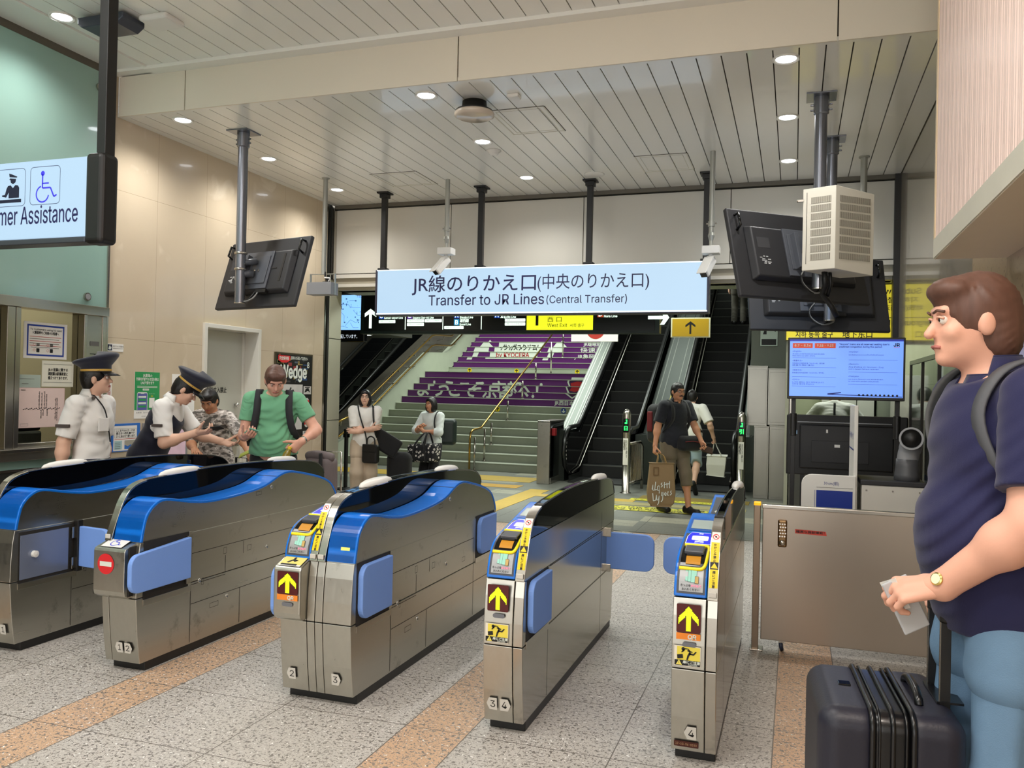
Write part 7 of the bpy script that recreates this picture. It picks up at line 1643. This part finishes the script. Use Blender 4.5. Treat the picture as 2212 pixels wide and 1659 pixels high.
# baggage size gauge: blue framed board with a tall side panel
t = empty('baggage_gauge', (.25, 6.4, 0), 'white baggage size gauge with a blue field behind the steel gate', 'gauge')
p = Panel((.06, 6.32, 0), (1, 0, 0), (0, 0, 1))
pts = [(.06, .1), (.42, .1), (.42, 1.045)] + [(.06 + .07 - .07 * math.sin(math.radians(a)), 1.045 - .07 + .07 * math.cos(math.radians(a))) for a in range(0, 91, 15)]
MB().prism([(x, 6.32, z) for x, z in pts], (0, .02, 0), white_pl).build('front_board', t, bevel=.004)
p = Panel((.06, 6.319, 0), (1, 0, 0), (0, 0, 1)); p.rect(.10, .2, .34, .935, M('gauge_blue', '#1c3590', rough=.4)); p.text('30cm(前)', .20, .975, .022, si, align='c', w=.10, res=1); p.line([(.10, .955), (.34, .955)], .0025, txt_g if 'txt_g' in globals() else si); p.line([(.09, .3), (.09, .935)], .0025, si); p.mb.build('print', t)
MB().box(.405, .43, 6.34, 6.86, .1, 1.54, white_pl).build('side_panel', t, bevel=.004)
p = Panel((.404, 6.86, .1), (0, -1, 0), (0, 0, 1)); p.rect(.03, .3, .49, .8, MATS['gauge_blue']); p.text('特大荷物サイズ', .26, 1.2, .04, si, align='c', w=.4, res=1); p.rect(.03, 1.12, .49, 1.13, si); p.mb.build('side_print', t)
MB().box(.03, .44, 6.3, 6.88, 0, .1, grey_pl).build('base', t, bevel=.006)
# white cabinet with a grey elbow duct
t = empty('white_cabinet', (.66, 6.5, 0), 'white metal cabinet with a dark lid at the right wall', 'cabinet')
MB().box(.46, .86, 6.35, 6.75, 0, .985, M('cabinet_white', '#dcd8cf', rough=.35, var=.02)).build('body', t, bevel=.005)
MB().box(.45, .87, 6.34, 6.76, .985, 1.02, dark_pl).build('lid', t, bevel=.006)
mb = MB()
for x, z in ((.49, .95), (.83, .95), (.66, .80), (.66, .95)): mb.cyl((x, 6.349, z), (x, 6.344, z), .006, steel_s, 8)
mb.build('screws', t)
t = empty('elbow_duct', (.77, 6.5, 1.02), 'grey elbow shaped duct opening towards the viewer on the white cabinet', 'duct')
eg = M('duct_grey', '#9a9b9e', rough=.4, var=.03); egd = M('duct_dark', '#5d5e61', rough=.45)
MB().lathe([(.085, 0), (.082, .04), (.074, .10), (.072, .15)], (.765, 6.5, 1.02), egd, 30).build('lower_pipe', t, smooth=True)
path = [(.765, 6.5, 1.14), (.772, 6.5, 1.20), (.785, 6.49, 1.255), (.79, 6.465, 1.295), (.785, 6.43, 1.315), (.775, 6.38, 1.32)]
mb = MB().tube(spline(path, 5), [.070] * 8 + [.074] * 18, eg, 28, caps=False); mb.build('elbow', t, smooth=True)
mb = MB().lathe([(.075, -.004), (.079, .0), (.079, .012), (.066, .012), (.064, -.06), (.0, -.065)], (.775, 6.38, 1.32), eg, 30, ax=(-.15, -1, .08)); mb.build('mouth', t, smooth=False)
MB().lathe([(.0635, -.05), (.0635, .006)], (.775, 6.38, 1.32), black_m, 30, ax=(-.15, -1, .08)).build('bore', t, smooth=True)
# ---- the dark suitcase
case_n = M('suitcase_navy', '#23232f', rough=.42, var=.1, scale=18, bump=.12, bscale=120); case_b = M('suitcase_black', '#0e0e10', rough=.28, coat=.2)
t = empty('suitcase', (.255, 2.70, 0), 'large dark navy hard shell suitcase standing beside the tall man', 'suitcase', rz=math.radians(4))
R0 = lambda prims, **k: (prims, k)
solid('left_shell', [([rbx((-.105, 0, .40), (.085, .225, .34), .055)], dict(res=.007, k=.01, cuts=[((-.055, 0, 0), (1, 0, 0))]))], case_n, t)
solid('right_shell', [([rbx((.105, 0, .40), (.085, .225, .34), .055)], dict(res=.007, k=.01, cuts=[((.055, 0, 0), (-1, 0, 0))]))], case_n, t)
solid('middle_band', [([rbx((0, 0, .40), (.075, .222, .337), .05)], dict(res=.007, k=.01, cuts=[((-.054, 0, 0), (-1, 0, 0)), ((.054, 0, 0), (1, 0, 0))]))], case_b, t)
mb = MB()
def rr_loop(x, hy, z0, z1, r):
    return [(x, cy + r * math.cos(math.radians(a)), cz + r * math.sin(math.radians(a))) for cy, cz, s0 in ((hy - r, z1 - r, 0), (-hy + r, z1 - r, 90), (-hy + r, z0 + r, 180), (hy - r, z0 + r, 270)) for a in range(s0, s0 + 91, 15)]
for x, r in ((-.052, .008), (-.034, .004), (.0, .007), (.034, .004), (.052, .008)): mb.tube(rr_loop(x, .226, .058, .742, .05), r, case_b, 8, closed=True)
mb.build('zipper', t, smooth=True, local=True)
mb = MB().tube(spline([(.085, -.11, .738), (.085, -.10, .755), (.085, -.05, .768), (.085, .03, .768), (.085, .08, .755), (.085, .09, .738)], 4), .012, case_b, 10); mb.build('top_handle', t, smooth=True, local=True)
mb = MB().box(-.115, -.08, -.01, .025, .738, .744, black_g); mb.build('brand_plate', t, local=True, bevel=.002)
mb = MB().box(.065, .098, -.232, -.222, .40, .56, black_g); lk = mb.build('combination_lock', t, local=True, bevel=.004)
p = Panel((.068, -.232, .44), (1, 0, 0), (0, 0, 1)); p.d = .001; p.text('937', .013, .035, .011, wht_vin, align='c', res=1); p.text('-43', .013, .02, .011, wht_vin, align='c', res=1); p.text('181', .013, .005, .011, wht_vin, align='c', res=1); p.disc(.013, .085, .006, M('tsa_red', '#c8452f', rough=.4), 12); p.mb.build('lock_digits', lk, local=True)
mb = MB().prism([(.135, -.09, .742), (.205, -.09, .742), (.205, .09, .742), (.135, .09, .742), (.135, .09, .70), (.135, -.09, .70)][:4], (0, 0, .006), case_b); mb.build('handle_socket', t, local=True)
hx = .158
mb = MB()
for y in (-.075, .075): mb.box(hx - .013, hx + .013, y - .009, y + .009, .70, .985, black_m); mb.box(hx - .015, hx - .012, y - .004, y + .004, .745, .985, steel_s)
mb.build('telescopic_tube', t, local=True)
mb = MB().tube(spline([(hx, -.075, .97), (hx, -.078, 1.005), (hx, -.06, 1.02), (hx, 0, 1.023), (hx, .06, 1.02), (hx, .078, 1.005), (hx, .075, .97)], 4), .0165, black_m, 12); mb.build('handle_grip', t, smooth=True, local=True)
for x in (-.13, .13):
    for y in (-.17, .17):
        mb = MB().lathe([(.02, -.011), (.026, -.007), (.026, .007), (.02, .011)], (x, y, .026), black_m, 18, ax=(1, .2, 0)); mb.cyl((x, y, .03), (x, y, .075), .018, black_m, 12); mb.build('wheel', t, local=True)
# phone, boarding slip and gold watch in his left hand
wP, dP, nP, eP, sP = I10['L']
tP = dP.cross(nP) * -1
phone('smartphone', 'phone in a clear case under the hand of the man in navy', wP + dP * .075 + nP * .058 + Vector((.0, .0, -.004)), (-.42, -.1, .9), (.8, .25, .4), .152, .074, M('clear_case', '#b9bcc0', rough=.12, spec=.8), black_g)
mb = MB().obox(wP + dP * .105 + nP * .050 + Vector((0, 0, .02)), ((-.45, -.1, .9), (.5, -.6, .35), (.75, .4, .4)), (.045, .03, .0004), paper); tag(mb.build('ticket_slip'), 'white ticket slip held with the phone by the man in navy', 'ticket')
a = (wP - eP).normalized(); x_ = a.cross(Vector((0, 0, 1))).normalized(); y_ = x_.cross(a); gold = M('gold_watch', '#d8c27a', rough=.18, metal=1, var=.1, scale=80)
t = empty('wristwatch', wP - a * .018, 'gold bracelet watch on the wrist of the man in navy', 'watch')
c0 = wP - a * .018; mb = MB()
for k in range(26):
    an = 2 * PI * k / 26; dr = x_ * math.cos(an) + y_ * math.sin(an); mb.obox(c0 + dr * .0375, (a, dr, a.cross(dr)), (.007, .003, .0036), gold)
mb.build('bracelet', t, bevel=.001)
dr = (x_ * -.75 + y_ * .5 + Vector((-.2, -.6, .2))).normalized(); dr = (dr - a * dr.dot(a)).normalized(); mb = MB().lathe([(.017, 0), (.0175, .006), (.014, .0085), (0, .0085)], c0 + dr * .0385, gold, 22, ax=dr); mb.lathe([(.0135, .0088), (0, .0090)], c0 + dr * .0385, M('watch_face', '#efe6c4', rough=.25), 20, ax=dr); mb.build('dial', t, smooth=False)
# his backpack straps
T10 = I10['T']; sgrey = M('strap_grey', '#55565a', rough=.7)
t = empty('backpack', T10(0, -.24, 1.1), 'dark backpack with grey shoulder straps on the man in navy', 'backpack')
I_ = I10; inv_w = I10['l']
o = solid('bag', [([rbx((0, 0, 0), (.15, .09, .24), .06)], dict(res=.014, k=.02))], black_c, t); o.rotation_euler = (0, 0, I10['t'].rotation_euler[2]); o.location = (0, 0, .12)
for q in (-1, 1):
    strap('shoulder_strap', [T10(.10 * q, -.16, 1.36), T10(.115 * q, -.09, 1.475), T10(.125 * q, -.01, 1.482), T10(.13 * q, .055, 1.445), T10(.135 * q, .095, 1.36), T10(.16 * q, .075, 1.25), T10(.185 * q, .01, 1.15), T10(.17 * q, -.12, 1.04)], np.array(I10['Rot']) @ np.array((1, .15, 0)), .05, .008, sgrey if q < 0 else black_c, t)
mb = MB(); pc = T10(-.085, .175, 1.29); mb.ball(pc, .006, wht_vin, 8); o = mb.build('chest_emblem', I10['t'], local=False); bpy.data.objects.remove(o)

# ---- goods of the travellers at the gate
T4 = I4['T']; t = empty('backpack', T4(0, -.2, 1.15), 'dark backpack with broad straps on the man in green', 'backpack')
o = solid('bag', [([rbx((0, 0, 0), (.15, .10, .25), .06)], dict(res=.014, k=.02))], black_c, t); o.rotation_euler = (0, 0, I4['t'].rotation_euler[2]); o.location = (0, 0, .05)
for q in (-1, 1): strap('shoulder_strap', [T4(.10 * q, -.15, 1.38), T4(.115 * q, -.03, 1.475), T4(.12 * q, .06, 1.42), T4(.125 * q, .112, 1.32), T4(.145 * q, .112, 1.2), T4(.18 * q, .05, 1.10), T4(.19 * q, -.1, 1.0)], np.array(I4['Rot']) @ np.array((1, 0, 0)), .058, .008, M('strap_charcoal', '#2c2d30', rough=.8), t)
rt = M('bag_taupe', '#6d6363', rough=.75, var=.06, bump=.2, bscale=200)
t = empty('roll_top_bag', (-3.86, 6.30, .58), 'grey roll top backpack standing on luggage beside the man in green', 'bag')
solid('bag_body', [([rbx((-3.86, 6.30, .78), (.13, .09, .20), .05)], dict(res=.010, k=.03, fold=(.003, 30)))], rt, t, local=False)
mb = MB().tube(spline([(-3.985, 6.28, .985), (-3.90, 6.27, 1.0), (-3.82, 6.27, .995), (-3.73, 6.28, .98)], 4), [.035, .04, .04, .04, .04, .04, .04, .04, .04, .04, .038, .036, .03], rt, 12); mb.build('rolled_top', t, smooth=True)
strap('buckle_strap', [(-3.82, 6.22, 1.02), (-3.80, 6.19, .92), (-3.80, 6.20, .78), (-3.80, 6.205, .64)], (1, .2, 0), .03, .006, black_c, t); MB().box(-3.82, -3.78, 6.17, 6.19, .87, .905, chrome).build('buckle', t, bevel=.004)
t = empty('luggage', (-3.86, 6.33, 0), 'upright luggage carrying the roll top bag, with a steel pull handle', 'suitcase')
MB().box(-4.02, -3.70, 6.21, 6.45, .05, .575, black_m).build('case', t, bevel=.03, seg=3); mb = MB().tube([(-3.98, 6.43, .57), (-3.98, 6.43, 1.02), (-3.74, 6.43, 1.02), (-3.74, 6.43, .57)], .009, steel_s, 8); mb.build('pull_handle', t, smooth=True)
for x in (-3.96, -3.76): MB().lathe([(.025, -.01), (.028, 0), (.025, .01)], (x, 6.27, .028), black_m, 16, ax=(1, 0, 0)).build('wheel', t); MB().lathe([(.025, -.01), (.028, 0), (.025, .01)], (x, 6.40, .028), black_m, 16, ax=(1, 0, 0)).build('wheel', t)
t = empty('luggage', (-4.72, 6.34, 0), 'black luggage with a raised handle beside the person in camouflage', 'suitcase')
MB().box(-4.86, -4.58, 6.25, 6.47, .05, .60, black_m).build('case', t, bevel=.03, seg=3); mb = MB().tube([(-4.78, 6.36, .6), (-4.78, 6.36, .93), (-4.66, 6.36, .93), (-4.66, 6.36, .6)], .01, black_m, 8); mb.build('pull_handle', t, smooth=True)
for x in (-4.8, -4.64): MB().lathe([(.025, -.01), (.028, 0), (.025, .01)], (x, 6.36, .028), black_m, 16, ax=(1, 0, 0)).build('wheel', t)
# ---- bags of the two women
T5 = I5['T']; leather = M('black_leather', '#121213', rough=.35, var=.1, bump=.2, bscale=150)
t = empty('handbag', T5(-.10, .20, .74), 'small black handbag hanging before the woman with crossed arms', 'handbag')
hb = T5(-.10, .215, .80); solid('bag', [([rbx((0, 0, -.02), (.115, .05, .125), .035)], dict(res=.009, k=.02)), ([rbx((0, -.045, .055), (.10, .012, .055), .012)], dict(res=.006, k=.01))], leather, t).location = hb - t.location
mb = MB().tube(spline([tuple(hb + Vector(q)) for q in ((-.06, 0, .1), (-.05, 0, .18), (0, 0, .21), (.05, 0, .18), (.06, 0, .1))], 5), .010, leather, 8); mb.build('handle', t, smooth=True)
strap('long_strap', [hb + Vector((-.06, .0, .1)), T5(-.02, .165, 1.05), T5(.045, .158, 1.25), T5(.09, .10, 1.40), T5(.105, -.02, 1.475), T5(.09, -.15, 1.38), T5(-.06, -.16, 1.05)], np.array(I5['Rot']) @ np.array((1, 0, 0)), .018, .005, leather, t)
t = empty('shoulder_bag', T5(-.26, .0, .8), 'large black shoulder bag behind the arm of the woman with crossed arms', 'bag')
bc_ = T5(-.30, -.05, .93); o = solid('bag', [([rbx((0, 0, 0), (.21, .07, .13), .03)], dict(res=.010, k=.02))], black_c, t); o.location = bc_ - t.location; o.rotation_euler = (0, .55, .5)
strap('strap', [T5(-.17, .05, 1.0), T5(-.13, .12, 1.25), T5(-.115, .02, 1.475), T5(-.13, -.13, 1.3), T5(-.22, -.08, 1.0)], np.array(I5['Rot']) @ np.array((1, 0, 0)), .022, .005, leather, t)
t = empty('tall_black_bag', (-5.07, 10.28, 0), 'tall black bag standing on the floor beside the woman with crossed arms', 'bag')
solid('bag', [([rbx((-5.08, 10.28, .36), (.17, .12, .36), .10)], dict(res=.012, k=.03, cuts=[((0, 0, .0), (0, 0, -1))]))], black_c, t, local=False)
T6 = I6['T']; fl_m = bpy.data.materials.new('flower_print_cloth'); fl_m.use_nodes = True; N_ = NT(fl_m); pr_ = N_.n['Principled BSDF']; pr_.inputs['Roughness'].default_value = .8
co_ = N_.new('ShaderNodeTexCoord').outputs['Object']; vo = N_.new('ShaderNodeTexVoronoi'); vo.inputs['Scale'].default_value = 21; N_.link(co_, vo.inputs['Vector']); mr_ = N_.new('ShaderNodeValToRGB'); mr_.color_ramp.interpolation = 'CONSTANT'
e_ = mr_.color_ramp.elements; e_[0].color = C('#141414'); e_[0].position = 0; e_[1].position = .16; e_[1].color = C('#d9d4cc'); q_ = e_.new(.34); q_.color = C('#17171a'); N_.link(vo.outputs['Distance'], mr_.inputs[0]); N_.link(mr_.outputs[0], pr_.inputs['Base Color'])
t = empty('flower_print_bag', T6(-.02, .28, .6), 'black and white flower print holdall carried by the shorter woman', 'bag')
fb = T6(-.04, .27, .80); o = solid('bag', [([rbx((0, 0, 0), (.24, .10, .13), .05)], dict(res=.010, k=.02))], fl_m, t); o.location = fb - t.location; o.rotation_euler = (0, .06, I6['t'].rotation_euler[2])
Rr = np.array(I6['Rot'])
for q in (-.075, .075):
    strap('carry_strap', [fb + Vector(Rr @ np.array((q * 1.4, .105, -.12))), fb + Vector(Rr @ np.array((q * 1.2, .11, .1))), fb + Vector(Rr @ np.array((-.06 + q * .4, .06, .27))), fb + Vector(Rr @ np.array((-.06 + q * .4, -.02, .27))), fb + Vector(Rr @ np.array((q * 1.2, -.10, .1)))], Rr @ np.array((1, 0, 0)), .028, .006, black_c, t)
t = empty('backpack', T6(-.16, -.2, .9), 'dark green leather backpack on the back of the shorter woman', 'backpack')
o = solid('bag', [([rbx((0, 0, 0), (.14, .10, .19), .06)], dict(res=.010, k=.02)), ([rbx((0, -.085, -.03), (.10, .04, .09), .025)], dict(res=.010, k=.02))], M('dark_green_leather', '#1d2925', rough=.4, var=.1), t); o.location = T6(-.17, -.20, 1.12) - t.location; o.rotation_euler = (0, 0, I6['t'].rotation_euler[2] + .5)
strap('shoulder_strap', [T6(-.13, -.14, 1.32), T6(-.125, -.03, 1.475), T6(-.13, .09, 1.38), T6(-.16, .13, 1.2), T6(-.2, -.03, 1.02)], Rr @ np.array((1, 0, 0)), .02, .005, black_c, t)
# ---- bags of the walkers
w7, d7, n7 = I7['R'][0], I7['R'][1], I7['R'][2]; h7 = w7 + d7 * .085
kraft = M('kraft_paper', '#8c7350', rough=.7, var=.08, scale=5, bump=.3, bscale=25); kraft2 = M('kraft_tan', '#a98a55', rough=.7)
t = empty('paper_bag', h7 + Vector((0, 0, -.7)), 'brown paper shopping bag with white script lettering held by the walking man', 'paper bag')
u7 = Vector((.93, .30, 0)).normalized(); v7 = Vector((-.30, .93, 0)); cz = h7 + Vector((.10, -.02, -.12)); W1, W2, D1 = .17, .20, .07
q = lambda a, b, z: cz + u7 * a + v7 * b + Vector((0, 0, z))
mb = MB(); ring_ = lambda w_, d_, z: [q(-w_, -d_, z), q(w_, -d_, z), q(w_ + .01, d_, z), q(-w_, d_, z)]
rs = [ring_(.15, .055, -.02), ring_(.165, .065, -.2), ring_(.18, .075, -.40), ring_(.165, .07, -.54), ring_(.12, .06, -.585)]
mb.add([p_ for r in rs for p_ in r], [(i * 4 + k, i * 4 + (k + 1) % 4, i * 4 + 4 + (k + 1) % 4, i * 4 + 4 + k) for i in range(4) for k in range(4)] + [(19, 18, 17, 16), (0, 1, 2, 3)], kraft); mb.build('bag', t, bevel=.015, seg=3)
mb = MB()
for b in (-.05, .05): mb.tube(spline([tuple(q(-.06, b, -.03)), tuple(q(-.05, b * .6, .08)), tuple(h7 + Vector((0, 0, -.01))), tuple(q(.02, b * .6, .08)), tuple(q(.06, b, -.03))], 5), .005, kraft2, 6)
mb.build('handles', t, smooth=True)
p = Panel(q(-.17, -.083, -.56), u7, (0, 0, 1)); p.d = .004; lw_ = .010
def stroke(L): p.line(L, lw_, wht_vin)
for L in ([(.04, .20), (.05, .26), (.05, .19), (.07, .19)], [(.085, .30), (.075, .19), (.10, .20)], [(.13, .25), (.11, .24), (.11, .19), (.135, .19), (.135, .25), (.135, .15)], [(.17, .29), (.155, .27), (.175, .25), (.155, .23)], [(.20, .30), (.20, .22)], [(.23, .29), (.235, .22)], [(.19, .265), (.27, .28)], [(.265, .31), (.265, .22)],
          [(.05, .15), (.06, .05), (.09, .06), (.10, .13), (.105, .06), (.125, .07), (.135, .12), (.13, .03), (.115, .0)], [(.17, .17), (.165, .12), (.185, .12), (.185, .17), (.18, .07), (.16, .04)], [(.215, .17), (.20, .14), (.22, .12), (.225, .16)], [(.25, .18), (.24, .13), (.26, .13)], [(.29, .19), (.28, .17), (.295, .15), (.275, .13)]): stroke(L)
p.mb.build('script_lettering', t); p = Panel(q(-.165, -.072, -.2), u7, (0, 0, 1)); p.d = .003; p.frame(.05, .02, .12, .13, .01, M('bag_ink', '#6b4f2c', rough=.6)); p.mb.build('logo_print', t)
T7 = I7['T']; t = empty('backpack', T7(0, -.25, 1.0), 'large black backpack with red panels on the walking man', 'backpack')
o = solid('bag', [([rbx((0, 0, 0), (.17, .14, .27), .09)], dict(res=.012, k=.03))], black_c, t); o.rotation_euler = (0, 0, I7['t'].rotation_euler[2]); o.location = T7(0, -.30, 1.13) - t.location
o = solid('red_panel', [([rbx((0, -.125, -.02), (.10, .03, .17), .025)], dict(res=.010, k=.02)), ([rbx((.16, -.02, .03), (.025, .06, .14), .02)], dict(res=.010, k=.02))], M('pack_red', '#6e1f24', rough=.7), t); o.rotation_euler = (0, 0, I7['t'].rotation_euler[2]); o.location = T7(0, -.30, 1.13) - t.location
for s_ in (-1, 1): strap('shoulder_strap', [T7(.10 * s_, -.15, 1.36), T7(.11 * s_, -.02, 1.475), T7(.12 * s_, .09, 1.38), T7(.14 * s_, .12, 1.22), T7(.18 * s_, .0, 1.05)], np.array(I7['Rot']) @ np.array((1, 0, 0)), .05, .008, black_c, t)
t = empty('waist_pouch', T7(-.12, .2, .85), 'black waist pouch with a red zip on the walking man', 'pouch')
o = solid('bag', [([rbx((0, 0, 0), (.17, .08, .10), .06)], dict(res=.010, k=.02))], black_c, t); o.rotation_euler = (0, 0, I7['t'].rotation_euler[2]); o.location = T7(-.10, .19, .93) - t.location
MB().tube([tuple(T7(-.22, .275, .95)), tuple(T7(-.08, .285, .97)), tuple(T7(.03, .27, .96))], .006, MATS['pack_red'], 6).build('zip', t)
w7l, d7l = I7['L'][0], I7['L'][1]
tag(MB().obox(w7l + d7l * .12 + Vector((.03, 0, 0)), ((.9, .3, -.3), (0, .5, .8), (.4, -.8, .5)), (.075, .045, .012), M('wallet_brown', '#3b2317', rough=.5)).build('wallet', bevel=.006), 'brown wallet in the forward hand of the walking man', 'wallet')
w8, d8 = I8['R'][0], I8['R'][1]; h8 = w8 + d8 * .08; cvs = M('canvas_white', '#d9d8cd', rough=.8, var=.03, bump=.2, bscale=100)
t = empty('tote_bag', h8 + Vector((0, 0, -.55)), 'white tote bag held by the person stepping onto the escalator', 'tote bag')
mb = MB(); rs = [[h8 + Vector(v_) for v_ in r] for r in (((-.11, -.05, -.22), (.19, -.05, -.22), (.19, .06, -.20), (-.11, .06, -.20)), ((-.12, -.07, -.36), (.18, -.07, -.36), (.18, .07, -.36), (-.12, .07, -.36)), ((-.11, -.06, -.53), (.16, -.06, -.55), (.16, .06, -.55), (-.11, .06, -.53)))]
mb.add([p_ for r in rs for p_ in r], [(i * 4 + k, i * 4 + (k + 1) % 4, i * 4 + 4 + (k + 1) % 4, i * 4 + 4 + k) for i in range(2) for k in range(4)] + [(11, 10, 9, 8), (0, 1, 2, 3)], cvs); mb.build('bag', t, bevel=.012, seg=3)
for b in (-.05, .06): strap('handle', [h8 + Vector((-.05, b, -.22)), h8 + Vector((-.02, b * .5, -.1)), h8 + Vector((0, 0, 0)), h8 + Vector((.05, b * .5, -.1)), h8 + Vector((.11, b, -.22))], (.3, 1, 0), .022, .004, cvs, t)
T8 = I8['T']; t = empty('sling_bag', T8(-.2, .0, .95), 'black sling strap across the back of the person in the white T-shirt', 'bag')
strap('sling_strap', [T8(-.09, .05, 1.48), T8(-.09, -.06, 1.475), T8(-.04, -.155, 1.36), T8(.06, -.17, 1.2), T8(.15, -.14, 1.05), T8(.19, .0, 1.0)], np.array(I8['Rot']) @ np.array((.7, 0, .7)), .05, .006, black_c, t)
# retractable belt post at the left edge of the opening
t = empty('belt_post', (-6.58, 11.45, 0), 'black belt barrier post left of the waiting women', 'barrier post')
MB().lathe([(.17, 0), (.17, .012), (.03, .03), (.032, .04), (.032, .86), (.042, .865), (.042, .93), (.0, .935)], (-6.58, 11.45, 0), black_m, 24).build('post', t, smooth=False)
MB().box(-6.63, -6.53, 11.43, 11.47, .80, .86, black_g).build('belt_cassette', t, bevel=.006)
